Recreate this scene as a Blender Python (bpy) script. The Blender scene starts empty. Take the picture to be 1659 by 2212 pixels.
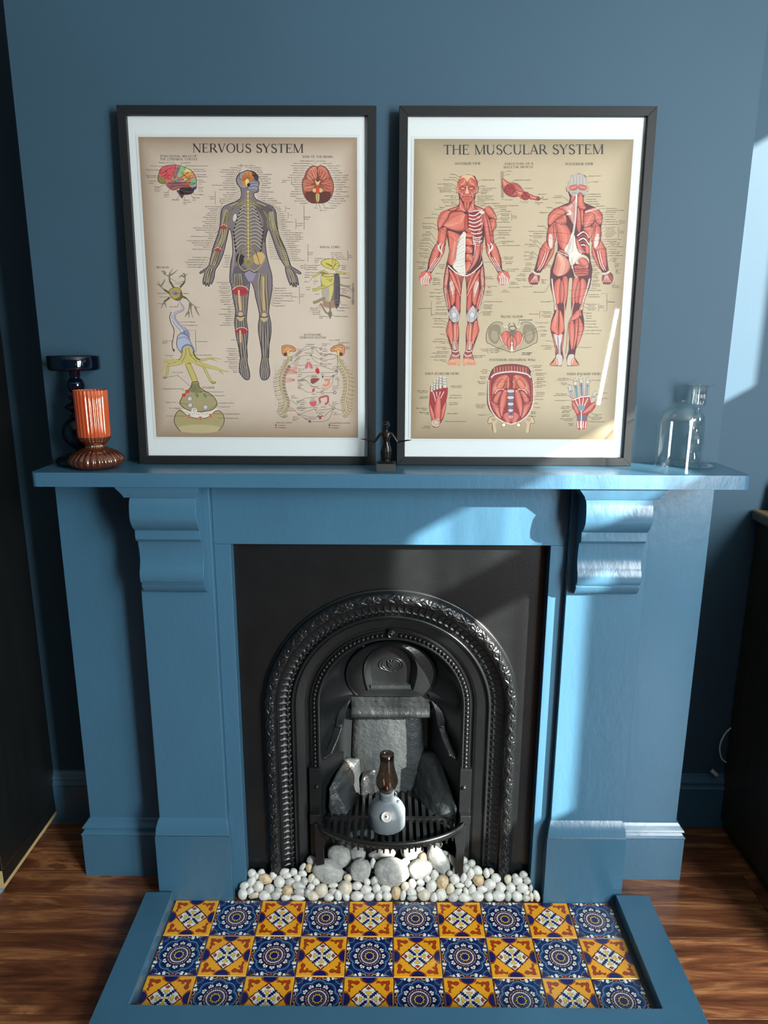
import bpy, bmesh, math, random
from math import sin, cos, pi, radians, atan2, hypot, sqrt
from mathutils import Vector, Matrix
from mathutils.geometry import tessellate_polygon
random.seed(7)
S = bpy.context.scene
COL = S.collection

# ------------------------------------------------------------------ camera
cam_d = bpy.data.cameras.new('camera')
cam_d.sensor_fit = 'VERTICAL'; cam_d.sensor_height = 36.0
cam_d.lens = 36.0 * 1528.93 / 2212.0
cam_d.clip_start = 0.02
cam = bpy.data.objects.new('camera', cam_d); COL.objects.link(cam)
_p, _y, _r = 0.23582, -0.00423, 0.00372
_f = Vector((sin(_y)*cos(_p), cos(_y)*cos(_p), -sin(_p)))
_rt = Vector((cos(_y), -sin(_y), 0)); _up = _rt.cross(_f)
_rt2 = cos(_r)*_rt + sin(_r)*_up; _up2 = -sin(_r)*_rt + cos(_r)*_up
M = Matrix((_rt2, _up2, -_f)).transposed().to_4x4()
M.translation = Vector((-0.0187, -1.4441, 1.3152))
cam.matrix_world = M
S.camera = cam

# ------------------------------------------------------------------ world, lights, exposure
S.view_settings.view_transform = 'Standard'; S.view_settings.look = 'None'
S.view_settings.exposure = 0.0; S.view_settings.gamma = 1.0
S.view_settings.use_curve_mapping = False
S.cycles.use_denoising = True
S.cycles.max_bounces = 8; S.cycles.diffuse_bounces = 4; S.cycles.glossy_bounces = 4
S.cycles.transmission_bounces = 8; S.cycles.transparent_max_bounces = 12
S.cycles.caustics_reflective = False; S.cycles.caustics_refractive = False
S.cycles.sample_clamp_indirect = 4.0; S.cycles.sample_clamp_direct = 0.0
W = bpy.data.worlds.new('sky'); S.world = W; W.use_nodes = True
bg = W.node_tree.nodes['Background']
bg.inputs['Color'].default_value = (0.62, 0.78, 1.0, 1); bg.inputs['Strength'].default_value = 1.6

SUN_DIR = Vector((-1.15, 1.0, -0.667)).normalized()      # the way the sunlight travels
def sun_light():
    d = bpy.data.lights.new('sun', 'SUN'); d.energy = 26.0; d.angle = radians(0.6); d.color = (1.0, 0.94, 0.86)
    o = bpy.data.objects.new('sun', d); COL.objects.link(o)
    o.rotation_euler = SUN_DIR.to_track_quat('-Z', 'Y').to_euler(); o.location = (3, -2.5, 3)
sun_light()
def area_light(name, loc, target, sx, sy, power, col=(0.93, 0.98, 1.0)):
    d = bpy.data.lights.new(name, 'AREA'); d.shape = 'RECTANGLE'; d.size = sx; d.size_y = sy; d.energy = power; d.color = col
    o = bpy.data.objects.new(name, d); COL.objects.link(o); o.location = loc
    o.rotation_euler = (Vector(target) - Vector(loc)).to_track_quat('-Z', 'Y').to_euler()
    return o
# daylight coming in at the two tall sashes of the bay, to the right of and behind the camera
area_light('bay_daylight', (1.83, -1.98, 1.45), (0.15, 0.0, 0.75), 0.42, 1.75, 48)
area_light('bay_daylight', (1.73, -2.60, 1.45), (-0.1, 0.0, 0.95), 0.40, 1.70, 108)
gap = area_light('curtain_gap', (1.43, -3.20, 1.44), (0.42, 0.1, 1.20), 0.022, 0.62, 1.3, (1.0, 0.98, 0.94))
gap.rotation_euler.rotate_axis('Z', radians(-8))

# ------------------------------------------------------------------ helpers
def lin(c):
    c = c/255.0
    return c/12.92 if c <= 0.04045 else ((c+0.055)/1.055)**2.4
def rgb(r, g, b): return (lin(r), lin(g), lin(b), 1.0)

def node_mat(name):
    m = bpy.data.materials.new(name); m.use_nodes = True
    nt = m.node_tree; return m, nt, nt.nodes['Principled BSDF']
def coord(nt, scale=(1, 1, 1), kind='Object'):
    tc = nt.nodes.new('ShaderNodeTexCoord'); mp = nt.nodes.new('ShaderNodeMapping')
    mp.inputs['Scale'].default_value = scale
    nt.links.new(tc.outputs[kind], mp.inputs['Vector']); return mp.outputs['Vector']
def noise(nt, vec, scale, detail=3, rough=0.5, dist=0.0):
    n = nt.nodes.new('ShaderNodeTexNoise'); n.inputs['Scale'].default_value = scale
    n.inputs['Detail'].default_value = detail; n.inputs['Roughness'].default_value = rough
    n.inputs['Distortion'].default_value = dist
    nt.links.new(vec, n.inputs['Vector']); return n.outputs['Fac']
def ramp(nt, fac, stops):
    r = nt.nodes.new('ShaderNodeValToRGB'); e = r.color_ramp.elements
    while len(e) < len(stops): e.new(0.5)
    for i, (p, c) in enumerate(stops): e[i].position = p; e[i].color = c
    nt.links.new(fac, r.inputs['Fac']); return r.outputs['Color']
def bump(nt, bsdf, h, strength, dist=0.002):
    b = nt.nodes.new('ShaderNodeBump'); b.inputs['Strength'].default_value = strength
    b.inputs['Distance'].default_value = dist
    nt.links.new(h, b.inputs['Height']); nt.links.new(b.outputs['Normal'], bsdf.inputs['Normal'])
def paint(name, col, rough=0.45, var=0.08, nscale=6, bscale=60, bstr=0.25, stretch=(1, 1, 1), metal=0.0, coat=0.0, bdist=0.001, spec=0.5):
    m, nt, b = node_mat(name)
    v = coord(nt, stretch)
    f = noise(nt, v, nscale, 4)
    lo = tuple(max(0, c*(1-var)) for c in col[:3])+(1,); hi = tuple(min(1, c*(1+var)) for c in col[:3])+(1,)
    nt.links.new(ramp(nt, f, [(0.3, lo), (0.7, hi)]), b.inputs['Base Color'])
    b.inputs['Roughness'].default_value = rough; b.inputs['Metallic'].default_value = metal
    b.inputs['Coat Weight'].default_value = coat; b.inputs['Coat Roughness'].default_value = 0.1
    b.inputs['Specular IOR Level'].default_value = spec
    if bstr > 0: bump(nt, b, noise(nt, v, bscale, 3, 0.6), bstr, bdist)
    return m
BLUE = rgb(50, 97, 128)
M_WALL = paint('blue_wall_paint', rgb(51, 80, 97), 0.62, 0.05, 3, 260, 0.25, bdist=0.0006, spec=0.35)
M_TRIM = paint('blue_gloss_paint', rgb(62, 103, 127), 0.30, 0.06, 5, 60, 0.55, (1, 1, 0.45), bdist=0.0012, coat=0.06)
M_IRON = paint('black_iron_paint', rgb(22, 25, 26), 0.30, 0.15, 20, 160, 0.35, bdist=0.0008)
M_IRONR = paint('rough_sooty_iron', rgb(36, 40, 41), 0.36, 0.25, 30, 60, 0.8, bdist=0.003)
M_WHITE = paint('white_ceiling_paint', rgb(225, 226, 222), 0.7, 0.02, 3, 200, 0.1)
M_BLACKFRAME = paint('satin_black_frame', rgb(25, 28, 29), 0.5, 0.08, 10, 120, 0.05, spec=0.3)
M_BLACKBOARD = paint('black_laminate', rgb(22, 25, 26), 0.42, 0.2, 4, 90, 0.1, (6, 6, 1))

def link(name, me, mat=None, parent=None, smooth=False, kind=None):
    o = bpy.data.objects.new(name, me); COL.objects.link(o)
    if mat is not None: me.materials.append(mat)
    if smooth: me.polygons.foreach_set('use_smooth', [True]*len(me.polygons))
    if parent is not None: o.parent = parent
    if kind: o['kind'] = kind
    return o
def thing(name, label, cat, loc=(0, 0, 0), rz=0.0, group=None):
    o = bpy.data.objects.new(name, None); COL.objects.link(o); o.empty_display_size = 0.05
    o.location = loc; o.rotation_euler = (0, 0, rz); o['label'] = label; o['category'] = cat
    if group: o['group'] = group
    return o
def tag(o, label, cat, group=None):
    o['label'] = label; o['category'] = cat
    if group: o['group'] = group
    return o

class MB:
    def __init__(s): s.v = []; s.f = []
    def add(s, vs, fs):
        n = len(s.v); s.v += [tuple(p) for p in vs]; s.f += [tuple(i+n for i in f) for f in fs]; return s
    def box(s, x0, x1, y0, y1, z0, z1):
        return s.add([(x0,y0,z0),(x1,y0,z0),(x1,y1,z0),(x0,y1,z0),(x0,y0,z1),(x1,y0,z1),(x1,y1,z1),(x0,y1,z1)],
                     [(0,3,2,1),(4,5,6,7),(0,1,5,4),(1,2,6,5),(2,3,7,6),(3,0,4,7)])
    def lathe(s, prof, n=32, c=(0,0,0), rib=None, axis='z', cap=False):
        vs = []
        for k,(r,z) in enumerate(prof):
            for i in range(n):
                a = 2*pi*i/n; rr = r*(1+(rib(a,k) if rib else 0))
                p = (rr*cos(a), rr*sin(a), z)
                if axis == 'y': p = (p[0], -p[2], p[1])
                if axis == 'x': p = (p[2], p[0], p[1])
                vs.append((c[0]+p[0], c[1]+p[1], c[2]+p[2]))
        fs = []
        for k in range(len(prof)-1):
            for i in range(n):
                j = (i+1) % n
                fs.append((k*n+i, k*n+j, (k+1)*n+j, (k+1)*n+i))
        if cap:
            fs.append(tuple(range(n-1,-1,-1))); fs.append(tuple((len(prof)-1)*n+i for i in range(n)))
        return s.add(vs, fs)
    def tube(s, pts, r, n=10, cap=True, flat=1.0):
        pts = [Vector(p) for p in pts]; m = len(pts)
        rs = r if isinstance(r, (list, tuple)) else [r]*m
        vs = []; nrm = None
        for k in range(m):
            t = (pts[min(k+1,m-1)]-pts[max(k-1,0)]).normalized()
            if nrm is None:
                a = Vector((0,0,1)) if abs(t.z) < 0.9 else Vector((1,0,0)); nrm = (a - t*a.dot(t)).normalized()
            else: nrm = (nrm - t*nrm.dot(t)).normalized()
            bi = t.cross(nrm)
            for i in range(n):
                a = 2*pi*i/n; vs.append(pts[k] + nrm*(cos(a)*rs[k]*flat) + bi*(sin(a)*rs[k]))
        fs = [(k*n+i, k*n+(i+1)%n, (k+1)*n+(i+1)%n, (k+1)*n+i) for k in range(m-1) for i in range(n)]
        if cap: fs += [tuple(range(n-1,-1,-1)), tuple((m-1)*n+i for i in range(n))]
        return s.add(vs, fs)
    def prism_x(s, prof, x0, x1):            # prof: closed (y, z) outline, extruded along X
        n = len(prof); vs = [(x0,y,z) for y,z in prof]+[(x1,y,z) for y,z in prof]
        fs = [(i,(i+1)%n,n+(i+1)%n,n+i) for i in range(n)]
        tr = tessellate_polygon([[Vector((y,z,0)) for y,z in prof]])
        fs += [tuple(t) for t in tr]+[tuple(n+i for i in reversed(t)) for t in tr]
        return s.add(vs, fs)
    def prism_y(s, prof, y0, y1):            # prof: closed (x, z) outline, extruded along Y
        n = len(prof); vs = [(x,y0,z) for x,z in prof]+[(x,y1,z) for x,z in prof]
        fs = [(i,(i+1)%n,n+(i+1)%n,n+i) for i in range(n)]
        tr = tessellate_polygon([[Vector((x,z,0)) for x,z in prof]])
        fs += [tuple(t) for t in tr]+[tuple(n+i for i in reversed(t)) for t in tr]
        return s.add(vs, fs)
    def prism_z(s, prof, z0, z1):
        n = len(prof); vs = [(x,y,z0) for x,y in prof]+[(x,y,z1) for x,y in prof]
        fs = [(i,(i+1)%n,n+(i+1)%n,n+i) for i in range(n)]
        tr = tessellate_polygon([[Vector((x,y,0)) for x,y in prof]])
        fs += [tuple(reversed(t)) for t in tr]+[tuple(n+i for i in t) for t in tr]
        return s.add(vs, fs)
    def grid(s, rows, closed=False):
        m = len(rows); n = len(rows[0]); vs = [p for r in rows for p in r]
        fs = [(a*n+b, a*n+(b+1)%n, (a+1)*n+(b+1)%n, (a+1)*n+b) for a in range(m-1) for b in range(n if closed else n-1)]
        return s.add(vs, fs)
    def sphere(s, c, r, n=8, m=6, sc=(1,1,1)):
        prof = [(max(1e-5, r*sin(pi*k/m)), -r*cos(pi*k/m)) for k in range(m+1)]
        k0 = len(s.v); s.lathe(prof, n)
        for i in range(k0, len(s.v)):
            p = s.v[i]; s.v[i] = (c[0]+p[0]*sc[0], c[1]+p[1]*sc[1], c[2]+p[2]*sc[2])
        return s
    def build(s, name, mat=None, parent=None, smooth=False, bevel=0, seg=2, kind=None, off=None, recalc=True, angle=40):
        me = bpy.data.meshes.new(name)
        vs = s.v if off is None else [(p[0]-off[0], p[1]-off[1], p[2]-off[2]) for p in s.v]
        me.from_pydata(vs, [], s.f)
        if recalc:
            bm = bmesh.new(); bm.from_mesh(me); bmesh.ops.recalc_face_normals(bm, faces=bm.faces); bm.to_mesh(me); bm.free()
        o = link(name, me, mat, parent, smooth, kind)
        if bevel:
            md = o.modifiers.new('bevel', 'BEVEL'); md.width = bevel; md.segments = seg; md.limit_method = 'ANGLE'; md.angle_limit = radians(35)
            if not smooth: me.polygons.foreach_set('use_smooth', [True]*len(me.polygons)); 
            md.harden_normals = True
        return o
def smooth_curve(pts, k=6, closed=False):
    n = len(pts); out = []; D = len(pts[0])
    rng = n if closed else n-1
    for i in range(rng):
        if closed: p0,p1,p2,p3 = pts[i-1],pts[i],pts[(i+1)%n],pts[(i+2)%n]
        else: p0,p1,p2,p3 = pts[max(i-1,0)],pts[i],pts[i+1],pts[min(i+2,n-1)]
        for j in range(k):
            t = j/k
            out.append(tuple(0.5*((2*p1[d])+(-p0[d]+p2[d])*t+(2*p0[d]-5*p1[d]+4*p2[d]-p3[d])*t*t+(-p0[d]+3*p1[d]-3*p2[d]+p3[d])*t**3) for d in range(D)))
    if not closed: out.append(tuple(pts[-1]))
    return out
# ------------------------------------------------------------------ the room
YB, XL, XR = 0.105, -0.761, 0.710          # chimney breast: face and sides
YA = 0.307                                 # alcove back wall
RX, LX, FY, CZ = 1.9, -2.1, -3.3, 2.62     # right wall, left wall, wall behind the camera, ceiling

def wood_mat(name='dark_walnut_board', g=1.0):
    m, nt, b = node_mat(name)
    oi = nt.nodes.new('ShaderNodeObjectInfo')
    tc = nt.nodes.new('ShaderNodeTexCoord')
    ad = nt.nodes.new('ShaderNodeVectorMath'); ad.operation = 'ADD'
    cmb = nt.nodes.new('ShaderNodeCombineXYZ')
    mu = nt.nodes.new('ShaderNodeMath'); mu.operation = 'MULTIPLY'; mu.inputs[1].default_value = 37.0
    nt.links.new(oi.outputs['Random'], mu.inputs[0])
    for i in range(3): nt.links.new(mu.outputs[0], cmb.inputs[i])
    nt.links.new(tc.outputs['Object'], ad.inputs[0]); nt.links.new(cmb.outputs[0], ad.inputs[1])
    mp = nt.nodes.new('ShaderNodeMapping'); mp.inputs['Scale'].default_value = (1.0, 8, 1)
    nt.links.new(ad.outputs[0], mp.inputs['Vector']); v = mp.outputs['Vector']
    f1 = noise(nt, v, 2.2, 6, 0.62, 1.1); 
    mp2 = nt.nodes.new('ShaderNodeMapping'); mp2.inputs['Scale'].default_value = (2.5, 60, 1)
    nt.links.new(ad.outputs[0], mp2.inputs['Vector'])
    f2 = noise(nt, mp2.outputs['Vector'], 3.0, 4, 0.6, 0.3)
    c1 = ramp(nt, f1, [(0.28, rgb(58,34,22)), (0.42, rgb(90,54,36)), (0.52, rgb(116,72,47)), (0.60, rgb(156,108,70)), (0.64, rgb(104,64,42)), (0.78, rgb(126,84,56))])
    c2 = ramp(nt, f2, [(0.3, (0.62*g,0.60*g,0.58*g,1)), (0.7, (1.35*g,1.28*g,1.2*g,1))])
    mx = nt.nodes.new('ShaderNodeMix'); mx.data_type = 'RGBA'; mx.blend_type = 'MULTIPLY'; mx.inputs[0].default_value = 0.85
    nt.links.new(c1, mx.inputs[6]); nt.links.new(c2, mx.inputs[7])
    nt.links.new(mx.outputs[2], b.inputs['Base Color'])
    b.inputs['Roughness'].default_value = 0.28
    bump(nt, b, f2, 0.12, 0.0006)
    return m
M_FLOOR = wood_mat(); M_FLOOR2 = wood_mat('lighter_walnut_board', 1.7)
def wall_plane(name, x0, x1, y0, y1, z0, z1, mat): return MB().box(x0, x1, y0, y1, z0, z1).build(name, mat, kind='structure')

# floor: a slab that carries its boards
fl = MB().box(LX, RX, FY, YA+0.02, -0.06, -0.017).build('floor', paint('floor_underlay', rgb(20,15,12), 0.8), kind='structure')
BW, BL = 0.2010, 1.22
proto = None; row = 0; y = 0.108 + BW
rnd = random.Random(3)
while y > FY + 0.05:
    x = LX - rnd.random()*BL
    while x < RX:
        xa, xb = max(x, LX+0.002), min(x+BL, RX-0.002)
        if xb - xa > 0.05:
            yy1 = min(y, YA-0.001); yy0 = max(y-BW, FY+0.002)
            mb = MB().box(xa+0.0004, xb-0.0004, yy0+0.0005, yy1-0.0005, -0.017, -0.008)
            mb.build('plank', M_FLOOR2 if row == 2 and xa > -0.3 else M_FLOOR, fl, bevel=0.0008, seg=1)
        x += BL
    y -= BW; row += 1

# chimney breast with its opening
OX0, OX1, OZ = -0.352, 0.338, 0.88
br = MB()
br.box(XL, OX0, YB, YA, 0, CZ); br.box(OX1, XR, YB, YA, 0, CZ); br.box(OX0, OX1, YB, YA, OZ, CZ)
bo_ = br.build('wall_chimney_breast', M_WALL, kind='structure')
lo = MB(); e_ = 0.0004                      # below the shelf the breast is painted like the surround
lo.box(XL-e_, OX0, YB-e_, YA-0.001, 0.001, 1.04); lo.box(OX1, XR+e_, YB-e_, YA-0.001, 0.001, 1.04)
lo.build('gloss_dado', M_TRIM, bo_)
wall_plane('wall_back_left', LX, XL, YA, YA+0.1, 0, CZ, M_WALL)
wall_plane('wall_back_right', XR, RX, YA, YA+0.1, 0, CZ, M_WALL)
wall_plane('wall_back_middle', XL, XR, YA, YA+0.1, 0, CZ, M_WALL)
wall_plane('wall_left', LX-0.1, LX, FY, YA+0.1, 0, CZ, M_WALL)
wall_plane('wall_front', LX-0.1, RX+0.1, FY-0.1, FY, 0, CZ, M_WALL)
wall_plane('ceiling', LX-0.1, RX+0.1, FY-0.1, YA+0.1, CZ, CZ+0.1, M_WHITE)
# right wall with the side window (its sashes shape the sunlight)
WY0, WY1, WZ0, WZ1 = -1.68, -0.585, 1.104, 2.44
wr = MB()
wr.box(RX, RX+0.1, FY, WY0, 0, CZ); wr.box(RX, RX+0.1, WY1, YA+0.1, 0, CZ)
wr.box(RX, RX+0.1, WY0, WY1, 0, WZ0); wr.box(RX, RX+0.1, WY0, WY1, WZ1, CZ)
wr.build('wall_right', M_WALL, kind='structure')
M_SASH = paint('white_sash_paint', rgb(215,216,212), 0.4)
w1 = MB().box(RX+0.02, RX+0.07, WY0, WY1, 1.730, 1.822)
w1.box(RX+0.02, RX+0.07, -1.12, -0.72, WZ0, 1.730); w1.box(RX+0.02, RX+0.07, -1.12, -0.72, 1.822, WZ1)
w1.build('window_1', M_SASH, kind='structure')

# skirting of the chimney breast
SK = [(0.0,-0.008),(0.0,0.110),(-0.002,0.113),(0.003,0.118),(0.006,0.124),(0.001,0.129),(0.003,0.133),(0.010,0.141),(0.014,0.147),(0.018,0.150),(0.018,-0.008)]
def skirt_x(name, x0, x1, yf, ends=(0,0)):
    prof = [(yf+a, z) for a, z in SK]
    n = len(prof); vs = []
    for side, x in ((0,x0),(1,x1)):
        for a, z in SK:
            xx = x + (a if side == 0 else -a)*ends[side]
            vs.append((xx, yf+a, z))
    fs = [(i,(i+1)%n,n+(i+1)%n,n+i) for i in range(n)]
    tr = tessellate_polygon([[Vector((a,z,0)) for a,z in SK]])
    fs += [tuple(t) for t in tr]+[tuple(n+i for i in reversed(t)) for t in tr]
    return MB().add(vs, fs).build(name, M_TRIM, kind='structure')
def skirt_y(name, xf, sgn, y0, y1):
    n = len(SK); vs = []
    for k, yy in enumerate((y0, y1)):
        for a, z in SK: vs.append((xf - sgn*a, yy + (a if k == 0 else 0), z))
    fs = [(i,(i+1)%n,n+(i+1)%n,n+i) for i in range(n)]
    tr = tessellate_polygon([[Vector((a,z,0)) for a,z in SK]])
    fs += [tuple(t) for t in tr]+[tuple(n+i for i in reversed(t)) for t in tr]
    return MB().add(vs, fs).build(name, M_TRIM, kind='structure')
YS = YB-0.018
skirt_x('baseboard_breast_left', XL-0.018, -0.562, YS, (1,0))
skirt_x('baseboard_breast_right', 0.548, XR+0.018, YS, (0,1))
skirt_y('baseboard_breast_return_left', XL-0.018, -1, YS, YA)
skirt_y('baseboard_breast_return_right', XR+0.018, 1, YS, YA)
skirt_x('baseboard_alcove_right', XR+0.020, RX, YA-0.018)
skirt_x('baseboard_alcove_left', LX, XL-0.020, YA-0.018)

# ------------------------------------------------------------------ painted fire surround
sur = thing('fireplace_surround', 'blue painted timber fire surround with scrolled corbels under a thick mantel shelf', 'fireplace surround', (-0.008, 0.05, 0))
def L3(o): return o
def part(mb, name, mat, parent, **k):
    off = parent.matrix_basis.translation if parent is not None else (0,0,0)
    return mb.build(name, mat, parent, off=tuple(off), **k)
ST = 1.059
# shelf with rounded front corners
def round_rect(x0, x1, y0, y1, r, n=6):
    pts = [(x0, y1)]
    for i in range(n+1):
        a = pi + (pi/2)*i/n; pts.append((x0+r+r*cos(a), y0+r+r*sin(a)))
    for i in range(n+1):
        a = 1.5*pi + (pi/2)*i/n; pts.append((x1-r+r*cos(a), y0+r+r*sin(a)))
    pts.append((x1, y1)); return pts
part(MB().prism_z(round_rect(-0.734, 0.708, -0.055, YB, 0.014), ST-0.029, ST), 'mantel_shelf', M_TRIM, sur, bevel=0.0035, seg=3)
# frieze and inner trim (one board each)
part(MB().box(-0.3945, 0.372, 0.032, 0.098, 0.887, ST-0.029), 'frieze', M_TRIM, sur, bevel=0.0015)
part(MB().box(-0.3945, -0.3585, 0.032, 0.098, -0.008, 0.887), 'inner_trim', M_TRIM, sur, bevel=0.0015)
part(MB().box(0.3365, 0.372, 0.032, 0.098, -0.008, 0.887), 'inner_trim', M_TRIM, sur, bevel=0.0015)
CORB = [(-0.046,1.006)]
def corbel_profile():
    p = [(0.02,1.006),(-0.040,1.006)]
    p += [(-0.0445-0.006*sin(pi*t), 1.004-0.066*t) for t in [i/10 for i in range(1,8)]]
    p += [(-0.040,0.9435),(-0.033,0.9370),(-0.027,0.9335),(-0.027,0.9300),(-0.0275,0.914),(-0.022,0.9085),(-0.015,0.9075)]
    p += [(-0.013,0.902),(-0.0105,0.888),(-0.009,0.872),(-0.010,0.858),(-0.014,0.848),(-0.0185,0.840),(-0.0200,0.830),(-0.0185,0.820),(-0.0145,0.8135),(-0.0095,0.8125)]
    p += [(-0.0095,0.8095),(-0.0140,0.8085),(-0.0110,0.803),(-0.009,0.799),(-0.002,0.791),(0.005,0.787),(0.02,0.787)]
    return p
def pilaster(x0, x1, cx0, cx1, tag_s):
    P = MB().box(x0, x1, 0.015, YB, 0.2, ST-0.029)
    o = part(P, 'pilaster', M_TRIM, sur, bevel=0.002)
    # plinth block with a sloped top
    b0, b1 = x0-0.009, x1+0.008
    pf = [(YB,-0.008),(0.0,-0.008),(0.0,0.176),(-0.0005,0.1775),(0.0015,0.1785),(0.004,0.196),(0.010,0.211),(0.015,0.2175),(YB,0.2175)]
    n = len(pf); vs = []
    for k in (0,1):
        for yy, z in pf:
            ins = max(0, min(0.009, (yy if yy < 0.02 else 0.015)*0.62)) if z > 0.178 else 0
            vs.append(((b0+ins) if k == 0 else (b1-ins), yy, z))
    fs = [(i,(i+1)%n,n+(i+1)%n,n+i) for i in range(n)]
    tr = tessellate_polygon([[Vector((a,z,0)) for a,z in pf]])
    fs += [tuple(t) for t in tr]+[tuple(n+i for i in reversed(t)) for t in tr]
    part(MB().add(vs, fs), 'plinth', M_TRIM, sur, bevel=0.0012)
    part(MB().prism_x(corbel_profile(), cx0, cx1), 'corbel', M_TRIM, sur, bevel=0.0012)
    # bed mould between corbel and shelf: wider at the top
    w = 0.014
    a0, a1 = (cx0-0.014, cx1+0.002)
    if tag_s > 0: a0, a1 = (cx0-0.004, cx1+0.014)
    vs = []
    lv = [(1.006,0.0,-0.042),(1.012,0.002,-0.0445),(1.020,0.008,-0.047),(1.026,0.013,-0.049),(ST-0.029,0.015,-0.050)]
    rows = []
    for z, e, yf in lv:
        rows.append([(a0+0.002-e, YB-0.02, z), (a0+0.002-e, yf, z), (a1-0.002+e*(1 if tag_s > 0 else 0.6), yf, z), (a1-0.002+e*(1 if tag_s > 0 else 0.6), YB-0.02, z)])
    m = MB().grid(rows, closed=True); m.add(rows[0], [(0,1,2,3)]); m.add(rows[-1], [(3,2,1,0)])
    part(m, 'bed_mould', M_TRIM, sur, bevel=0.001)
pilaster(-0.5550, -0.3945, -0.5425, -0.4065, -1)
pilaster(0.3720, 0.5420, 0.3845, 0.5205, 1)
# ------------------------------------------------------------------ cast-iron insert
ins = thing('fireplace_insert', 'black cast-iron arched fireplace insert with moulded arch and crested hood', 'fireplace', (-0.007, 0.075, 0))
AX, AZ = -0.0075, 0.476
def arch_pts(n_leg=20, n_arc=48, z0=0.0, zs=AZ):
    """(side, angle, z) parameters running up the left leg, over the arch and down the right leg"""
    out = []
    for i in range(n_leg): out.append((-1.0, 0.0, z0+(zs-z0)*i/n_leg))
    for i in range(n_arc+1):
        a = pi - pi*i/n_arc; out.append((cos(a), sin(a), zs))
    for i in range(1, n_leg+1): out.append((1.0, 0.0, zs-(zs-z0)*i/n_leg))
    return out
def band(prof, params, relief=None, slen=None):
    rows = []; S_ = 0.0; last = None
    for (cx, sz, z) in params:
        cur = (cx*0.25, sz*0.25+z)
        if last is not None: S_ += hypot(cur[0]-last[0], cur[1]-last[1])
        last = cur; row = []
        for k, (r, y) in enumerate(prof):
            h = relief(S_, k/(len(prof)-1)) if relief else 0.0
            row.append((AX+cx*r, y-h, z+sz*r))
        rows.append(row)
    return MB().grid(rows)
PY = 0.062
# face plate with an arched hole
R0 = 0.300
pp = arch_pts(16, 48)
front = []; 
x0, x1, z1 = -0.3585+0.001, 0.3365-0.001, 0.8865
def border(cx, sz, z):
    if sz <= 1e-9: return (x0 if cx < 0 else x1, z)
    dx, dz = cx, sz; t = 1e9
    if dx < -1e-9: t = min(t, (x0-AX)/dx)
    if dx > 1e-9: t = min(t, (x1-AX)/dx)
    t = min(t, (z1-z)/dz); return (AX+dx*t, z+dz*t)
# make sure that the corners are hit
extra = []
for xc in (x0, x1):
    a = atan2(z1-AZ, xc-AX); extra.append((cos(a), sin(a), AZ))
arcs = sorted([p for p in pp if p[1] > 1e-9]+extra, key=lambda p: -atan2(p[1], p[0]))
seq = [p for p in pp if p[0] < 0 and p[1] <= 1e-9] + arcs + [p for p in pp if p[0] > 0 and p[1] <= 1e-9]
rows = []
for p in seq:
    b = border(*p); i = (AX+p[0]*R0, p[2]+p[1]*R0)
    rows.append([(b[0],PY,b[1]), (i[0],PY,i[1]), (i[0],PY+0.02,i[1]), (b[0],PY+0.02,b[1])])
part(MB().grid(rows, closed=True), 'face_plate', M_IRON, ins)
# outer moulding: fillet, ribbon-and-star roll, fillet
P_ = 0.0555
def ribbon(s, v):
    if v < 0.16 or v > 0.84: return 0.0
    w = (v-0.16)/0.68*2-1
    edge = 1-abs(w)**6
    ph = (s % P_)/P_
    h = 0.0
    for sg in (1, -1):
        c = sg*0.92*cos(pi*ph)
        d = abs(w-c)
        if d < 0.30: h = max(h, 0.0030*(1-(d/0.30)**4) - (0.0022 if d < 0.055 else 0) - (0.0012 if 0.15 < d < 0.19 else 0))
    # rosette in each lozenge
    u = (((s/P_)+0.5) % 1.0 - 0.5)
    du, dv = u*P_/0.0155, w*1.15
    rr = hypot(du, dv)
    if rr < 0.92:
        a = atan2(dv, du); h = max(h, 0.0014+0.0018*cos(4*a)**2*(1 if rr > 0.2 else 0) - 0.0006*rr)
        if rr < 0.2: h = 0.0036
    return h*edge
prof = []
ro, ri = 0.3015, 0.262
for k in range(33):
    v = k/32; r = ro+(ri-ro)*v
    if v < 0.05: y = PY-0.002-v*0.06
    elif v < 0.12: y = PY-0.006
    elif v > 0.92: y = 0.057
    else:
        w = (v-0.52)/0.40; y = PY-0.007-0.015*sqrt(max(0, 1-w*w))
    prof.append((r, y))
part(band(prof, arch_pts(330, 620), lambda s, v: ribbon(s, v)), 'ribbon_moulding', M_IRON, ins, smooth=True)
# sloping band of little arched tongues with three knobs each
Q_ = 0.0158
def tongues(s, v):
    u = abs(((s/Q_) % 1.0)-0.5)*2
    h = 0.0
    if u > 0.62: h += 0.0016*min(1, (u-0.62)/0.12)
    lip = 0.35 + 0.25*(1-u*u)
    if v > 0.22 and v < lip and u < 0.6: h -= 0.0012
    for c in (-0.42, 0.0, 0.42):
        uu = ((s/Q_) % 1.0)*2-1
        d = hypot((uu-c)*Q_/2/0.0021, (v-0.74)*0.03/0.0034)
        if d < 1: h += 0.0034*(1-d*d)**0.5
    return h
prof = [(0.262+(0.236-0.262)*k/16, 0.058+0.012*(k/16)**0.8) for k in range(17)]
part(band(prof, arch_pts(380, 720), tongues), 'tongue_band', M_IRON, ins, smooth=True)
# plain roll
prof = []
for k in range(13):
    a = pi*k/12; prof.append((0.2315+0.0045*cos(a), 0.069-0.0075*sin(a)))
part(band(prof, arch_pts(20, 96)), 'arch_roll', M_IRON, ins, smooth=True)
# flat splayed band
prof = [(0.229,0.068),(0.2275,0.066),(0.226,0.068),(0.2245,0.0665),(0.223,0.068),(0.204,0.074),(0.198,0.078),(0.196,0.083)]
part(band(prof, arch_pts(20, 96)), 'splayed_band', M_IRON, ins)
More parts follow.
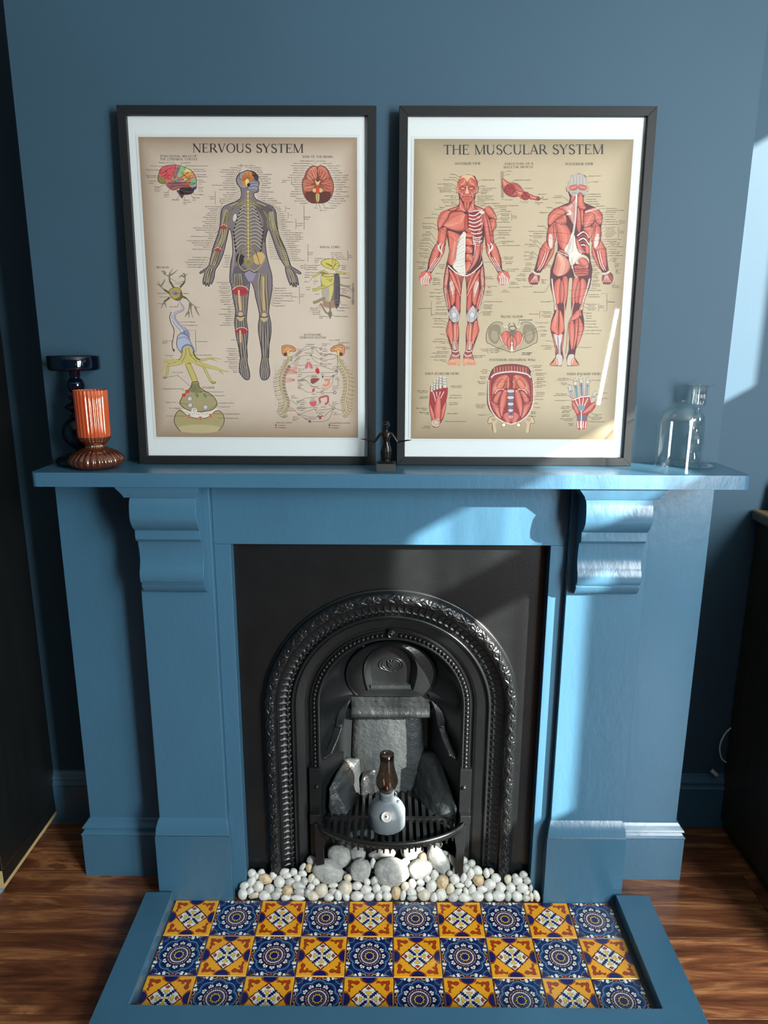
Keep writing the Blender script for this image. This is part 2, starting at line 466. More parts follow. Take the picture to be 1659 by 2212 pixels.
# recessed channel and rim that carry the beads
prof = [(0.196,0.083),(0.1915,0.083),(0.1910,0.078),(0.1885,0.078),(0.1855,0.080),(0.1780,0.080),(0.1755,0.076),(0.1730,0.0755),(0.1715,0.078),(0.1690,0.079),(0.1680,0.086)]
part(band(prof, arch_pts(20, 96)), 'bead_rim', M_IRON, ins)
bd = MB(); L_ = 0.158; R_ = 0.1818
tot = 2*L_+pi*R_; nb = 80
for i in range(nb+1):
    s = tot*i/nb
    if s < L_: p = (AX-R_, 0.0765, AZ-L_+s)
    elif s > tot-L_: p = (AX+R_, 0.0765, AZ-(s-(tot-L_)))
    else:
        a = pi-(s-L_)/R_; p = (AX+R_*cos(a), 0.0765, AZ+R_*sin(a))
    if abs(s-tot/2) < 0.012: continue
    bd.sphere(p, 0.0046, 10, 6)
part(bd, 'beading', M_IRON, ins, smooth=True, kind='stuff')
# stops below the beading, boss at the crown, bolts
for sx in (-1, 1):
    part(MB().box(AX+sx*0.182-0.014, AX+sx*0.182+0.014, 0.066, 0.09, 0.0, AZ-L_-0.002), 'arch_stop', M_IRON, ins, bevel=0.0015)
    part(MB().lathe([(0.0001,0.0062),(0.003,0.0058),(0.0052,0.0035),(0.006,0.0)], 16, (AX+sx*0.178, 0.066, 0.268), axis='y'), 'bolt_head', M_IRON, ins, smooth=True)
part(MB().lathe([(0.0001,0.010),(0.0025,0.009),(0.004,0.0065),(0.0055,0.0065),(0.007,0.0085),(0.0085,0.0085),(0.010,0.006),(0.0115,0.0)], 28, (AX, 0.074, 0.663), axis='y'), 'crown_boss', M_IRON, ins, smooth=True)

def HD(x, y, z): return (0.97*x-0.0006, 0.97*y-0.0433, 0.97*z+0.0395)      # the hood hangs forward of the firebox back
# firebox shell between the arch and the narrower back
HB = 0.449                      # underside of the hood plate
def back_outline(params):
    out = []
    for (cx, sz, z) in params:
        if sz <= 1e-9:
            t = z/AZ; zz = z*0.476/AZ
            xh = 0.100-0.005*t
            out.append((AX+cx*xh*1.0, 0.215-0.083*max(0,(t-0.78)/0.22), zz))
        else:
            a = atan2(sz, cx)
            # horseshoe: bulges out above its foot
            bx = 0.1155; bz = 0.0925
            t = (pi-a)/pi
            ang = pi+0.70 - (pi+1.40)*t
            out.append(HD(AX+bx*cos(ang), 0.185, 0.5070+bz*sin(ang)))
    return out
sp = arch_pts(20, 60)
bo = back_outline(sp)
rows = []
for p, b in zip(sp, bo):
    f = (AX+p[0]*0.168, 0.085, p[2]+p[1]*0.168)
    row = []
    for k in range(9):
        t = k/8; u = sin(t*pi/2)**1.0
        row.append((f[0]+(b[0]-f[0])*t**1.25, f[1]+(b[1]-f[1])*t, f[2]+(b[2]-f[2])*t**1.25))
    rows.append(row)
M_IRONS = paint('smooth_iron_lining', rgb(26, 29, 30), 0.27, 0.12, 12, 220, 0.25, bdist=0.0006)
part(MB().grid(rows), 'firebox_lining', M_IRONS, ins, smooth=True)
# back
part(MB().box(AX-0.101, AX+0.101, 0.214, 0.222, 0.0, 0.47), 'firebox_back', M_IRONR, ins)
# fireback brick: lumpy, slightly proud
rows = []
rn = random.Random(11)
for j in range(25):
    z = 0.14+0.272*j/24; row = []
    for i in range(21):
        u = i/20*2-1; wx = 0.090+0.006*sin(z*9)
        y = 0.212-0.020*(1-u*u)**0.5-0.006*sin(j/24*pi) + rn.uniform(-0.0008, 0.0008)
        row.append((AX-0.006+u*wx, y, z))
    rows.append(row)
M_FB = paint('grey_fire_brick', rgb(50, 55, 56), 0.42, 0.3, 14, 70, 0.9, bdist=0.004)
part(MB().grid(rows), 'fireback', M_FB, ins, smooth=True)
# reeded lintel under the hood
rows = []
pr = [(0.150,0.476),(0.146,0.467),(0.149,0.464),(0.142,0.455),(0.146,0.452),(0.138,0.443),(0.142,0.440),(0.132,0.428),(0.130,0.420),(0.138,0.412),(0.160,0.408),(0.200,0.406)]
for j,(yy,z) in enumerate(pr):
    rows.append([(AX-0.0965+0.193*i/40, yy+rn.uniform(-0.0012,0.0012), z+rn.uniform(-0.0008,0.0008)) for i in range(41)])
part(MB().grid(rows), 'hood_lintel', M_IRONR, ins, smooth=True)
# hood plate with recessed door and crest
def horseshoe(rx, rz, zc, foot, n=40, cx=AX-0.0, zb=None):
    zb = zc - rz*sin(foot) if zb is None else zb
    return [(cx+rx*cos(pi+foot-(pi+2*foot)*i/n), zc+rz*sin(pi+foot-(pi+2*foot)*i/n)) for i in range(n+1)]
outer = horseshoe(0.113, 0.0900, 0.5070, 0.70)
def dshape(rx, zt, zm, zb, bx, cx=AX, n=40):
    pts = []                                  # up the left side, over the round top, down the right side
    for i in range(n+1):
        t = i/n
        if t < 0.2: u = t/0.2; pts.append((cx-(bx+(rx-bx)*sin(u*pi/2)), zb+(zm-zb)*u))
        elif t > 0.8: u = (1-t)/0.2; pts.append((cx+(bx+(rx-bx)*sin(u*pi/2)), zb+(zm-zb)*u))
        else:
            a = pi-(t-0.2)/0.6*pi; pts.append((cx+rx*cos(a), zm+(zt-zm)*sin(a)))
    return pts
def loft(outlines, n):           # list of (outline, y)
    rows = [[(x, y, z) for x, z in o] for o, y in outlines]; return MB().grid(rows, closed=True)
inner2 = dshape(0.0500, 0.5760, 0.5250, 0.4830, 0.0455)
hp = loft([(outer,0.186),(outer,0.180),(horseshoe(0.1105,0.0880,0.5070,0.70),0.1765),(horseshoe(0.1075,0.0855,0.5070,0.70),0.180),(dshape(0.0700,0.5905,0.5230,0.4655,0.0590),0.176),(dshape(0.0665,0.5870,0.5235,0.4680,0.0565),0.1715),(dshape(0.0630,0.5845,0.5240,0.4700,0.0540),0.176),(inner2,0.194)], 41)
hp.prism_y(inner2, 0.1935, 0.198)
hp.v = [HD(*p) for p in hp.v]
part(hp, 'hood_plate', M_IRON, ins, smooth=False)
hl = MB().box(AX-0.050, AX+0.050, 0.176, 0.194, 0.4700, 0.4790); hl.v = [HD(*p) for p in hl.v]
part(hl, 'hood_ledge', M_IRONR, ins, bevel=0.001)
cr = MB()
def ring_y(cx, cz, rx, rz, w, y, h, n=40):
    rows = []
    for i in range(n):
        a = 2*pi*i/n; row = []
        for k in range(5):
            b = pi*k/4; off = w*cos(b); row.append((cx+(rx+off)*cos(a), y-h*sin(b), cz+(rz+off)*sin(a)))
        rows.append(row)
    rows.append(rows[0]); return MB().grid([[HD(*p) for p in r_] for r_ in rows])
part(ring_y(AX+0.001, 0.5290, 0.0300, 0.0185, 0.0014, 0.1935, 0.0030), 'crest_ring', M_IRON, ins, smooth=True)
part(ring_y(AX+0.001, 0.5290, 0.0225, 0.0135, 0.0012, 0.1935, 0.0024), 'crest_ring', M_IRON, ins, smooth=True)
sh = [(-0.0085,0.0085),(-0.0045,0.0075),(0,0.0090),(0.0045,0.0075),(0.0085,0.0085),(0.0085,0.003),(0.0070,-0.0035),(0.0035,-0.0075),(0,-0.0100),(-0.0035,-0.0075),(-0.0070,-0.0035),(-0.0085,0.003)]
cr.prism_y([(AX+0.001+a, 0.5295+b) for a, b in sh], 0.1900, 0.1935)
cr.tube([(AX-0.004,0.1895,0.535),(AX+0.001,0.1890,0.530),(AX+0.005,0.1895,0.524)], 0.0012, 6)
for a, b in ((-0.0065,0.0425-0.0),(0.001,0.0445),(0.0085,0.0425)): cr.sphere((AX+a, 0.1905, 0.4955+b), 0.0020, 8, 5)
cr.v = [HD(*p) for p in cr.v]
part(cr, 'crest_shield', M_IRON, ins, bevel=0)
rb = MB(); rp = [(-0.0165,-0.0115),(-0.011,-0.0150),(-0.004,-0.0185),(0.002,-0.0205),(0.006,-0.0180),(0.012,-0.0160)]
rb.tube([(AX+a, 0.1920, 0.5290+b) for a, b in smooth_curve(rp, 4)], 0.0014, 6)
rb.v = [HD(*p) for p in rb.v]
part(rb, 'crest_ribbon', M_IRON, ins, smooth=True)
# reeded scrolls on the side cheeks
for sx in (-1, 1):
    base = [(0.099,0.160,0.4620),(0.116,0.150,0.4440),(0.127,0.145,0.4130),(0.1325,0.150,0.3830),(0.142,0.132,0.3560),(0.159,0.104,0.3260)]
    mb = MB()
    for off in (-0.010, -0.0035, 0.0035, 0.010):
        pts = smooth_curve([(AX+sx*(x-0.004)+sx*off*0.75, y-0.004, z-off*0.55) for x, y, z in base], 6)
        mb.tube(pts, 0.0042, 8)
    mb.sphere((AX+sx*0.1275, 0.145, 0.386), 0.009, 10, 6, (1.3,0.8,0.6))
    part(mb, 'reeded_scroll', M_IRONR, ins, smooth=True)

# ------------------------------------------------------------------ side fire bricks
def lump(name, pts8, parent, mat, amp=0.003, seed=1, div=10):
    """pts8: lower four and upper four corners; faces are subdivided and roughened"""
    rr = random.Random(seed)
    bm = bmesh.new(); vs = [bm.verts.new(p) for p in pts8]
    for f in [(0,3,2,1),(4,5,6,7),(0,1,5,4),(1,2,6,5),(2,3,7,6),(3,0,4,7)]: bm.faces.new([vs[i] for i in f])
    bmesh.ops.subdivide_edges(bm, edges=bm.edges, cuts=div, use_grid_fill=True)
    bm.normal_update()
    from mathutils import noise as mn
    for v in bm.verts:
        q = v.co*38+Vector((seed,0,0)); v.co += v.normal*(mn.noise(q)*amp*2+mn.noise(q*3)*amp*0.7)
    bmesh.ops.smooth_vert(bm, verts=bm.verts, factor=0.5, use_axis_x=True, use_axis_y=True, use_axis_z=True)
    off = parent.matrix_basis.translation
    for v in bm.verts: v.co -= off
    bmesh.ops.recalc_face_normals(bm, faces=bm.faces)
    me = bpy.data.meshes.new(name); bm.to_mesh(me); bm.free()
    return link(name, me, mat, parent, True)
lump('side_brick', [(-0.158,0.095,0.145),(-0.115,0.190,0.150),(-0.072,0.205,0.165),(-0.105,0.100,0.150),
                    (-0.159,0.095,0.243),(-0.126,0.185,0.268),(-0.082,0.205,0.262),(-0.140,0.105,0.230)], ins, M_FB, 0.004, 3)
lump('side_brick', [(0.158,0.075,0.140),(0.100,0.205,0.150),(0.045,0.205,0.170),(0.095,0.095,0.150),
                    (0.156,0.072,0.205),(0.112,0.200,0.295),(0.070,0.205,0.275),(0.138,0.085,0.198)], ins, M_FB, 0.0035, 8)
lump('soot_clod', [(-0.085,0.170,0.150),(-0.040,0.185,0.150),(-0.042,0.205,0.160),(-0.085,0.205,0.160),
                   (-0.078,0.175,0.215),(-0.045,0.190,0.232),(-0.045,0.207,0.240),(-0.085,0.205,0.235)], ins, M_IRONR, 0.004, 5, 6)

# ------------------------------------------------------------------ grate
gr = thing('fire_grate', 'black iron bowed grate with slotted bars above the white pebbles', 'grate', (-0.007, 0.04, 0.05))
GX, GZ = -0.0075, 0.170
def bow(t):      # t -1..1 across
    return (GX+0.1795*t, 0.052-0.074*(1-t*t)**0.75, GZ)
fr = [bow(-1+2*i/40) for i in range(41)]
rows = []
for i,(x,y,z) in enumerate(fr):
    rows.append([(x,y,z+0.014),(x,y-0.005,z+0.013),(x,y-0.007,z+0.008),(x,y-0.004,z+0.003),(x,y-0.002,z-0.004),(x,y+0.003,z-0.004),(x,y+0.004,z+0.010)])
part(MB().grid(rows, closed=True), 'front_rail', M_IRON, gr, smooth=True)
for i in range(2, 23):
    t = -1+2*i/24; x, y, z = bow(t); 
    part(MB().prism_y([(x-0.0028,z-0.002),(x+0.0028,z-0.002),(x+0.0018,z-0.016),(x-0.0018,z-0.016)], y-0.002, y+0.003), 'rail_tooth', M_IRON, gr)
def bow_y(x):
    t = max(-1, min(1, (x-GX)/0.1795)); return bow(t)[1]
for i in range(-9, 10):
    x = GX+i*0.0168
    y0 = bow_y(x)+0.001; y1 = 0.205 if abs(i) < 6 else 0.12+0.0*i
    part(MB().box(x-0.0044, x+0.0044, y0, y1, GZ-0.010, GZ), 'grate_bar', M_IRON, gr, bevel=0.001, seg=1)
part(MB().box(GX-0.160, GX+0.160, 0.078, 0.090, GZ-0.0100, GZ+0.0005), 'cross_bar', M_IRON, gr, bevel=0.001, seg=1)
for sx in (-1, 1):
    xo = GX+sx*0.182
    part(MB().prism_y([(xo,GZ+0.012),(xo-sx*0.018,GZ+0.006),(xo-sx*0.026,GZ-0.020),(xo-sx*0.020,GZ-0.060),(xo-sx*0.024,GZ-0.165),(xo-sx*0.004,GZ-0.165),(xo,GZ-0.05)], 0.040, 0.052), 'grate_leg', M_IRON, gr, bevel=0.001)
    part(MB().box(xo-0.013, xo+0.013, 0.05, 0.068, GZ+0.005, GZ+0.030), 'grate_lug', M_IRON, gr, bevel=0.002)

part(MB().box(-0.350, 0.336, 0.0005, 0.213, -0.0078, -0.0035), 'sooty_base_slab', M_IRONR, ins)

# ------------------------------------------------------------------ hearth
he = thing('hearth', 'raised tiled hearth with blue painted rim and thirty patterned tiles', 'hearth', (0.0, -0.18, 0.0))
RZ = 0.030
def rim(pts, name='hearth_rim'): return part(MB().prism_z(pts, -0.008, RZ), name, M_TRIM, he, bevel=0.003, seg=2)
rim([(-0.5925,-0.006),(-0.5925,-0.3725),(0.6125,-0.3725),(0.6125,-0.006),(0.5335,-0.006),(0.5335,-0.3045),(-0.5275,-0.3045),(-0.5275,-0.006)])
part(MB().box(-0.5272, 0.5332, -0.3042, -0.0005, -0.008, -0.0022), 'grout_bed', paint('dark_grout', rgb(70,66,60), 0.8), he)
# ------------------------------------------------------------------ flat print: coloured outlines laid in thin layers
LAY = 0.00004
class Print:
    def __init__(s, fn=None): s.v = []; s.f = []; s.c = []; s.fn = fn or (lambda x, y: (x, y)); s.T = (1, 0, 0)
    def frame(s, k, ox, oy): s.T = (k, ox, oy)                     # drawing units -> page units
    def pt(s, x, y, lay):
        k, ox, oy = s.T; u, w = s.fn(ox+x/k, oy+y/k); return (u, w, lay*LAY)
    def fan(s, pts, col, lay=1):
        q = [s.pt(x, y, lay) for x, y in pts]; n = len(s.v); s.v += q
        for t in tessellate_polygon([[Vector(p) for p in q]]): s.f.append(tuple(n+i for i in t)); s.c.append([col]*3)
    def blob(s, pts, col, lay=1, k=5): s.fan(smooth_curve(pts, k, True), col, lay)
    def grad(s, c0, rim, cc, cr, lay=1):
        q = [s.pt(c0[0], c0[1], lay)]+[s.pt(x, y, lay) for x, y in rim]; n = len(s.v); s.v += q; m = len(rim)
        for i in range(m): s.f.append((n, n+1+i, n+1+(i+1)%m)); s.c.append([cc, cr, cr])
    def ell(s, x, y, rx, ry, col, lay=1, n=20, rot=0):
        c, d = cos(rot), sin(rot)
        pts = []
        for i in range(n):
            a = 2*pi*i/n; ex, ey = rx*cos(a), ry*sin(a); pts.append((x+ex*c-ey*d, y+ex*d+ey*c))
        s.fan(pts, col, lay)
    def line(s, pts, w, col, lay=2, k=0, taper=False, closed=False):
        if k: pts = smooth_curve(pts, k, closed)
        if closed: pts = list(pts)+[pts[0]]
        m = len(pts); n = len(s.v)
        for i, p in enumerate(pts):
            a = pts[max(i-1, 0)]; b = pts[min(i+1, m-1)]
            if closed and i in (0, m-1): a, b = pts[-2], pts[1]
            dx, dy = b[0]-a[0], b[1]-a[1]; l = hypot(dx, dy) or 1
            ww = w[i*len(w)//m] if isinstance(w, (list, tuple)) else w
            if taper: ww = w*(1-0.85*i/(m-1)) if taper == 1 else w*sin(pi*(0.04+0.92*i/(m-1)))
            nx, ny = -dy/l*ww/2, dx/l*ww/2
            s.v += [s.pt(p[0]+nx, p[1]+ny, lay), s.pt(p[0]-nx, p[1]-ny, lay)]
        for i in range(m-1):
            s.f.append((n+2*i, n+2*i+1, n+2*i+3, n+2*i+2)); s.c.append([col]*4)
    def ring(s, x, y, r, w, col, lay=2, n=28, ry=None):
        s.line([(x+r*cos(2*pi*i/n), y+(ry or r)*sin(2*pi*i/n)) for i in range(n)], w, col, lay, closed=True)
    def mesh(s, name, base_v=None, base_f=None, base_c=None):
        v = (base_v or [])+s.v; n = len(base_v or [])
        f = (base_f or [])+[tuple(i+n for i in t) for t in s.f]; c = (base_c or [])+s.c
        me = bpy.data.meshes.new(name); me.from_pydata(v, [], f)
        at = me.color_attributes.new('print_colour', 'FLOAT_COLOR', 'CORNER')
        flat = []
        for poly in c:
            for q in poly: flat.extend(q)
        at.data.foreach_set('color', flat)
        return me
def print_mat(name, rough, coat=0.0, nz=0.0, bstr=0.0, bscale=200):
    m, nt, b = node_mat(name)
    a = nt.nodes.new('ShaderNodeAttribute'); a.attribute_name = 'print_colour'
    src = a.outputs['Color']
    if nz:
        f = noise(nt, coord(nt), 9, 5, 0.65)
        cr = ramp(nt, f, [(0.25, (1-nz, 1-nz*1.1, 1-nz*1.3, 1)), (0.75, (1+nz, 1+nz, 1+nz, 1))])
        mx = nt.nodes.new('ShaderNodeMix'); mx.data_type = 'RGBA'; mx.blend_type = 'MULTIPLY'; mx.inputs[0].default_value = 1
        nt.links.new(src, mx.inputs[6]); nt.links.new(cr, mx.inputs[7]); src = mx.outputs[2]
    nt.links.new(src, b.inputs['Base Color']); b.inputs['Roughness'].default_value = rough
    b.inputs['Coat Weight'].default_value = coat; b.inputs['Coat Roughness'].default_value = 0.08
    if bstr: bump(nt, b, noise(nt, coord(nt), bscale, 2), bstr, 0.0006)
    return m
M_TILE = print_mat('glazed_tile_print', 0.22, 0.4, 0.06, 0.15, 60)

# ------------------------------------------------------------------ hearth tiles
TS = 0.1035
def tile_body(col):
    h = TS/2; e = 0.0012; t = 0.0; b = -0.0078+0.0
    vs = [(-h,-h,b),(h,-h,b),(h,h,b),(-h,h,b),(-h,-h,t-e),(h,-h,t-e),(h,h,t-e),(-h,h,t-e),(-h+e,-h+e,t),(h-e,-h+e,t),(h-e,h-e,t),(-h+e,h-e,t)]
    fs = [(0,1,5,4),(1,2,6,5),(2,3,7,6),(3,0,4,7),(4,5,9,8),(5,6,10,9),(6,7,11,10),(7,4,8,11),(8,9,10,11)]
    side = rgb(226,222,205)
    return vs, fs, [[side]*4]*4+[[side if col is None else col]*4]*4+[[col]*4]
def rot(pts, a): return [(x*cos(a)-y*sin(a), x*sin(a)+y*cos(a)) for x, y in pts]
AMB, BRN, RED, NVY, CRM, YEL = rgb(242,170,36), rgb(108,44,18), rgb(170,62,28), rgb(22,28,92), rgb(238,238,222), rgb(246,200,62)
def tile_yellow():
    P = Print(); h = TS/2-0.0012
    P.fn = lambda x, y: (x*h, y*h)
    star = []
    for q in range(4):
        star += rot([(0.0,0.69),(0.10,0.58),(0.235,0.50),(0.30,0.37),(0.37,0.30),(0.50,0.235),(0.58,0.10)], -q*pi/2)
    P.fan(smooth_curve(star, 3, True), CRM, 1); P.line(star, 0.045, BRN, 2, 3, closed=True)
    for q in range(4):
        a = q*pi/2
        hc = [(0.30*cos(t), 1.0-0.275*sin(t)) for t in [pi*i/12 for i in range(13)]]
        P.fan(rot([(x, min(y, 1.0)) for x, y in hc], a), NVY, 1)
        P.line(rot(hc, a), 0.035, RED, 3)
        P.line(rot([(-0.19,0.52),(-0.07,0.66),(0.0,0.71),(0.10,0.76),(0.30,0.86),(0.345,1.0)], a), 0.035, BRN, 2, 3)
        P.line(rot([(0.19,0.52),(0.07,0.66),(0.0,0.71),(-0.10,0.76),(-0.30,0.86),(-0.345,1.0)], a), 0.035, BRN, 2, 3)
        # navy leaf on the diagonal
        leaf = [(0.03,0.03),(0.07,0.19),(0.15,0.20),(0.13,0.27),(0.22,0.27),(0.21,0.35),(0.30,0.335),(0.34,0.41),(0.39,0.39),(0.41,0.34),(0.335,0.30),(0.35,0.21),(0.27,0.22),(0.27,0.13),(0.20,0.15),(0.19,0.07)]
        P.fan(rot(leaf, a), NVY, 3)
        # tulip and bud
        P.fan(rot([(-0.025,0.14),(0.025,0.14),(0.035,0.25),(0.12,0.30),(0.125,0.37),(0.05,0.34),(0.0,0.385),(-0.05,0.34),(-0.125,0.37),(-0.12,0.30),(-0.035,0.25)], a), YEL, 4)
        P.line(rot([(-0.025,0.14),(0.025,0.14),(0.035,0.25),(0.12,0.30),(0.125,0.37),(0.05,0.34),(0.0,0.385),(-0.05,0.34),(-0.125,0.37),(-0.12,0.30),(-0.035,0.25)], a), 0.016, NVY, 5, closed=True)
        P.fan(rot([(0.0,0.43),(0.07,0.46),(0.115,0.53),(0.06,0.52),(0.0,0.60),(-0.06,0.52),(-0.115,0.53),(-0.07,0.46)], a), RED, 4)
        P.line(rot([(0.0,0.43),(0.07,0.46),(0.115,0.53),(0.06,0.52),(0.0,0.60),(-0.06,0.52),(-0.115,0.53),(-0.07,0.46)], a), 0.014, BRN, 5, closed=True)
        # corner flourish
        fl = [(0.38,0.86),(0.50,0.80),(0.62,0.85),(0.72,0.83),(0.86,0.87),(0.87,0.72),(0.82,0.62),(0.86,0.50),(0.80,0.38),(0.72,0.42),(0.66,0.50),(0.70,0.58),(0.735,0.66),(0.70,0.735),(0.62,0.72),(0.585,0.64),(0.52,0.66),(0.55,0.745),(0.47,0.735),(0.42,0.78),(0.32,0.74)]
        P.fan(rot(smooth_curve(fl, 2, True), a), RED, 1); P.line(rot(smooth_curve(fl, 2, True), a), 0.022, BRN, 2, closed=True)
    P.ell(0, 0, 0.055, 0.055, YEL, 5)
    return P.mesh('tile_yellow_mesh', *tile_body(AMB))
def tile_blue():
    P = Print(); h = TS/2-0.0012
    P.fn = lambda x, y: (x*h, y*h)
    TEAL, LBL, PUR, WHT, DNV = rgb(48,92,128), rgb(112,160,186), rgb(66,36,60), rgb(236,240,232), rgb(16,24,74)
    P.ell(0, 0, 0.86, 0.86, rgb(28,50,104), 1, 40)
    def scal(r, amp, n, ph=0.0, m=96): return [((r+amp*abs(cos(n*(t)/2+ph))**0.7)*cos(t), (r+amp*abs(cos(n*(t)/2+ph))**0.7)*sin(t)) for t in [2*pi*i/m for i in range(m)]]
    P.line(scal(0.75, 0.13, 8), 0.028, LBL, 2, closed=True); P.line(scal(0.69, 0.13, 8), 0.018, TEAL, 2, closed=True)
    P.fan(scal(0.665, 0.12, 8), DNV, 1.5)
    for i in range(12):
        a = 2*pi*i/12
        for dx in (-0.072, 0.0, 0.072): P.ell(*rot([(dx, 0.615 if dx else 0.665)], a)[0], 0.036, 0.045, WHT, 3, 8, a)
        P.line(rot([(-0.10,0.555),(0,0.585),(0.10,0.555)], a), 0.032, WHT, 3)
    P.ell(0, 0, 0.525, 0.525, PUR, 4, 40); P.ring(0, 0, 0.525, 0.02, rgb(40,22,44), 5, 40)
    for i in range(32):
        a = 2*pi*i/32; P.line(rot([(-0.024,0.462),(0.024,0.462)], a), 0.028, WHT if i % 2 else rgb(190,150,160), 5)
    P.ell(0, 0, 0.405, 0.405, rgb(30,26,60), 5, 36)
    for i in range(30):
        x, y = rot([(0, 0.362)], 2*pi*i/30)[0]; P.ell(x, y, 0.033, 0.033, WHT, 6, 8)
    P.ell(0, 0, 0.315, 0.315, rgb(84,72,104), 6, 32)
    for i in range(40): P.line(rot([(0,0.235),(0,0.305)], 2*pi*i/40), 0.014, rgb(36,28,58), 7)
    P.ell(0, 0, 0.235, 0.235, DNV, 7, 28)
    P.line([((0.185+0.026*cos(10*t))*cos(t), (0.185+0.026*cos(10*t))*sin(t)) for t in [2*pi*i/60 for i in range(60)]], 0.030, YEL, 8, closed=True)
    P.ell(0, 0, 0.125, 0.125, rgb(24,30,110), 8)
    for q in range(4):
        a = q*pi/2
        # edge middle: red fan with yellow arcs
        P.fan(rot([(-0.10,1.0),(-0.06,0.93),(0.0,0.905),(0.06,0.93),(0.10,1.0)], a), RED, 3)
        for sx in (-1, 1):
            P.line(rot([(sx*0.13,1.0),(sx*0.16,0.925),(sx*0.26,0.905),(sx*0.33,0.945)], a), 0.028, YEL, 3, 3)
            P.fan(rot([(sx*0.30,1.0),(sx*0.34,0.90),(sx*0.30,0.84),(sx*0.36,0.845),(sx*0.40,0.80),(sx*0.42,0.86),(sx*0.48,0.87),(sx*0.43,0.92),(sx*0.44,1.0)], a), WHT, 3)
            P.fan(rot([(sx*0.50,1.0),(sx*0.53,0.91),(sx*0.58,0.88),(sx*0.62,0.92),(sx*0.60,1.0)], a), WHT, 3)
            P.line(rot([(sx*0.60,1.0),(sx*0.66,0.95),(sx*0.76,0.955)], a), 0.03, YEL, 3)
            P.fan(rot([(sx*0.76,1.0),(sx*0.78,0.955),(sx*0.86,0.955),(sx*0.88,1.0)], a), RED, 3)
        # corner quarter rosette
        P.line(rot([(1-0.34*cos(t), 1-0.34*sin(t)) for t in [pi/2*i/8 for i in range(9)]], a), 0.022, LBL, 2)
        P.line(rot([(1-0.27*cos(t), 1-0.27*sin(t)) for t in [pi/2*i/8 for i in range(9)]], a), 0.014, TEAL, 2)
        x, y = rot([(0.72,0.72)], a)[0]; P.ring(x, y, 0.055, 0.014, TEAL, 2, 14)
    return P.mesh('tile_blue_mesh', *tile_body(rgb(20,34,88)))
TM = [tile_yellow(), tile_blue()]
for m_ in TM: m_.materials.append(M_TILE)
rt_ = random.Random(5)
for j in range(3):
    for i in range(10):
        k = (i+j) % 2
        o = bpy.data.objects.new('tile', TM[k]); COL.objects.link(o); o.parent = he
        ho = he.matrix_basis.translation
        o.location = (-0.525+0.105*(i+0.5)-ho[0], -0.105*(j+0.5)-ho[1], rt_.uniform(-0.0003, 0.0003)-ho[2])
        if j == 2 and False: pass
        o.rotation_euler = (0, 0, rt_.choice([0, 0, 0, pi])*0 + rt_.uniform(-0.003, 0.003))
# ------------------------------------------------------------------ materials for the things
def thin_glass(name, tint, refl=(1, 1, 1, 1), rough=0.02, ior=1.5, body=None, body_f=0.0):
    m = bpy.data.materials.new(name); m.use_nodes = True; nt = m.node_tree; nt.nodes.clear()
    out = nt.nodes.new('ShaderNodeOutputMaterial'); tr = nt.nodes.new('ShaderNodeBsdfTransparent'); gl = nt.nodes.new('ShaderNodeBsdfGlossy')
    f0 = ((ior-1)/(ior+1))**2                      # Schlick, the same from both sides of the thin wall
    lw = nt.nodes.new('ShaderNodeLayerWeight'); lw.inputs['Blend'].default_value = 0.5
    pw = nt.nodes.new('ShaderNodeMath'); pw.operation = 'POWER'; pw.inputs[1].default_value = 5.0
    fr = nt.nodes.new('ShaderNodeMath'); fr.operation = 'MULTIPLY_ADD'; fr.inputs[1].default_value = 1-f0; fr.inputs[2].default_value = f0
    nt.links.new(lw.outputs['Facing'], pw.inputs[0]); nt.links.new(pw.outputs[0], fr.inputs[0])
    mx = nt.nodes.new('ShaderNodeMixShader')
    tr.inputs['Color'].default_value = tint; gl.inputs['Color'].default_value = refl; gl.inputs['Roughness'].default_value = rough
    nt.links.new(fr.outputs[0], mx.inputs[0]); nt.links.new(gl.outputs[0], mx.inputs[2])
    if body:
        d = nt.nodes.new('ShaderNodeBsdfTranslucent'); d.inputs['Color'].default_value = body
        d2 = nt.nodes.new('ShaderNodeBsdfDiffuse'); d2.inputs['Color'].default_value = body
        ma = nt.nodes.new('ShaderNodeMixShader'); ma.inputs[0].default_value = 0.5
        nt.links.new(d.outputs[0], ma.inputs[1]); nt.links.new(d2.outputs[0], ma.inputs[2])
        mb = nt.nodes.new('ShaderNodeMixShader'); mb.inputs[0].default_value = body_f
        nt.links.new(tr.outputs[0], mb.inputs[1]); nt.links.new(ma.outputs[0], mb.inputs[2])
        nt.links.new(mb.outputs[0], mx.inputs[1])
    else: nt.links.new(tr.outputs[0], mx.inputs[1])
    nt.links.new(mx.outputs[0], out.inputs[0]); return m
G_CLEAR = thin_glass('clear_glass', (0.97, 0.985, 0.98, 1), ior=1.55)
G_FLUTE = thin_glass('fluted_clear_glass', (0.93, 0.955, 0.95, 1), ior=2.1, rough=0.03)
G_PANE = thin_glass('picture_glass', (0.985, 0.99, 0.985, 1), ior=1.45)
G_NAVY = thin_glass('navy_glass', (0.10, 0.20, 0.32, 1), ior=1.6, body=(0.004, 0.012, 0.028, 1), body_f=0.75)
G_SMOKE = thin_glass('smoked_glass', (0.42, 0.34, 0.29, 1), ior=1.55)
G_AMB = thin_glass('copper_lustre_glass', (0.50, 0.20, 0.12, 1), (1.0, 0.72, 0.55, 1), 0.04, 2.6, (0.20, 0.055, 0.028, 1), 0.60)
G_ORG = thin_glass('orange_lustre_glass', (1.0, 0.42, 0.22, 1), (1.0, 0.80, 0.62, 1), 0.06, 2.6, (0.95, 0.17, 0.04, 1), 0.80)
M_STATUE = paint('dark_bronze', rgb(34, 31, 29), 0.2, 0.1, 40, 300, 0.15, metal=0.6)
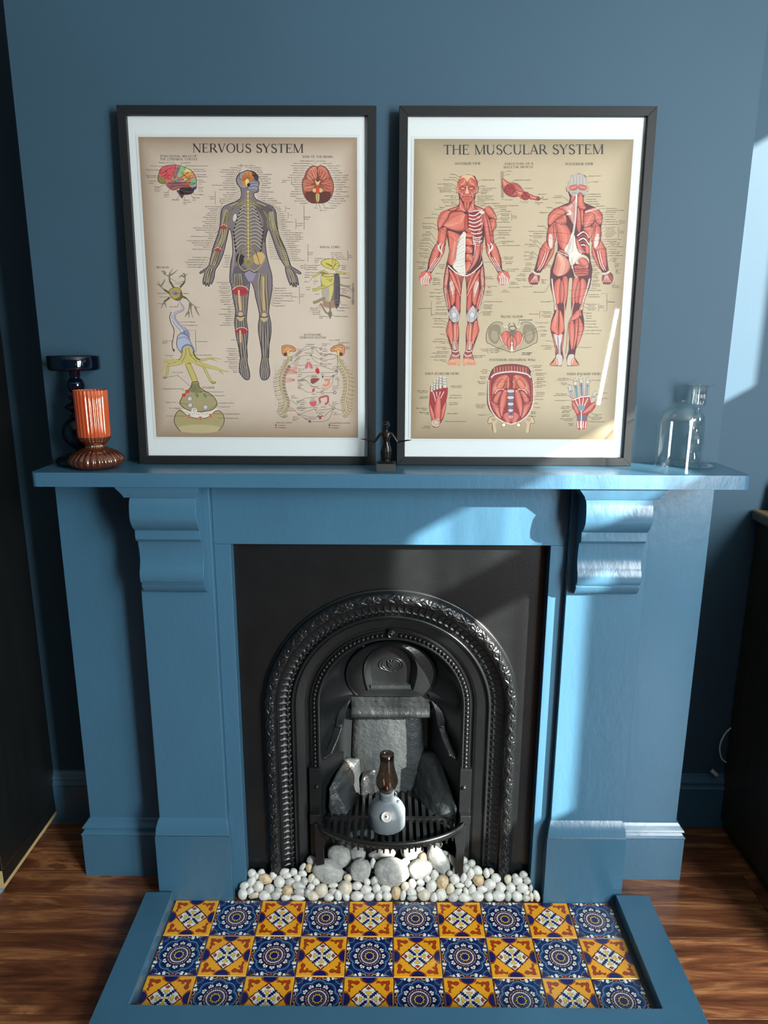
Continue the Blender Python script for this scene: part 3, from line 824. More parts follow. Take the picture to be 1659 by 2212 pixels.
M_BLOCK = paint('matt_black_block', rgb(42, 45, 44), 0.5, 0.06, 30, 300, 0.1)

# ------------------------------------------------------------------ dark blue glass candle holder
t = thing('candle_holder', 'dark blue glass candle holder with stacked ball stem at the left end of the mantel', 'candle holder', (-0.669, 0.0505, ST))
prof = [(0.0001,0.0),(0.050,0.0),(0.0535,0.004),(0.0535,0.010),(0.049,0.017),(0.036,0.022),(0.018,0.026),(0.0125,0.031)]
MB().lathe(prof, 40).build('base', G_NAVY, t, smooth=True)
prof = [(0.0125,0.0305)]
prof += [(max(0.0125, 0.0363*sin(a)), 0.0675-0.0363*cos(a)) for a in [pi*k/20 for k in range(2,19)]]
prof += [(0.012,0.0970),(0.0175,0.1000),(0.0182,0.1025),(0.0175,0.1050),(0.0110,0.1075),(0.014,0.1105),(0.023,0.117),(0.0268,0.1212),(0.023,0.1255),(0.0135,0.132),(0.0105,0.135),(0.0165,0.1385),(0.0176,0.141),(0.0165,0.1435),(0.0092,0.147)]
prof += [(max(0.0092, 0.0180*sin(a)), 0.1655-0.0180*cos(a)) for a in [pi*k/16 for k in range(2,15)]]
prof += [(0.0105,0.184),(0.0112,0.193),(0.0125,0.1965)]
MB().lathe(prof, 40).build('stem', G_NAVY, t, smooth=True)
prof = [(0.0001,0.1965),(0.047,0.1965),(0.0505,0.199),(0.0515,0.204),(0.0512,0.2250),(0.0500,0.2265),(0.0475,0.2250),(0.0470,0.207),(0.0440,0.203),(0.0001,0.203)]
MB().lathe(prof, 48).build('candle_cup', G_NAVY, t, smooth=True)

# ------------------------------------------------------------------ ribbed orange vase
t = thing('ribbed_vase', 'ribbed orange glass vase with copper brown bulb foot in front of dark blue candle holder', 'vase', (-0.6218, 0.006, ST))
NR = 26
rib = lambda amp: (lambda a, k: amp*abs(sin(NR*a/2))-amp*0.5)
prof = [(0.030,0.0),(0.040,0.002),(0.050,0.0075),(0.0546,0.0155),(0.052,0.0235),(0.043,0.0320),(0.030,0.0390),(0.0215,0.0425),(0.0190,0.0450),(0.0188,0.0480)]
MB().lathe([(0.0001,0.0)]+prof, 26*8, rib=rib(0.055)).build('bulb_foot', G_AMB, t, smooth=True)
prof = [(0.0188,0.0480),(0.0230,0.0520),(0.0285,0.0575),(0.0312,0.0640),(0.0312,0.0655)]
MB().lathe(prof, 26*8, rib=rib(0.05)).build('cup_base', G_AMB, t, smooth=True)
prof = [(0.0312,0.0655),(0.0316,0.080),(0.0320,0.120),(0.0325,0.1590),(0.0318,0.1598),(0.0308,0.1590),(0.0302,0.120),(0.0296,0.070)]
MB().lathe(prof, 26*8, rib=rib(0.06)).build('cup', G_ORG, t, smooth=True)

# ------------------------------------------------------------------ glass cloche and clear candlestick
t = thing('glass_cloche', 'clear glass bell cloche, the wider domed glass at the right end of the mantel', 'cloche', (0.5775, -0.0035, ST))
prof = [(0.0455,0.0002),(0.0462,0.0015),(0.0455,0.003)]+[(0.0452,0.01+0.085*k/5) for k in range(6)]+[(0.0452*cos(a), 0.096+0.0445*sin(a)) for a in [pi/2*k/14 for k in range(1,14)]]+[(0.0001,0.1405)]
MB().lathe(prof, 64).build('dome', G_CLEAR, t, smooth=True)
prof = [(r-0.0016 if r > 0.002 else r, z-0.0016 if z > 0.09 else z) for r, z in prof[2:]]
MB().lathe(prof, 64).build('dome_inner_skin', G_CLEAR, t, smooth=True)
MB().lathe([(0.0001,0.1402),(0.004,0.1402),(0.0055,0.1425),(0.005,0.1445),(0.0001,0.1455)], 20).build('knop', G_CLEAR, t, smooth=True)
t = thing('glass_candlestick', 'clear glass candlestick with fluted flared rim standing behind the glass cloche', 'candlestick', (0.6345, 0.0600, ST))
NF = 18
wav = lambda amp: (lambda a, k: amp*cos(NF*a))
MB().lathe([(0.0425,0.0030),(0.038,0.0045),(0.026,0.0085),(0.016,0.0125),(0.0115,0.016)], NF*8, rib=wav(0.035)).build('foot', G_FLUTE, t, smooth=True)
MB().lathe([(0.0001,0.0004),(0.038,0.0004),(0.0420,0.0015),(0.0427,0.003)], NF*8, rib=wav(0.035)).build('foot_underside', G_FLUTE, t, smooth=True)
prof = [(0.0115,0.016),(0.0108,0.022),(0.008,0.028)]+[(max(0.008,0.0208*sin(a)), 0.0515-0.0225*cos(a)) for a in [pi*k/14 for k in range(2,13)]]+[(0.0075,0.0780),(0.0085,0.082)]
prof += [(max(0.0075,0.0178*sin(a)), 0.0995-0.0165*cos(a)) for a in [pi*k/12 for k in range(2,11)]]+[(0.006,0.1185),(0.0055,0.124)]
MB().lathe(prof, 36).build('stem', G_FLUTE, t, smooth=True)
MB().lathe([(0.0055,0.124),(0.0135,0.128),(0.0148,0.131),(0.0146,0.150),(0.0152,0.164),(0.0185,0.168),(0.0285,0.1715),(0.0275,0.1722),(0.0165,0.169),(0.0132,0.164),(0.0128,0.131)], NF*8, rib=wav(0.045)).build('socket', G_FLUTE, t, smooth=True)

# ------------------------------------------------------------------ figurine on its block
tag(MB().box(-0.0195, 0.0195, -0.018, 0.018, 0.0, 0.0165).build('display_block', M_BLOCK, None, bevel=0.0005), 'small matt black block under the dark figurine at the middle of the mantel', 'block').location = (-0.0210, -0.016, ST)
t = thing('figurine', 'small dark bronze figurine of a standing woman with both arms stretched out sideways', 'figurine', (-0.0212, -0.014, ST+0.0165))
bx = MB()
rows = []
for z, w in ((0.0,0.0135),(0.0006,0.0142),(0.0036,0.0135),(0.0040,0.0130)):
    rows.append([(-w,-w*0.95,z),(w,-w*0.95,z),(w,w*0.95,z),(-w,w*0.95,z)])
m_ = MB().grid(rows, closed=True); m_.add(rows[0], [(3,2,1,0)]); m_.add(rows[-1], [(0,1,2,3)])
m_.build('foot_plate', M_STATUE, t)
def ell_loft(mb, secs, n=40, flute=None):
    rows = []
    for k, (z, cx, cy, rx, ry) in enumerate(secs):
        rows.append([(cx+rx*cos(a)*(1+(flute(a, z) if flute else 0)), cy+ry*sin(a)*(1+(flute(a, z) if flute else 0)), z) for a in [2*pi*i/n for i in range(n)]])
    mb.grid(rows, closed=True); mb.add(rows[0], [tuple(range(n-1,-1,-1))]); mb.add(rows[-1], [tuple(range(n))])
sm = MB()
def flute(a, z): return 0.035*cos(14*a) if z < 0.030 else (0.035*cos(14*a)*max(0, (0.036-z)/0.006) if z < 0.036 else 0)
ell_loft(sm, [(0.0035,0,0,0.0085,0.0075),(0.008,0,0,0.0088,0.0075),(0.010,0,0,0.0098,0.0082),(0.016,0,0,0.0102,0.0084),(0.024,0,0,0.0108,0.0086),(0.030,0,0,0.0098,0.0078),(0.036,0,0,0.0078,0.0064),
              (0.043,0,0,0.0063,0.0054),(0.048,0,-0.0003,0.0072,0.0058),(0.053,0,-0.0008,0.0082,0.0068),(0.057,0,-0.0003,0.0092,0.0060),(0.0605,0,0,0.0105,0.0050),(0.0625,0,0,0.0085,0.0042),(0.0640,0,0,0.0045,0.0036),(0.066,0,0,0.0034,0.0032),(0.070,0,0,0.0033,0.0033)], 84, flute)
sm.sphere((0,0.0002,0.0765), 0.0072, 20, 14, (0.86,0.95,1.12))
sm.sphere((0,-0.0010,0.0722), 0.0048, 14, 10, (0.9,1.0,0.8))
sm.sphere((-0.0034,-0.0042,0.0530), 0.0031, 12, 8); sm.sphere((0.0034,-0.0042,0.0530), 0.0031, 12, 8)
sm.tube([(0,-0.0064,0.0785),(0,-0.0080,0.0748),(0,-0.0072,0.0742)], [0.0007,0.0011,0.0006], 8)
for sx in (-1, 1):
    sm.sphere((sx*0.0027,-0.0062,0.0775), 0.0011, 8, 6, (1.3,0.7,0.7)); sm.tube([(sx*0.0012,-0.0068,0.0794),(sx*0.0044,-0.0060,0.0793)], 0.0006, 6)
    sm.sphere((sx*0.0062,0.0002,0.0760), 0.0016, 8, 6, (0.5,0.8,1.3))
sm.tube([(-0.0018,-0.0064,0.0713),(0,-0.0068,0.0711),(0.0018,-0.0064,0.0713)], 0.0007, 6)
dz = {-1: 0.0020, 1: 0.0}
for sx in (-1, 1):
    q = dz[sx]; sh = (sx*0.0095,0,0.0600)
    arm = [sh, (sx*0.0150,-0.0005,0.0535), (sx*0.0215,-0.001,0.0440+q*0.2), (sx*0.0245,-0.001,0.0425+q*0.3), (sx*0.034,-0.002,0.0445+q*0.6), (sx*0.0420,-0.003,0.0460+q)]
    sm.tube(smooth_curve(arm, 4), [0.0032-0.0018*i/20 for i in range(21)], 12)
    # palm and five fingers, palm upwards
    w = arm[-1]
    sm.sphere((w[0]+sx*0.0022, w[1], w[2]+0.0002), 0.0030, 12, 8, (1.15,0.95,0.45))
    for k, (dy, ln) in enumerate(((-0.0022,0.0058),(-0.0008,0.0068),(0.0006,0.0064),(0.0019,0.0050))):
        sm.tube([(w[0]+sx*0.0030, w[1]+dy, w[2]+0.0002), (w[0]+sx*(0.0030+ln*0.6), w[1]+dy*1.1, w[2]+0.0004), (w[0]+sx*(0.0030+ln), w[1]+dy*1.15, w[2]+0.0010)], [0.0007,0.0006,0.0004], 7)
    sm.tube([(w[0]+sx*0.0012, w[1]-0.0024, w[2]+0.0003), (w[0]+sx*0.0030, w[1]-0.0042, w[2]+0.0012), (w[0]+sx*0.0046, w[1]-0.0048, w[2]+0.0018)], [0.0008,0.0007,0.0005], 7)
st = sm.build('body', M_STATUE, t, smooth=True)
md = st.modifiers.new('remesh', 'REMESH'); md.mode = 'VOXEL'; md.voxel_size = 0.00042; md.use_smooth_shade = True
hair = MB()
rows = []
n = 28
for k in range(9):
    ph = (pi*0.60)*k/8+0.001
    rows.append([(0.0071*sin(ph)*cos(a), 0.0007+0.0076*sin(ph)*sin(a)*(1.0 if sin(a) > 0 else 0.86), 0.0770+0.0086*cos(ph)*(1 if cos(ph) > 0 else 1.8)*(1 if (sin(a) > -0.35 or ph < pi*0.32) else 0.55)) for a in [2*pi*i/n for i in range(n)]])
hair.grid(rows, closed=True).build('hair', M_STATUE, t, smooth=True)

# ------------------------------------------------------------------ lantern on the grate
LZ = GZ+0.0002
t = thing('oil_lantern', 'small grey oil lantern with smoked glass chimney standing on the fire grate', 'lantern', (-0.016, 0.062, LZ))
M_LAMP = paint('grey_enamel', rgb(116, 126, 130), 0.42, 0.04, 20, 220, 0.08)
M_CHROME = paint('polished_chrome', rgb(225, 226, 224), 0.12, 0.02, metal=1.0, bstr=0)
M_KNOB = paint('satin_silver_knob', rgb(214, 208, 200), 0.35, 0.03, metal=0.35, bstr=0)
M_BRASS = paint('dull_brass', rgb(176, 142, 88), 0.3, 0.05, metal=0.9, bstr=0)
prof = [(0.0001,0.0),(0.0435,0.0),(0.0455,0.002),(0.0455,0.0375),(0.0450,0.0400),(0.0440,0.0420),(0.0410,0.0490),(0.0350,0.0572),(0.0270,0.0635),(0.0200,0.0672),(0.0178,0.0700)]
MB().lathe(prof, 56).build('tank', M_LAMP, t, smooth=True)
MB().lathe([(0.0175,0.0698),(0.0178,0.084),(0.0186,0.0860),(0.0186,0.090),(0.0165,0.0915),(0.0001,0.0915)], 40).build('collar', M_LAMP, t, smooth=True)
prof = [(0.0160,0.0915),(0.0175,0.0950),(0.0230,0.1030),(0.0268,0.1130),(0.0270,0.1190),(0.0245,0.1310),(0.0205,0.1450),(0.0178,0.1600),(0.0168,0.1760),(0.0170,0.1900),(0.0164,0.1903),(0.0161,0.1760)]
MB().lathe(prof, 48).build('chimney', G_SMOKE, t, smooth=True)
MB().lathe([(0.0001,0.0915),(0.0060,0.0915),(0.0062,0.098),(0.0035,0.100),(0.0016,0.106),(0.0010,0.118),(0.0001,0.1195)], 16).build('burner', M_BRASS, t, smooth=True)
kb = MB().lathe([(0.0001,0.0052),(0.0030,0.0054),(0.0042,0.0046),(0.0092,0.0050),(0.0112,0.0060),(0.0124,0.0050),(0.0128,0.0)], 28, (0,0,0), axis='y')
k_ = kb.build('control_knob', M_KNOB, t, smooth=True); k_.location = (-0.0010, -0.0395, 0.0465); k_.rotation_euler = (-0.75, 0, 0)
MB().lathe([(0.0001,0.0072),(0.0020,0.0070),(0.0022,0.0055)], 12, (0,0,0), axis='y').build('knob_eye', M_BLOCK, k_, smooth=True)
fc = MB().lathe([(0.0001,0.008),(0.0035,0.008),(0.0045,0.006),(0.0045,0.0)], 16, (0.0290,-0.006,0.058)).build('filler_cap', M_LAMP, t, smooth=True)
MB().tube(smooth_curve([(0.0185,-0.004,0.078),(0.0215,-0.006,0.082),(0.0225,-0.007,0.088),(0.0200,-0.006,0.092)], 4), 0.0012, 8).build('handle_loop', M_LAMP, t, smooth=True)

# ------------------------------------------------------------------ left cabinet
cb = thing('tall_cabinet', 'tall black cabinet with pale raw plywood bottom edge at the left of the chimney breast', 'cabinet', (-1.20, 0.16, -0.008))
M_PLY = paint('raw_plywood_edge', rgb(196, 170, 120), 0.6, 0.18, 8, 90, 0.3, (4, 4, 60))
M_DARKREC = paint('black_recess', rgb(10, 11, 12), 0.7, 0.1)
M_GREYPL = paint('grey_plastic_foot', rgb(120, 136, 145), 0.5, 0.05)
CX1, CY0, CY1 = -0.945, 0.012, 0.302
part(MB().box(-1.45, CX1-0.0006, CY0+0.002, CY1, 0.0685, 2.05), 'carcass', M_BLACKBOARD, cb, bevel=0.001)
part(MB().box(CX1-0.016, CX1, CY0+0.001, CY1, 0.030, 0.0675), 'plinth_board', M_BLACKBOARD, cb)
part(MB().box(-1.45, CX1-0.018, CY0+0.03, CY1, 0.030, 0.066), 'plinth_recess', M_DARKREC, cb)
part(MB().box(-1.45, CX1+0.001, CY0, CY1, 0.019, 0.0295), 'bottom_board', M_PLY, cb, bevel=0.0005)
part(MB().box(-1.45, CX1-0.0005, CY0, CY0+0.002, 0.0600, 0.0675), 'raw_edge', M_PLY, cb)
part(MB().box(CX1-0.0105, CX1-0.0002, CY0-0.0005, CY0+0.001, 0.0300, 0.0598), 'raw_edge', M_PLY, cb)
part(MB().box(CX1-0.0008, CX1+0.0004, CY0+0.004, CY1-0.06, 0.0672, 0.0686), 'metal_seam', M_CHROME, cb)
part(MB().box(CX1-0.0008, CX1+0.0004, CY0+0.0005, CY0+0.0020, 0.0700, 0.55), 'metal_seam', M_CHROME, cb)
for fy in (CY0+0.02, CY1-0.05):
    part(MB().lathe([(0.0001,-0.008),(0.014,-0.008),(0.016,-0.002),(0.012,0.006),(0.012,0.019),(0.0001,0.019)], 20, (CX1-0.03, fy, 0)), 'foot', M_GREYPL, cb, smooth=True)
part(MB().lathe([(0.0001,0.0008),(0.0014,0.0006),(0.0016,0)], 12, (CX1-0.0005, 0.155, 0.515), axis='x'), 'screw_cap', M_CHROME, cb)

# ------------------------------------------------------------------ right sideboard
sb = thing('sideboard', 'dark brown wooden sideboard with overhanging top in the right alcove', 'sideboard', (1.25, 0.05, -0.008))
def grain(name, lo, hi, sc):
    m, nt, b = node_mat(name); f = noise(nt, coord(nt, sc), 4, 6, 0.65, 0.6)
    nt.links.new(ramp(nt, f, [(0.3, lo), (0.7, hi)]), b.inputs['Base Color']); b.inputs['Roughness'].default_value = 0.42
    bump(nt, b, f, 0.15, 0.0006); return m
M_SIDE = grain('dark_oak_veneer', rgb(40,33,27), rgb(66,54,42), (14, 14, 0.9))
M_STOP = grain('light_oak_edge', rgb(94,84,72), rgb(120,106,88), (1.2, 10, 10))
M_STOP2 = grain('waxed_oak_top', rgb(120,92,64), rgb(160,126,90), (10, 1.2, 10))
SX0 = 0.920
part(MB().box(SX0, 1.60, -0.30, 0.2999, 0.022, 0.874), 'side_panel', M_SIDE, sb, bevel=0.002)
part(MB().box(SX0-0.005, 1.61, -0.306, 0.3005, 0.8745, 0.8825), 'under_moulding', M_SIDE, sb, bevel=0.001)
part(MB().box(SX0-0.016, 1.62, -0.314, 0.2995, 0.883, 0.9055), 'top_board', M_STOP, sb, bevel=0.002)
part(MB().box(SX0-0.012, 1.612, -0.31, 0.296, 0.9055, 0.9068), 'top_veneer', M_STOP2, sb)
part(MB().box(SX0+0.01, 1.59, -0.28, 0.2985, -0.008, 0.022), 'plinth', M_SIDE, sb)
# white jar standing on the sideboard, cut by the right edge of the picture
M_JAR = paint('white_glazed_jar', rgb(206, 214, 216), 0.35, 0.04)
t = thing('white_jar', 'pale white jar with a ribbed lid standing on the dark brown sideboard', 'jar', (0.9790, 0.262, 0.907))
MB().lathe([(0.0001,0),(0.036,0),(0.038,0.002),(0.038,0.030),(0.037,0.032),(0.0001,0.032)], 40).build('body', M_JAR, t, smooth=True)
MB().lathe([(0.0345,0.032),(0.0345,0.035),(0.0335,0.062),(0.0325,0.0735),(0.030,0.075),(0.0001,0.075)], 40*4, rib=lambda a,k: 0.012*cos(40*a)).build('lid', M_JAR, t, smooth=True)

# white cable and plug in the right alcove
M_CAB = paint('white_plastic_cable', rgb(214, 218, 216), 0.4, 0.02, bstr=0)
cabl = MB().tube(smooth_curve([(0.918,0.292,0.300),(0.905,0.291,0.285),(0.8955,0.290,0.262),(0.8935,0.290,0.242),(0.897,0.290,0.222),(0.9045,0.291,0.205),(0.917,0.292,0.195)], 5), 0.0021, 8).build('cable', M_CAB, None, smooth=True)
tag(cabl, 'short loop of white cable hanging on the dark wall behind the sideboard', 'cable')
pl = thing('plug', 'white plug hanging low on the dark alcove wall beside the sideboard', 'plug', (0.886, 0.288, 0.165))
pl.rotation_euler = (0, 0.72, 0)
MB().box(-0.011, 0.011, -0.005, 0.005, -0.0045, 0.0045).build('plug_body', M_CAB, pl, bevel=0.0012)
MB().box(-0.016, -0.011, -0.002, 0.002, -0.003, 0.003).build('plug_tip', M_CHROME, pl)

# ------------------------------------------------------------------ unseen drapes, sheer and blind, added at the side window to shape the sunlight
def wavy(name, y0, y1, z0, z1, x, mat, amp, per, label, cat):
    rows = []; n = int((y1-y0)/0.006)+2
    for j in range(9):
        z = z0+(z1-z0)*j/8
        rows.append([(x+amp*sin(2*pi*(y0+(y1-y0)*i/n)/per+0.4*sin(3*z)), y0+(y1-y0)*i/n, z) for i in range(n+1)])
    o = MB().grid(rows).build(name, mat, None, smooth=True); return tag(o, label, cat)
M_DRAPE = paint('navy_drape_cloth', rgb(30, 44, 66), 0.85, 0.1, 20, 400, 0.3)
wavy('added_curtain', -1.245, -0.640, 0.90, 1.735, 1.865, M_DRAPE, 0.006, 0.07, 'unseen navy drape added to block sun through the lower half of the side window', 'added_curtain')
wavy('added_curtain', -0.70, -0.50, 0.90, 1.75, 1.880, M_DRAPE, 0.004, 0.05, 'unseen narrow navy drape added to block sun at the window end nearest the breast', 'added_curtain')
tag(MB().box(1.845, 1.850, -1.73, -1.040, 1.955, 2.52).build('added_blind', paint('grey_blind_cloth', rgb(120,124,128), 0.8), None), 'unseen grey roller blind added to block sun through the top of the side window', 'blind')
m = bpy.data.materials.new('sheer_net'); m.use_nodes = True; nt = m.node_tree; nt.nodes.clear()
out = nt.nodes.new('ShaderNodeOutputMaterial'); tr = nt.nodes.new('ShaderNodeBsdfTransparent'); df = nt.nodes.new('ShaderNodeBsdfDiffuse'); mx = nt.nodes.new('ShaderNodeMixShader')
df.inputs['Color'].default_value = (0.8, 0.8, 0.78, 1)
f1 = noise(nt, coord(nt, (1, 17, 0.8), 'Object'), 1.0, 2, 0.5, 0.3)
nt.links.new(ramp(nt, f1, [(0.45, (0.02,)*3+(1,)), (0.66, (0.42,)*3+(1,))]), mx.inputs[0])
nt.links.new(tr.outputs[0], mx.inputs[1]); nt.links.new(df.outputs[0], mx.inputs[2]); nt.links.new(mx.outputs[0], out.inputs[0])
tag(MB().box(1.885, 1.8852, -1.72, -1.10, 1.0, 2.50).build('added_net', m, None), 'unseen white net added to mottle the sun through the side window', 'added_curtain')
# ------------------------------------------------------------------ framed anatomical posters
def homography(src, dst):
    A = []; B = []
    for (x, y), (u, v) in zip(src, dst):
        A.append([x, y, 1, 0, 0, 0, -u*x, -u*y]); B.append(u); A.append([0, 0, 0, x, y, 1, -v*x, -v*y]); B.append(v)
    n = 8
    for i in range(n):
        p = max(range(i, n), key=lambda r: abs(A[r][i])); A[i], A[p] = A[p], A[i]; B[i], B[p] = B[p], B[i]
        for r in range(n):
            if r != i:
                f = A[r][i]/A[i][i]
                for c in range(i, n): A[r][c] -= f*A[i][c]
                B[r] -= f*B[i]
    h = [B[i]/A[i][i] for i in range(n)]
    return lambda x, y: ((h[0]*x+h[1]*y+h[2])/(h[6]*x+h[7]*y+1), (h[3]*x+h[4]*y+h[5])/(h[6]*x+h[7]*y+1))

# small italic lettering: outlines of the built-in font, laid out letter by letter
GL = {}
def glyph_mesh(body):
    cu = bpy.data.curves.new('tmp', 'FONT'); cu.body = body; cu.resolution_u = 1; cu.size = 1.0; cu.fill_mode = 'FRONT'
    ob = bpy.data.objects.new('tmp', cu); me = ob.to_mesh()
    vs = [tuple(v.co) for v in me.vertices]; fs = [tuple(p.vertices) for p in me.polygons]
    ob.to_mesh_clear(); bpy.data.objects.remove(ob); bpy.data.curves.remove(cu); return vs, fs
def _w(body): return max([v[0] for v in glyph_mesh(body)[0]] or [0])
_base = _w('..'); 
for ch in 'ABCDEFGHIJKLMNOPQRSTUVWXYZabcdefghijklmnopqrstuvwxyz(),.-/':
    vs, fs = glyph_mesh(ch); GL[ch] = (vs, fs, _w('.'+ch+'.')-_base)
GL[' '] = ([], [], 0.26)
def text_width(s, size): return sum(GL[c][2]*0.93 for c in s if c in GL)*size
INK = rgb(52, 44, 40)
def small_text(P, s, x, y, size=21.0, align='l', col=INK, lay=9, shear=0.25):
    """size in drawing units (line height); y is the baseline, drawing y runs down"""
    w = text_width(s, size)
    if align == 'r': x -= w
    if align == 'c': x -= w/2
    for c in s:
        if c not in GL: continue
        vs, fs, adv = GL[c]; n = len(P.v)
        for v in vs: P.v.append(P.pt(x+(v[0]*0.93+shear*v[1])*size, y-v[1]*size*0.93, lay))
        for f in fs: P.f.append(tuple(n+i for i in f)); P.c.append([col]*len(f))
        x += adv*0.93*size
# serif capitals for titles: thick and thin strokes with bracketed feet
TK, TN = 0.150, 0.060
def serif_glyph(c):
    L = []; T = TK; t = TN; H = 1.0
    def st(x, y0=0, y1=H, w=T, f0=True, f1=True):
        L.append(([(x,y0),(x,y1)], w))
        for y, f, d in ((y0,f0,1),(y1,f1,-1)):
            if f: L.append(([(x-0.14-(w-t)/4,y+d*0.018),(x+0.14+(w-t)/4,y+d*0.018)], 0.036))
    def dg(a, b, w, f0=False, f1=False):
        L.append(([a,b], w))
        for p, f in ((a,f0),(b,f1)):
            if f:
                d = 1 if p[1] < 0.5 else -1; L.append(([(p[0]-0.15,p[1]+d*0.018),(p[0]+0.15,p[1]+d*0.018)], 0.036))
    def hb(y, x0, x1, w=t): L.append(([(x0,y),(x1,y)], w))
    def arc(cx, cy, rx, ry, a0, a1, n=18):
        pts = []; ws = []
        for i in range(n+1):
            a = a0+(a1-a0)*i/n; pts.append((cx+rx*cos(a), cy+ry*sin(a))); ws.append(t+(T-t)*abs(cos(a))**1.3)
        L.append((pts, ws))
    def tick(x, y, d, l=0.14): L.append(([(x,y),(x,y+d*l)], 0.036))
    W_ = 0.8
    if c == 'N': st(0.16,w=t); st(0.80,w=t,f0=False); dg((0.14,0.98),(0.80,0.0),T); W_ = 0.98
    elif c == 'E': st(0.18); hb(0.98,0.18,0.66); hb(0.02,0.18,0.70); hb(0.52,0.18,0.52); tick(0.66,0.98,-1,0.18); tick(0.70,0.02,1,0.2); tick(0.52,0.42,1,0.2); W_ = 0.78
    elif c == 'F': st(0.18); hb(0.98,0.18,0.62); hb(0.52,0.18,0.50); tick(0.62,0.98,-1,0.18); tick(0.50,0.42,1,0.2); W_ = 0.68
    elif c == 'R': st(0.18); hb(0.98,0.18,0.42); hb(0.48,0.18,0.42); arc(0.42,0.73,0.20,0.25,pi/2,-pi/2); dg((0.42,0.48),(0.80,0.0),T,False,False); hb(0.018,0.74,0.92,0.036); W_ = 0.88
    elif c == 'P': st(0.18); hb(0.98,0.18,0.42); hb(0.46,0.18,0.42); arc(0.42,0.72,0.22,0.26,pi/2,-pi/2); W_ = 0.74
    elif c == 'B': st(0.18); hb(0.98,0.18,0.40); hb(0.52,0.18,0.42); hb(0.02,0.18,0.42); arc(0.40,0.75,0.19,0.23,pi/2,-pi/2); arc(0.42,0.27,0.24,0.25,pi/2,-pi/2); W_ = 0.78
    elif c == 'D': st(0.18); hb(0.98,0.18,0.42); hb(0.02,0.18,0.42); arc(0.42,0.5,0.40,0.48,pi/2,-pi/2); W_ = 0.94
    elif c == 'V': dg((0.12,1),(0.44,0.0),T,True); dg((0.76,1),(0.44,0.0),t,True); W_ = 0.88
    elif c == 'W': dg((0.10,1),(0.36,0),T,True); dg((0.58,1),(0.36,0),t,True); dg((0.58,1),(0.82,0),T); dg((1.06,1),(0.82,0),t,True); W_ = 1.16
    elif c == 'A': dg((0.42,1),(0.10,0),t,False,True); dg((0.42,1),(0.76,0),T,False,True); hb(0.34,0.22,0.64); W_ = 0.86
    elif c == 'O': arc(0.50,0.5,0.40,0.50,0,2*pi,36); W_ = 1.0
    elif c == 'Q': arc(0.50,0.5,0.40,0.50,0,2*pi,36); dg((0.5,0.1),(0.85,-0.2),T); W_ = 1.0
    elif c == 'C': arc(0.52,0.5,0.42,0.50,pi*0.22,pi*1.78,30); tick(0.84,0.96,-1,0.24); W_ = 0.94
    elif c == 'G': arc(0.52,0.5,0.42,0.50,pi*0.22,pi*1.72,30); tick(0.84,0.96,-1,0.24); st(0.84,0.05,0.42,T,False,True); W_ = 1.0
    elif c == 'U': st(0.18,0.34,1,T,False,True); st(0.76,0.34,1,t,False,True); arc(0.47,0.34,0.29,0.34,pi,2*pi); W_ = 0.94
    elif c == 'S':
        arc(0.36,0.75,0.20,0.24,pi*0.15,pi*1.25,16); arc(0.38,0.25,0.24,0.26,-pi*0.85,pi*0.30,16); dg((0.22,0.60),(0.55,0.42),T); tick(0.58,0.96,-1,0.2); tick(0.12,0.04,1,0.22); W_ = 0.72
    elif c == 'Y': dg((0.08,1),(0.42,0.46),T,True); dg((0.76,1),(0.42,0.46),t,True); st(0.42,0,0.48,T,True,False); W_ = 0.84
    elif c == 'X': dg((0.10,1),(0.76,0),T,True,True); dg((0.74,1),(0.10,0),t,True,True); W_ = 0.86
    elif c == 'K': st(0.18); dg((0.24,0.42),(0.70,1),t,False,True); dg((0.36,0.55),(0.78,0),T,False,True); W_ = 0.88
    elif c == 'T': st(0.42,0,1,T,True,False); hb(0.98,0.06,0.78); tick(0.06,0.98,-1,0.18); tick(0.78,0.98,-1,0.18); W_ = 0.84
    elif c == 'M': st(0.16,w=t); st(0.98); dg((0.16,1),(0.55,0.0),T); dg((0.97,1),(0.55,0.0),t); W_ = 1.14
    elif c == 'H': st(0.18); st(0.80); hb(0.52,0.18,0.80); W_ = 0.98
    elif c == 'L': st(0.18); hb(0.02,0.18,0.66); tick(0.66,0.02,1,0.22); W_ = 0.72
    elif c == 'I': st(0.20); W_ = 0.40
    elif c == 'J': st(0.28,0.1,1); W_ = 0.45
    elif c == 'Z': hb(0.98,0.1,0.7); hb(0.02,0.1,0.7); dg((0.68,0.98),(0.12,0.02),T); W_ = 0.8
    elif c == '(': arc(0.42,0.42,0.26,0.68,pi*0.68,pi*1.32,12); W_ = 0.36
    elif c == ')': arc(-0.06,0.42,0.26,0.68,-pi*0.32,pi*0.32,12); W_ = 0.36
    elif c == ' ': W_ = 0.42
    return L, W_
def serif_text(P, s, x0, x1, y0, y1, size, col, lay=9):
    """capitals from (x0, y0) to (x1, y1) on the baseline, cap height size"""
    tot = sum(serif_glyph(c)[1] for c in s); k = (x1-x0)/(tot*size)
    x = 0.0
    for c in s:
        L, w = serif_glyph(c)
        for pts, ww in L:
            q = []
            for a, b in pts:
                X = x0+(x+a)*size*k; Y = y0+(y1-y0)*((X-x0)/(x1-x0))-b*size; q.append((X, Y))
            P.line(q, [v*size for v in ww] if isinstance(ww, list) else ww*size, col, lay)
        x += w
def column(P, x, y, dy, names, size=21, align='r', dx=0.0, col=INK):
    for i, s in enumerate(names): small_text(P, s, x+dx*i, y+dy*i, size, align, col)
def hexlerp(a, b, t): return tuple(a[i]+(b[i]-a[i])*t for i in range(3))+(1.0,)
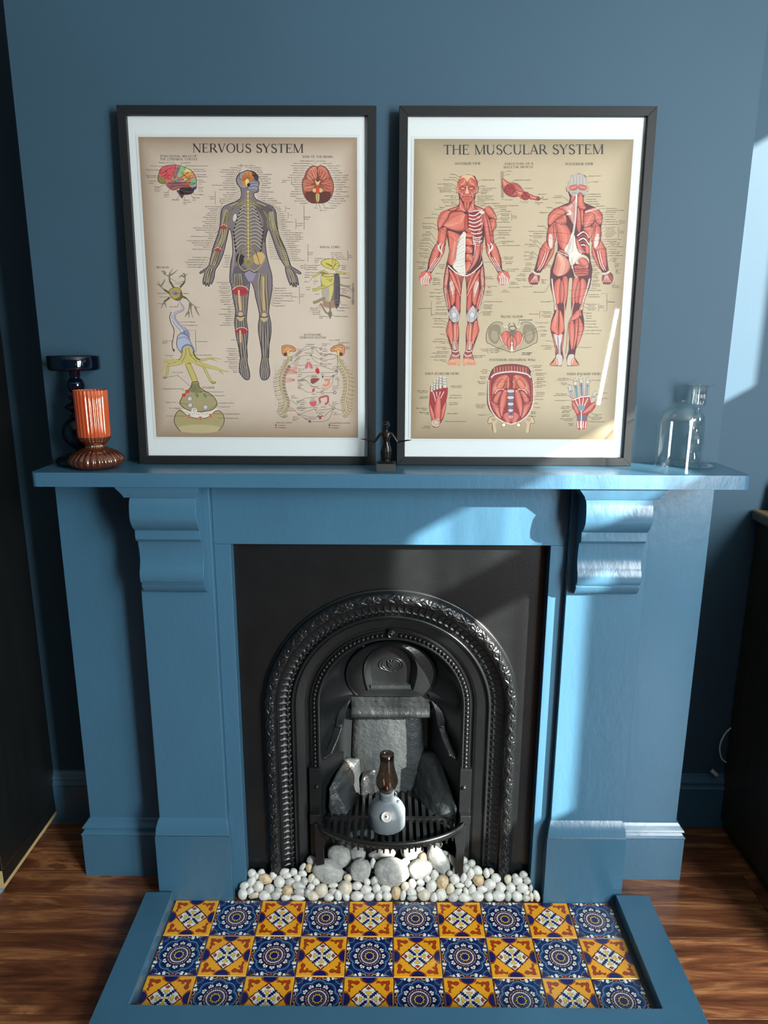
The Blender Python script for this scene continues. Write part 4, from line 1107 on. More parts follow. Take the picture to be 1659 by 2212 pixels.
def chain(pts, n):
    ls = [0]
    for a, b in zip(pts, pts[1:]): ls.append(ls[-1]+hypot(b[0]-a[0], b[1]-a[1]))
    out = []; k = 0
    for i in range(n):
        d = ls[-1]*i/(n-1)
        while k < len(ls)-2 and ls[k+1] < d: k += 1
        t = (d-ls[k])/((ls[k+1]-ls[k]) or 1); out.append((pts[k][0]+(pts[k+1][0]-pts[k][0])*t, pts[k][1]+(pts[k+1][1]-pts[k][1])*t))
    return out
def muscle(P, pts, base, hi, dark, lay=3, n=6, edge=5, k=4, tips=None):
    """a muscle belly: fill, streaks that run between its poles, dark contour; tips = tendon colour at the ends"""
    q = smooth_curve(pts, k, True); P.fan(q, base, lay)
    m = len(q); best = (0, 0, 1)
    for i in range(0, m, 2):
        for j in range(i+2, m, 2):
            d = (q[i][0]-q[j][0])**2+(q[i][1]-q[j][1])**2
            if d > best[0]: best = (d, i, j)
    _, i, j = best
    c1 = chain(q[i:j+1], 12); c2 = chain((q[j:]+q[:i+1])[::-1], 12)
    wd = max(hypot(a[0]-b[0], a[1]-b[1]) for a, b in zip(c1, c2))
    for s in range(n):
        t = (s+0.5)/n; pl = [(a[0]+(b[0]-a[0])*t, a[1]+(b[1]-a[1])*t) for a, b in zip(c1, c2)]
        bell = 1-abs(t-0.45)*1.7
        col = hexlerp(dark, hi, max(0.0, bell)) if s % 2 == 0 else hexlerp(base, hi, max(0, bell*0.7))
        P.line(pl, wd/n*(0.75 if s % 2 == 0 else 0.6), col, lay+0.5, taper=2)
    if tips:
        P.line([((a[0]+b[0])/2, (a[1]+b[1])/2) for a, b in zip(c1, c2)][-4:], wd*0.30, tips, lay+0.7, taper=False)
    P.line(q, edge, dark, lay+1, closed=True)

def framed_poster(name, label, cx, w, rect, quad, art, paper_c, edge_c):
    t = thing(name, label, 'framed poster', (cx, 0.05, ST+0.0006)); t.rotation_euler = (-0.0337, 0, 0)
    H = 0.7015; h = w/2; fw = 0.0172
    fr = MB(); D = 0.021
    for a, b in (((-h,0),(h,fw)), ((-h,H-fw),(h,H))):
        pass
    # four mitred mouldings
    o4 = [(-h,0),(h,0),(h,H),(-h,H)]; i4 = [(-h+fw,fw),(h-fw,fw),(h-fw,H-fw),(-h+fw,H-fw)]
    for k in range(4):
        a, b = o4[k], o4[(k+1)%4]; c, d = i4[(k+1)%4], i4[k]
        vs = [(p[0],y,p[1]) for y in (0.0, D) for p in (a,b,c,d)]
        MB().add(vs, [(0,1,2,3),(7,6,5,4),(0,4,5,1),(1,5,6,2),(2,6,7,3),(3,7,4,0)]).build('frame_rail', M_BLACKFRAME, t, bevel=0.0008)
    MB().box(-h+fw-0.002, h-fw+0.002, 0.0098, 0.0120, fw-0.002, H-fw+0.002).build('backing_card', M_CARD, t)
    x0, x1, z0, z1 = rect
    e = 0.0052
    sh = MB().box(x0-cx-e, x1-cx+e, 0.0092, 0.0096, z0-e, z1+e).build('poster_sheet', M_CARD2, t)
    P = Print(); hm = homography(quad, [(0,1),(1,1),(1,0),(0,0)]); W_, H_ = x1-x0, z1-z0
    P.fn = lambda x, y: (lambda q: (q[0]*W_, q[1]*H_))(hm(x, y))
    # parchment ground, darker towards the edges (it is printed so)
    nx, nz = 36, 48; bv = []; bf = []; bc = []
    def pc(u, v):
        d = min(u, 1-u, (1-v)*1.1, v*0.8); q = max(0, 1-d/0.13)**1.7
        return hexlerp(paper_c, edge_c, q*0.95)
    for j in range(nz+1):
        for i in range(nx+1): bv.append((W_*i/nx, H_*j/nz, 0))
    for j in range(nz):
        for i in range(nx):
            a = j*(nx+1)+i; bf.append((a, a+1, a+nx+2, a+nx+1)); bc.append([pc(i/nx,j/nz), pc((i+1)/nx,j/nz), pc((i+1)/nx,(j+1)/nz), pc(i/nx,(j+1)/nz)])
    art(P)
    me = P.mesh('poster_print_mesh', bv, bf, bc)
    n = len(me.vertices); co = [0.0]*(3*n); me.vertices.foreach_get('co', co)
    for i in range(n):
        u, v, l = co[3*i:3*i+3]; co[3*i], co[3*i+1], co[3*i+2] = x0-cx+u, 0.0091-l, z0+v
    me.vertices.foreach_set('co', co); me.update()
    link('poster_print', me, M_PRINT, t)
    MB().box(-h+fw-0.001, h-fw+0.001, 0.0060, 0.0061, fw-0.001, H-fw+0.001).build('glass_pane', G_PANE, t)
    return t
M_CARD = paint('white_mount_card', rgb(219, 224, 225), 0.6, 0.01, 3, 300, 0.05)
M_CARD2 = paint('white_poster_paper', rgb(212, 216, 216), 0.5, 0.01, 3, 300, 0.05)
M_PRINT = print_mat('poster_ink', 0.55, 0.0, 0.055)
# ------------------------------------------------------------------ left poster: the nervous system
def brain_side(P, pts, cols, lay=3): pass
def art_nervous(P):
    K = 5.925
    TIT = rgb(34, 28, 30)
    P.frame(1, 0, 0)
    serif_text(P, 'NERVOUS SYSTEM', 416, 656, 329, 329, 19.0, TIT)
    P.frame(K, 280, 270)
    H2 = rgb(64, 54, 48)
    serif_text(P, 'FUNCTIONAL AREAS OF', 396, 862, 412, 410, 28, H2)
    serif_text(P, 'THE CEREBRAL CORTEX', 392, 872, 450, 450, 28, H2)
    serif_text(P, 'BASE OF THE BRAIN', 2212, 2600, 412, 412, 28, H2)
    serif_text(P, 'SPINAL CORD', 2428, 2690, 1570, 1570, 28, H2)
    serif_text(P, 'NEURON', 328, 494, 1830, 1830, 27, H2)
    serif_text(P, 'SYNAPSE', 902, 1068, 3386, 3386, 27, H2)
    serif_text(P, 'AUTONOMIC', 2216, 2456, 2702, 2702, 27, H2)
    serif_text(P, 'NERVOUS SYSTEM', 2166, 2506, 2738, 2738, 27, H2)
    # --- cortex seen from the side
    P.blob([(600,830),(640,900),(670,935),(690,890),(700,850)], rgb(92,60,56), 3)
    P.blob([(640,810),(730,780),(820,815),(800,870),(720,890),(650,870)], rgb(58,44,48), 3); P.line([(650,830),(740,850),(815,845)], 5, rgb(120,96,96), 4, 4)
    P.blob([(370,640),(400,560),(470,520),(590,510),(700,535),(790,580),(845,660),(855,760),(830,820),(760,800),(650,800),(560,830),(490,790),(450,740),(390,740),(362,690)], rgb(196,122,100), 3)
    reg = [([(400,570),(470,522),(560,512),(600,520),(575,600),(530,690),(460,690),(410,650),(385,620)], rgb(214,86,96)),
           ([(362,690),(372,650),(430,680),(470,720),(450,748),(390,740)], rgb(138,130,70)),
           ([(590,520),(630,520),(610,590),(560,690),(530,690),(565,600)], rgb(226,136,96)),
           ([(610,535),(650,520),(640,590),(590,660),(560,680),(570,620)], rgb(148,146,178)),
           ([(650,525),(720,545),(690,600),(660,660),(610,650),(640,590)], rgb(140,186,130)),
           ([(720,545),(790,580),(760,610),(700,600)], rgb(214,214,120)),
           ([(690,610),(780,600),(830,650),(790,690),(700,680),(660,660)], rgb(224,150,96)),
           ([(800,680),(845,690),(855,760),(830,790),(770,760)], rgb(130,176,140)),
           ([(820,790),(850,785),(845,820),(800,810)], rgb(58,62,130)),
           ([(560,700),(620,690),(630,730),(565,735)], rgb(104,178,180)),
           ([(630,700),(690,690),(680,730),(632,735)], rgb(190,120,170)),
           ([(690,690),(770,640),(760,690),(700,715)], rgb(190,206,70)),
           ([(480,740),(560,720),(740,740),(760,790),(650,800),(560,825),(495,790)], rgb(160,96,92))]
    for q, c in reg: P.blob(q, c, 3.5)
    for q in ([(385,620),(450,600),(500,560),(560,545)],[(410,660),(470,640),(520,640)],[(440,690),(480,660),(500,690)],[(455,570),(480,610),(460,640)],[(570,690),(600,640),(620,580),(650,530)],[(620,690),(700,640),(760,600)],[(700,720),(760,690),(820,660)],[(660,600),(700,640),(740,680)],[(490,740),(600,745),(720,730),(840,740)],[(520,790),(620,770),(760,780)],[(530,690),(560,710),(640,700),(700,690)],[(760,740),(800,760),(840,740)]):
        P.line(q, 7, rgb(104,48,52), 4.5, 3)
    P.line([(370,640),(400,560),(470,520),(590,510),(700,535),(790,580),(845,660),(855,760),(830,820),(760,800),(650,800),(560,830),(490,790),(450,740),(390,740),(362,690)], 7, rgb(82,44,46), 5, 4, closed=True)
    for s, x, y, al in (('Primary motor cortex',575,488,'r'),('Central sulcus',655,488,'l'),('Premotor cortex',425,532,'r'),('Primary somatosensory cortex',718,526,'l'),('Frontal eye field',358,580,'r'),('Somatosensory',812,570,'l'),('association cortex',812,595,'l'),
        ('Motor speech',340,652,'r'),("(Broca's) area",345,674,'r'),('Lateral sulcus',856,638,'l'),('(Sylvian fissure)',856,664,'l'),('Prefrontal',338,722,'r'),('cortex',305,748,'r'),('Visual',878,706,'l'),('association',878,730,'l'),('area',878,756,'l'),('Primary',320,798,'l'),('gustatory',320,824,'l'),('cortex',320,848,'l'),
        ('Primary',876,800,'l'),('visual',876,824,'l'),('cortex',876,850,'l'),('Primary',432,870,'l'),('auditory',432,896,'l'),('cortex',432,922,'l'),('Cerebellum',832,894,'l'),("Wernicke's",800,934,'l'),('area',800,960,'l'),('Brainstem',540,960,'l'),('Auditory',684,964,'l'),('association',684,990,'l'),('area',684,1014,'l')):
        small_text(P, s, x, y, 24, al)
    for q in ([(575,488),(604,520)],[(668,490),(650,525)],[(718,520),(690,560)],[(425,528),(480,524)],[(358,576),(420,580)],[(800,566),(760,570)],[(345,648),(400,650)],[(850,632),(770,650)],[(345,716),(380,716)],[(875,700),(840,706)],[(875,794),(840,790)],[(385,792),(450,752)],[(480,862),(600,700)],[(830,885),(790,840)],[(800,920),(740,790)],[(600,945),(650,890)],[(700,945),(670,760)]):
        P.line(q, 3.5, INK, 8)
    # --- base of the brain
    hx, hy = 2405, 757
    out = [(2400,525),(2360,515),(2310,530),(2260,590),(2240,650),(2210,710),(2210,800),(2230,890),(2270,950),(2330,990),(2400,990),(2470,990),(2540,960),(2590,890),(2610,800),(2600,710),(2570,640),(2545,580),(2500,530),(2450,512)]
    P.blob(out, rgb(168,92,72), 3)
    P.blob([(2395,540),(2350,530),(2290,580),(2270,650),(2300,690),(2380,680),(2398,620)], rgb(214,134,108), 3.4); P.blob([(2412,540),(2460,525),(2520,570),(2550,650),(2520,690),(2430,680),(2410,620)], rgb(206,122,96), 3.4)
    P.blob([(2225,710),(2300,690),(2370,750),(2360,830),(2260,840),(2222,800)], rgb(210,126,102), 3.4); P.blob([(2590,710),(2520,690),(2440,750),(2450,830),(2560,840),(2598,800)], rgb(200,112,90), 3.4)
    P.blob([(2240,860),(2330,840),(2395,870),(2395,980),(2330,985),(2270,945)], rgb(104,56,46), 3.4); P.blob([(2575,860),(2490,840),(2412,870),(2412,980),(2480,985),(2550,945)], rgb(96,50,42), 3.4)
    rr = random.Random(2)
    for k in range(46):
        a = 2*pi*k/46; r1 = 0.93
        ex, ey = hx+200*r1*cos(a), hy+232*r1*sin(a); mx_, my_ = (hx*0.55+ex*0.45)+rr.uniform(-22,22), (hy*0.55+ey*0.45)+rr.uniform(-22,22)
        P.line([(hx+30*cos(a),hy+40*sin(a)),(mx_,my_),(ex,ey)], 5, rgb(98,40,34), 4, 4)
    P.line([(2402,530),(2405,620),(2402,690)], 8, rgb(90,36,32), 4.5)
    P.blob([(2370,700),(2405,720),(2440,700),(2425,740),(2405,760),(2385,740)], rgb(214,196,140), 5)
    P.blob([(2385,790),(2405,770),(2425,790),(2425,850),(2405,870),(2385,850)], rgb(206,70,52), 5.2)
    P.blob([(2340,820),(2380,800),(2380,850),(2350,850)], rgb(206,186,128), 5); P.blob([(2470,820),(2430,800),(2430,850),(2460,850)], rgb(206,186,128), 5)
    P.blob([(2385,870),(2425,870),(2425,950),(2405,975),(2385,950)], rgb(200,178,118), 5); P.line([(2405,870),(2405,960)], 5, rgb(90,60,40), 6)
    P.line(out, 7, rgb(70,32,28), 5, 4, closed=True)
    column(P, 2362, 460, 0, ['Medial orbitofrontal a.'], 22)
    for i, (s, x) in enumerate((('Anterior communicating a.',2318),('Posterior communicating a.',2290),('Anterior cerebral a.',2258),('Middle cerebral a.',2245),('Internal carotid a.',2232),('Posterior cerebral a.',2215),('Superior cerebellar a.',2196),('Motor root',2196),('Sensory root',2190),('Temporal lobe',2184),('Pontine a.',2182),('Basilar a.',2186),('Labyrinthine a.',2188),('Anterior inferior',2190),('cerebellar a.',2150),('Vertebral a.',2216),('Anterior spinal a.',2245),('Cerebellum',2266))):
        small_text(P, s, x, 490+30*i, 22, 'r')
        if i != 14: P.line([(x+2,484+30*i),(x+40-abs(i-9)*1.5+ (10 if i<4 else 0),484+30*i+(9-i)*3)], 3.5, INK, 8)
    for i, (s, x) in enumerate((('Frontal lobe',2404),('Olfactory bulb',2470),('Olfactory n. (CN I)',2530),('Optic chiasm',2554),('Pituitary gland',2572),('Optic n. (CN II)',2588),('Oculomotor n. (CN III)',2606),('Abducent n. (CN VI)',2614),('Trochlear n. (CN IV)',2624),('Facial n. (CN VII)',2630),('Intermediate n.',2634),('Vestibulocochlear n.',2640),('(CN VIII)',2640),('Glossopharyngeal n.',2632),('(CN IX)',2632),('Hypoglossal n. (CN XII)',2612),('Vagus n. (CN X)',2608),('Accessory n. (CN XI)',2584),('Posterior inferior',2566),('cerebellar a.',2566))):
        small_text(P, s, x, 460+30*i, 22, 'l')
        if i not in (12, 14, 19): P.line([(x-4,454+30*i),(x-40,454+30*i+(9-i)*3.2)], 3.5, INK, 8)
    small_text(P, 'Trigeminal n.', 1944, 708, 22); small_text(P, '(CN V)', 1944, 732, 22); P.line([(2082,686),(2068,686),(2068,742),(2082,742)], 3.5, INK, 8)
    for s, x, y in (('Pons',2362,1060),('Spinal cord',2430,1090),('Medulla oblongata',2484,1060)): small_text(P, s, x, y, 22)
    for q in ([(2385,1040),(2392,990)],[(2445,1065),(2410,985)],[(2495,1040),(2475,995)]): P.line(q, 3.5, INK, 8)
    # --- central figure
    a2 = lambda L: [(x+1540, y) for x, y in L]
    a3 = lambda L: [(x, y+1955) for x, y in L]
    a4 = lambda L: [(x+1540, y+1955) for x, y in L]
    left = [(1490,580),(1400,620),(1365,680),(1375,750),(1420,810),(1418,930),(1300,995),(1200,1035),(1162,1120),(1155,1250),(1135,1350),(1100,1450),(1060,1560),(1030,1680),(1005,1790),(950,1840),(885,1880),(900,1898),(950,1872),(930,1960),(925,2025),(940,2035),(950,2000),(955,2050),(972,2052),(980,2010),(992,2058),(1008,2055),(1012,2010),(1030,2035),(1045,2015),(1070,1950),(1085,1850),(1130,1780),(1190,1640),(1225,1500),(1262,1340),(1275,1320),(1300,1400),(1310,1550),(1310,1650),(1285,1750),(1272,1900),(1270,2000)]
    left += a3([(1290,100),(1310,250),(1340,400),(1338,480),(1328,560),(1335,650),(1345,740),(1370,860),(1400,1000),(1388,1100),(1383,1210),(1420,1270),(1460,1312),(1510,1310),(1518,1230),(1495,1130),(1485,1040),(1478,920),(1492,800),(1500,680),(1480,540),(1492,400),(1505,250),(1522,120),(1535,40)])
    right = [(40,130),(62,250),(98,400),(110,500),(92,620),(102,750),(128,900),(140,1000),(122,1100),(108,1210),(125,1300),(165,1322),(215,1300),(240,1230),(228,1130),(216,1000),(232,850),(258,700),(252,560),(228,450),(245,300),(272,150),(275,20)]
    right = a4(right)+a2([(268,1900),(240,1800),(205,1650),(190,1500),(200,1400),(232,1320),(245,1340),(275,1420),(320,1560),(375,1700),(440,1800),(450,1870),(475,1960),(505,2040),(518,2045),(520,2010),(540,2065),(556,2062),(550,2010),(574,2068),(590,2062),(578,2005),(606,2045),(616,2035),(600,1950),(572,1880),(620,1902),(652,1895),(600,1850),(530,1812),(508,1770),(480,1680),(450,1600),(380,1450),(342,1280),(330,1120),(290,1050),(200,1000),(80,950),(45,890),(60,860),(92,855),(108,825),(102,790),(116,738),(98,700),(105,655),(70,610),(10,580),(-50,575)])
    sil = left+right
    GRY, OUT = rgb(128,116,122), rgb(52,42,42)
    P.fan(smooth_curve(sil, 2, True), GRY, 3); P.line(smooth_curve(sil, 2, True), 9, OUT, 7, closed=True)
    # tonal masses
    P.blob([(1430,600),(1500,585),(1540,600),(1520,700),(1480,790),(1420,790),(1385,740),(1375,680)], rgb(160,156,158), 3.5)
    P.blob([(1430,690),(1450,620),(1520,590),(1590,610),(1605,660),(1560,700),(1500,720),(1470,770),(1440,760)], rgb(206,132,72), 4)
    for k in range(12):
        a = pi*(0.95+0.09*k); P.line([(1500+26*cos(a),700+22*sin(a)),(1500+(70+28*(k%2))*cos(a),695+(70+22*(k%2))*sin(a))], 6, rgb(140,72,40), 5)
    P.blob([(1480,700),(1515,690),(1525,740),(1500,780),(1485,760)], rgb(230,206,130), 5.5); P.ell(1520,760,20,24,rgb(50,28,26),5.6)
    P.blob(a2([(20,590),(70,615),(100,655),(96,700),(60,690),(30,640)]), rgb(70,60,68), 4)
    P.blob(a2([(0,730),(60,720),(105,740),(98,800),(60,840),(-20,810)]), rgb(150,146,158), 4)
    for q in (a2([(-20,760),(30,740),(96,745)]), a2([(-10,790),(50,770),(92,790)]), a2([(0,820),(50,820),(86,840)]), a2([(56,700),(80,706),(98,704)])): P.line(q, 6, rgb(70,62,70), 5, 3)
    P.blob(a3([(1320,-120),(1400,-160),(1490,-120),(1525,20),(1500,90),(1330,90)]), rgb(104,94,104), 3.4)
    P.blob([(1310,1350),(1345,1500),(1330,1700),(1300,1900),(1318,1600)], rgb(160,150,150), 3.5)
    P.blob(a2([(60,1000),(250,1040),(300,1150),(240,1280),(180,1500),(150,1400),(160,1200)]), rgb(96,86,92), 3.4)
    # arms: bones and nerve strands
    BON, BSH, NRV = rgb(184,168,138), rgb(78,66,54), rgb(172,158,112)
    def limb(pts, w, n, seed, cols=(BSH, BON, NRV)):
        r_ = random.Random(seed); pts = smooth_curve(pts, 5)
        for k in range(n):
            off = (k/(n-1)-0.5)*w; ph = r_.uniform(0, 6)
            q = []
            for i, p in enumerate(pts):
                a = pts[max(i-1,0)]; b = pts[min(i+1,len(pts)-1)]; dx, dy = b[0]-a[0], b[1]-a[1]; l = hypot(dx, dy) or 1
                o_ = off*(0.75+0.25*sin(pi*i/len(pts)))+4*sin(ph+i*0.5); q.append((p[0]-dy/l*o_, p[1]+dx/l*o_))
            P.line(q, 7 if k % 3 else 11, cols[k % len(cols)], 5+0.2*(k % 3))
    limb([(1235,1080),(1210,1250),(1190,1420),(1120,1580),(1050,1790)], 80, 11, 4)
    limb(a2([(265,1100),(290,1260),(350,1450),(420,1620),(480,1800)]), 72, 11, 5)
    limb([(1030,1820),(1000,1900),(975,2020)], 66, 8, 6); limb(a2([(490,1830),(520,1900),(560,2020)]), 66, 8, 7)
    for cx, cy, rx, ry in ((1195,1300,52,30),(1120,1590,46,28)):
        P.ell(cx, cy, rx, ry, rgb(170,70,72), 6, 18, 0.1); P.line([(cx-rx,cy-4),(cx,cy-ry),(cx+rx,cy-2)], 6, rgb(214,196,176), 6.5, 4)
    P.ell(1340,1180,22,50,rgb(206,200,190),5.5,16,0.2)
    # ribs, clavicles, spine
    for k in range(12):
        y = 1060+44*k; w = (95+ (k*16 if k < 6 else 96-(k-6)*6))
        for sx in (-1, 1):
            P.line([(1512+sx*14, y-10), (1512+sx*w*0.55, y-34+k), (1512+sx*w, y+6+k*3), (1512+sx*(w-12), y+40+k*3)], 20, rgb(62,52,48), 5.5, 5)
            P.line([(1512+sx*14, y-13), (1512+sx*w*0.55, y-37+k), (1512+sx*w, y+2+k*3)], 11, rgb(198,184,158), 6, 5)
    for sx in (-1, 1):
        P.line([(1510+sx*20,1010),(1510+sx*120,990),(1510+sx*230,1030)], 13, rgb(176,160,126), 6.2, 4)
        for k in range(9): P.line([(1505+sx*10,930+8*k),(1505+sx*(70+9*k),960+10*k),(1505+sx*(170+14*k),1040+16*k),(1505+sx*(235+3*k),1180+22*k)], 5, NRV if k % 2 else rgb(110,96,64), 6.4, 4)
    for k in range(34):
        y = 840+27*k; P.fan([(1490,y),(1532,y),(1528,y+20),(1494,y+20)], rgb(150,132,92) if k % 2 else rgb(186,168,120), 6.6); P.line([(1488,y+23),(1534,y+23)], 5, rgb(64,50,36), 6.8)
        for sx in (-1, 1): P.line([(1512+sx*20,y+8),(1512+sx*44,y+24)], 4.5, NRV, 6.7)
    P.line([(1512,830),(1510,1700)], 9, rgb(216,200,130), 7)
    for k in range(7):
        for sx in (-1, 1): P.line([(1512+sx*16,1480+24*k),(1512+sx*(60+8*k),1540+20*k),(1512+sx*(110+6*k),1640+24*k)], 6, NRV if k % 2 else rgb(120,104,60), 6.2, 4)
    # pelvis
    P.blob([(1410,1640),(1370,1650),(1350,1720),(1385,1800),(1420,1790),(1470,1700)], rgb(52,44,50), 5); P.blob([(1590,1640),(1680,1620),(1725,1680),(1700,1760),(1620,1780),(1570,1720)], rgb(206,170,110), 5)
    P.blob([(1450,1700),(1510,1680),(1580,1700),(1560,1780),(1520,1830),(1470,1780)], rgb(150,130,90), 5.5)
    P.line([(1400,1640),(1380,1760),(1450,1860),(1520,1840),(1600,1860),(1680,1780),(1720,1690)], 12, rgb(176,156,110), 6.5, 4)
    P.line([(1420,1870),(1470,1880),(1520,1850),(1580,1885),(1630,1870)], 9, OUT, 6.6, 4)
    P.blob([(1460,1890),(1520,1860),(1600,1880),(1580,1960),(1540,2010),(1500,1980)], rgb(150,140,158), 5)
    # legs
    limb([(1380,1900),(1385,2080)]+a3([(1400,250),(1408,420)]), 120, 12, 9, (rgb(96,84,60), NRV, rgb(150,140,128)))
    limb(a3([(1405,480),(1410,700),(1430,900),(1440,1040)]), 110, 11, 10, (rgb(70,60,54), BON, rgb(120,110,116)))
    limb(a4([(160,-60),(150,120),(165,300),(172,440)]), 130, 12, 11, (rgb(96,84,60), NRV, rgb(150,140,128)))
    limb(a4([(172,500),(175,700),(178,900),(175,1040)]), 110, 11, 12, (rgb(70,60,54), BON, rgb(120,110,116)))
    P.line(a3([(1385,170),(1395,300),(1405,420)]), 30, rgb(212,176,136), 7, 3); P.line(a4([(160,-20),(160,180),(170,420)]), 26, rgb(200,166,116), 7, 3)
    for q, cx, cy in ((a3, 1405, 165), (a3, 1418, 682)):
        x, y = q([(cx, cy)])[0]; rx = 105 if cy == 165 else 78
        P.ell(x, y, rx, 66 if cy == 165 else 44, rgb(176,60,68), 7.2); P.line([(x-rx,y-14),(x-rx*0.3,y-60 if cy == 165 else y-42),(x+rx*0.5,y-54 if cy == 165 else y-38),(x+rx,y-6)], 9, rgb(206,196,168), 7.6, 4)
        P.line([(x-20,y-10),(x-16,y+150)], 24, rgb(212,176,136), 7.8)
        for k in range(7): P.line([(x-rx*0.7+k*rx*0.22,y+30),(x-rx*0.5+k*rx*0.18,y-22)], 4, rgb(110,24,34), 7.7)
    for x, y in a3([(1405,470)])+a4([(170,480)]):
        P.ell(x, y-6, 30, 26, rgb(206,176,130), 7.8); P.line([(x-62,y+16),(x,y+30),(x+62,y+16)], 10, OUT, 7.9, 4); P.blob([(x-52,y+24),(x,y+34),(x+52,y+24),(x+20,y+80),(x-20,y+80)], rgb(196,172,126), 7.8)
    for x, y in a3([(1440,1090),(1450,1200)])+a4([(172,1090),(170,1220)]):
        for k in range(-3, 4): P.line([(x+k*7,y-60),(x+k*13,y+70)], 6, BON if k % 2 else OUT, 7.5)
    # --- labels around the figure
    for i, (s, x) in enumerate((('Fornix',1432),('Parietal lobe',1396),('Interthalamic adhesion',1372),('Posterior commissure',1350),('Pineal gland',1334),('Cerebral aqueduct',1328),('Cerebellum',1328),('Occipital lobe',1326),('Fourth ventricle',1326),('Choroid plexus of fourth ventricle',1346),('Vagus nerve ganglia',1358),('Superior cervical ganglion',1362))):
        y = 520+28*i; small_text(P, s, x, y, 23, 'r'); P.line([(x+3,y-6),(1400+i*5,640+i*14)], 3, INK, 8)
    for i, (s, x) in enumerate((('Ansa cervicalis',1362),('Greater auricular n.',1358),('Lesser occipital n.',1352),('Transverse cervical n.',1332),('Supraclavicular n.',1290),('Phrenic n.',1240))):
        y = 866+27*i; small_text(P, s, x, y, 23, 'r'); P.line([(x+3,y-6),(1420,y-34)], 3, INK, 8)
    P.line([(1106,846),(1092,846),(1092,1006),(1106,1006)], 3.5, INK, 8); small_text(P, 'Cervical', 1080, 920, 23, 'r'); small_text(P, 'plexus', 1080, 946, 23, 'r')
    for i, (s, x) in enumerate((('Inferior cervical ganglion',1170),('Dorsal scapular n.',1150),('Subclavian n.',1134),('Suprascapular n.',1130),('Lateral pectoral n.',1128),('Inferior subscapular n.',1126),('Thoracodorsal n.',1122),('Superior subscapular n.',1120),('Medial pectoral n.',1114),('Musculocutaneous n.',1110),('Medial cutaneous nerve of forearm',1106),('Medial cutaneous nerve of arm',1104),('Long thoracic n.',1100),('Ulnar n.',1072),('Lateral cutaneous nerve of forearm',1080),('Radial n.',1070),('Posterior cutaneous nerve of forearm',1048),('Superficial branch of radial n.',1034),('Deep branch of radial n.',1026),('Median n.',1010),('Anterior interosseous n.',1006))):
        y = 1045+27.3*i; small_text(P, s, x, y, 23, 'r'); P.line([(x+3,y-6),(min(x+66,1180),y-52 if i < 16 else y+30)], 3, INK, 8)
    for i, s in enumerate(('Deep branch of ulnar n.','Superficial branch of ulnar n.','Recurrent branch of median n.','Common palmar digital n.','Proper palmar digital n.')):
        y = 1696+31*i; small_text(P, s, 998-18*i, y, 23, 'r'); P.line([(1002-18*i,y-6),(1022-18*i,y+50)], 3, INK, 8)
    for i, (s, x) in enumerate((('Corpus callosum',1460),('Septum pellucidum',1520),('Frontal lobe',1590),('Thalamus',1622),('Anterior commissure',1634),('Hypothalamus',1644),('Mammillary body',1656),('Optic chiasm',1660),('Temporal lobe',1682),('Midbrain',1682),('Pituitary gland',1680),('Pons',1682),('Medulla oblongata',1678),('Spinal cord',1672),('Pharyngeal n.',1666),('Superior laryngeal n.',1676),('Middle cervical ganglion',1680),('Recurrent laryngeal n.',1754),('Vagus n.',1798))):
        y = 520+28*i; small_text(P, s, x, y, 23); P.line([(x-4,y-6),(x-46,y-22)], 3, INK, 8)
    for i, s in enumerate(('Superior','Middle','Inferior','Lateral','Posterior','Medial','Axillary n.','Musculocutaneous n.','Radial n.','Median n.','Ulnar n.','Intercostal n.','Greater thoracic splanchnic n.','Sympathetic trunk ganglia','Lesser thoracic splanchnic n.','Least thoracic splanchnic n.','Lumbar splanchnic n.','Subcostal n.','Iliohypogastric n.','Ilioinguinal n.','Genitofemoral n.','Lateral femoral','cutaneous n.','Femoral n.','Obturator n.','Lumbosacral trunk')):
        x = (1846,1876,1894,1906,1918,1924,1926,1926,1926,1934,1938,1946,1956,1966,1974,1982,1988,2010,2020,2030,2040,2048,2048,2056,2062,2068)[i]
        y = 1048+27.4*i; small_text(P, s, x, y, 23); P.line([(x-4,y-6),(x-62 if i < 12 else 1735+i*2,y-44 if i < 12 else y-34)], 3, INK, 8)
    for x, y0, y1, s1, s2 in ((1992,1028,1106,'Trunk',None),(2024,1110,1188,'Cord',None),(2124,1194,1326,'Terminal','branches'),(2230,1028,1326,'Brachial','plexus'),(2278,1524,1740,'Lumbar','plexus')):
        P.line([(x-14,y0),(x,y0),(x,y1),(x-14,y1)], 3.5, INK, 8); small_text(P, s1, x+8, (y0+y1)/2, 23)
        if s2: small_text(P, s2, x+8, (y0+y1)/2+26, 23)
    for i, s in enumerate(('Nerve to','quadratus','femoris','Inferior','rectal n.','Perineal n.')): small_text(P, s, 1280-(8 if i > 2 else 0), 1672+27*i+(10 if i > 4 else 0), 22, 'r')
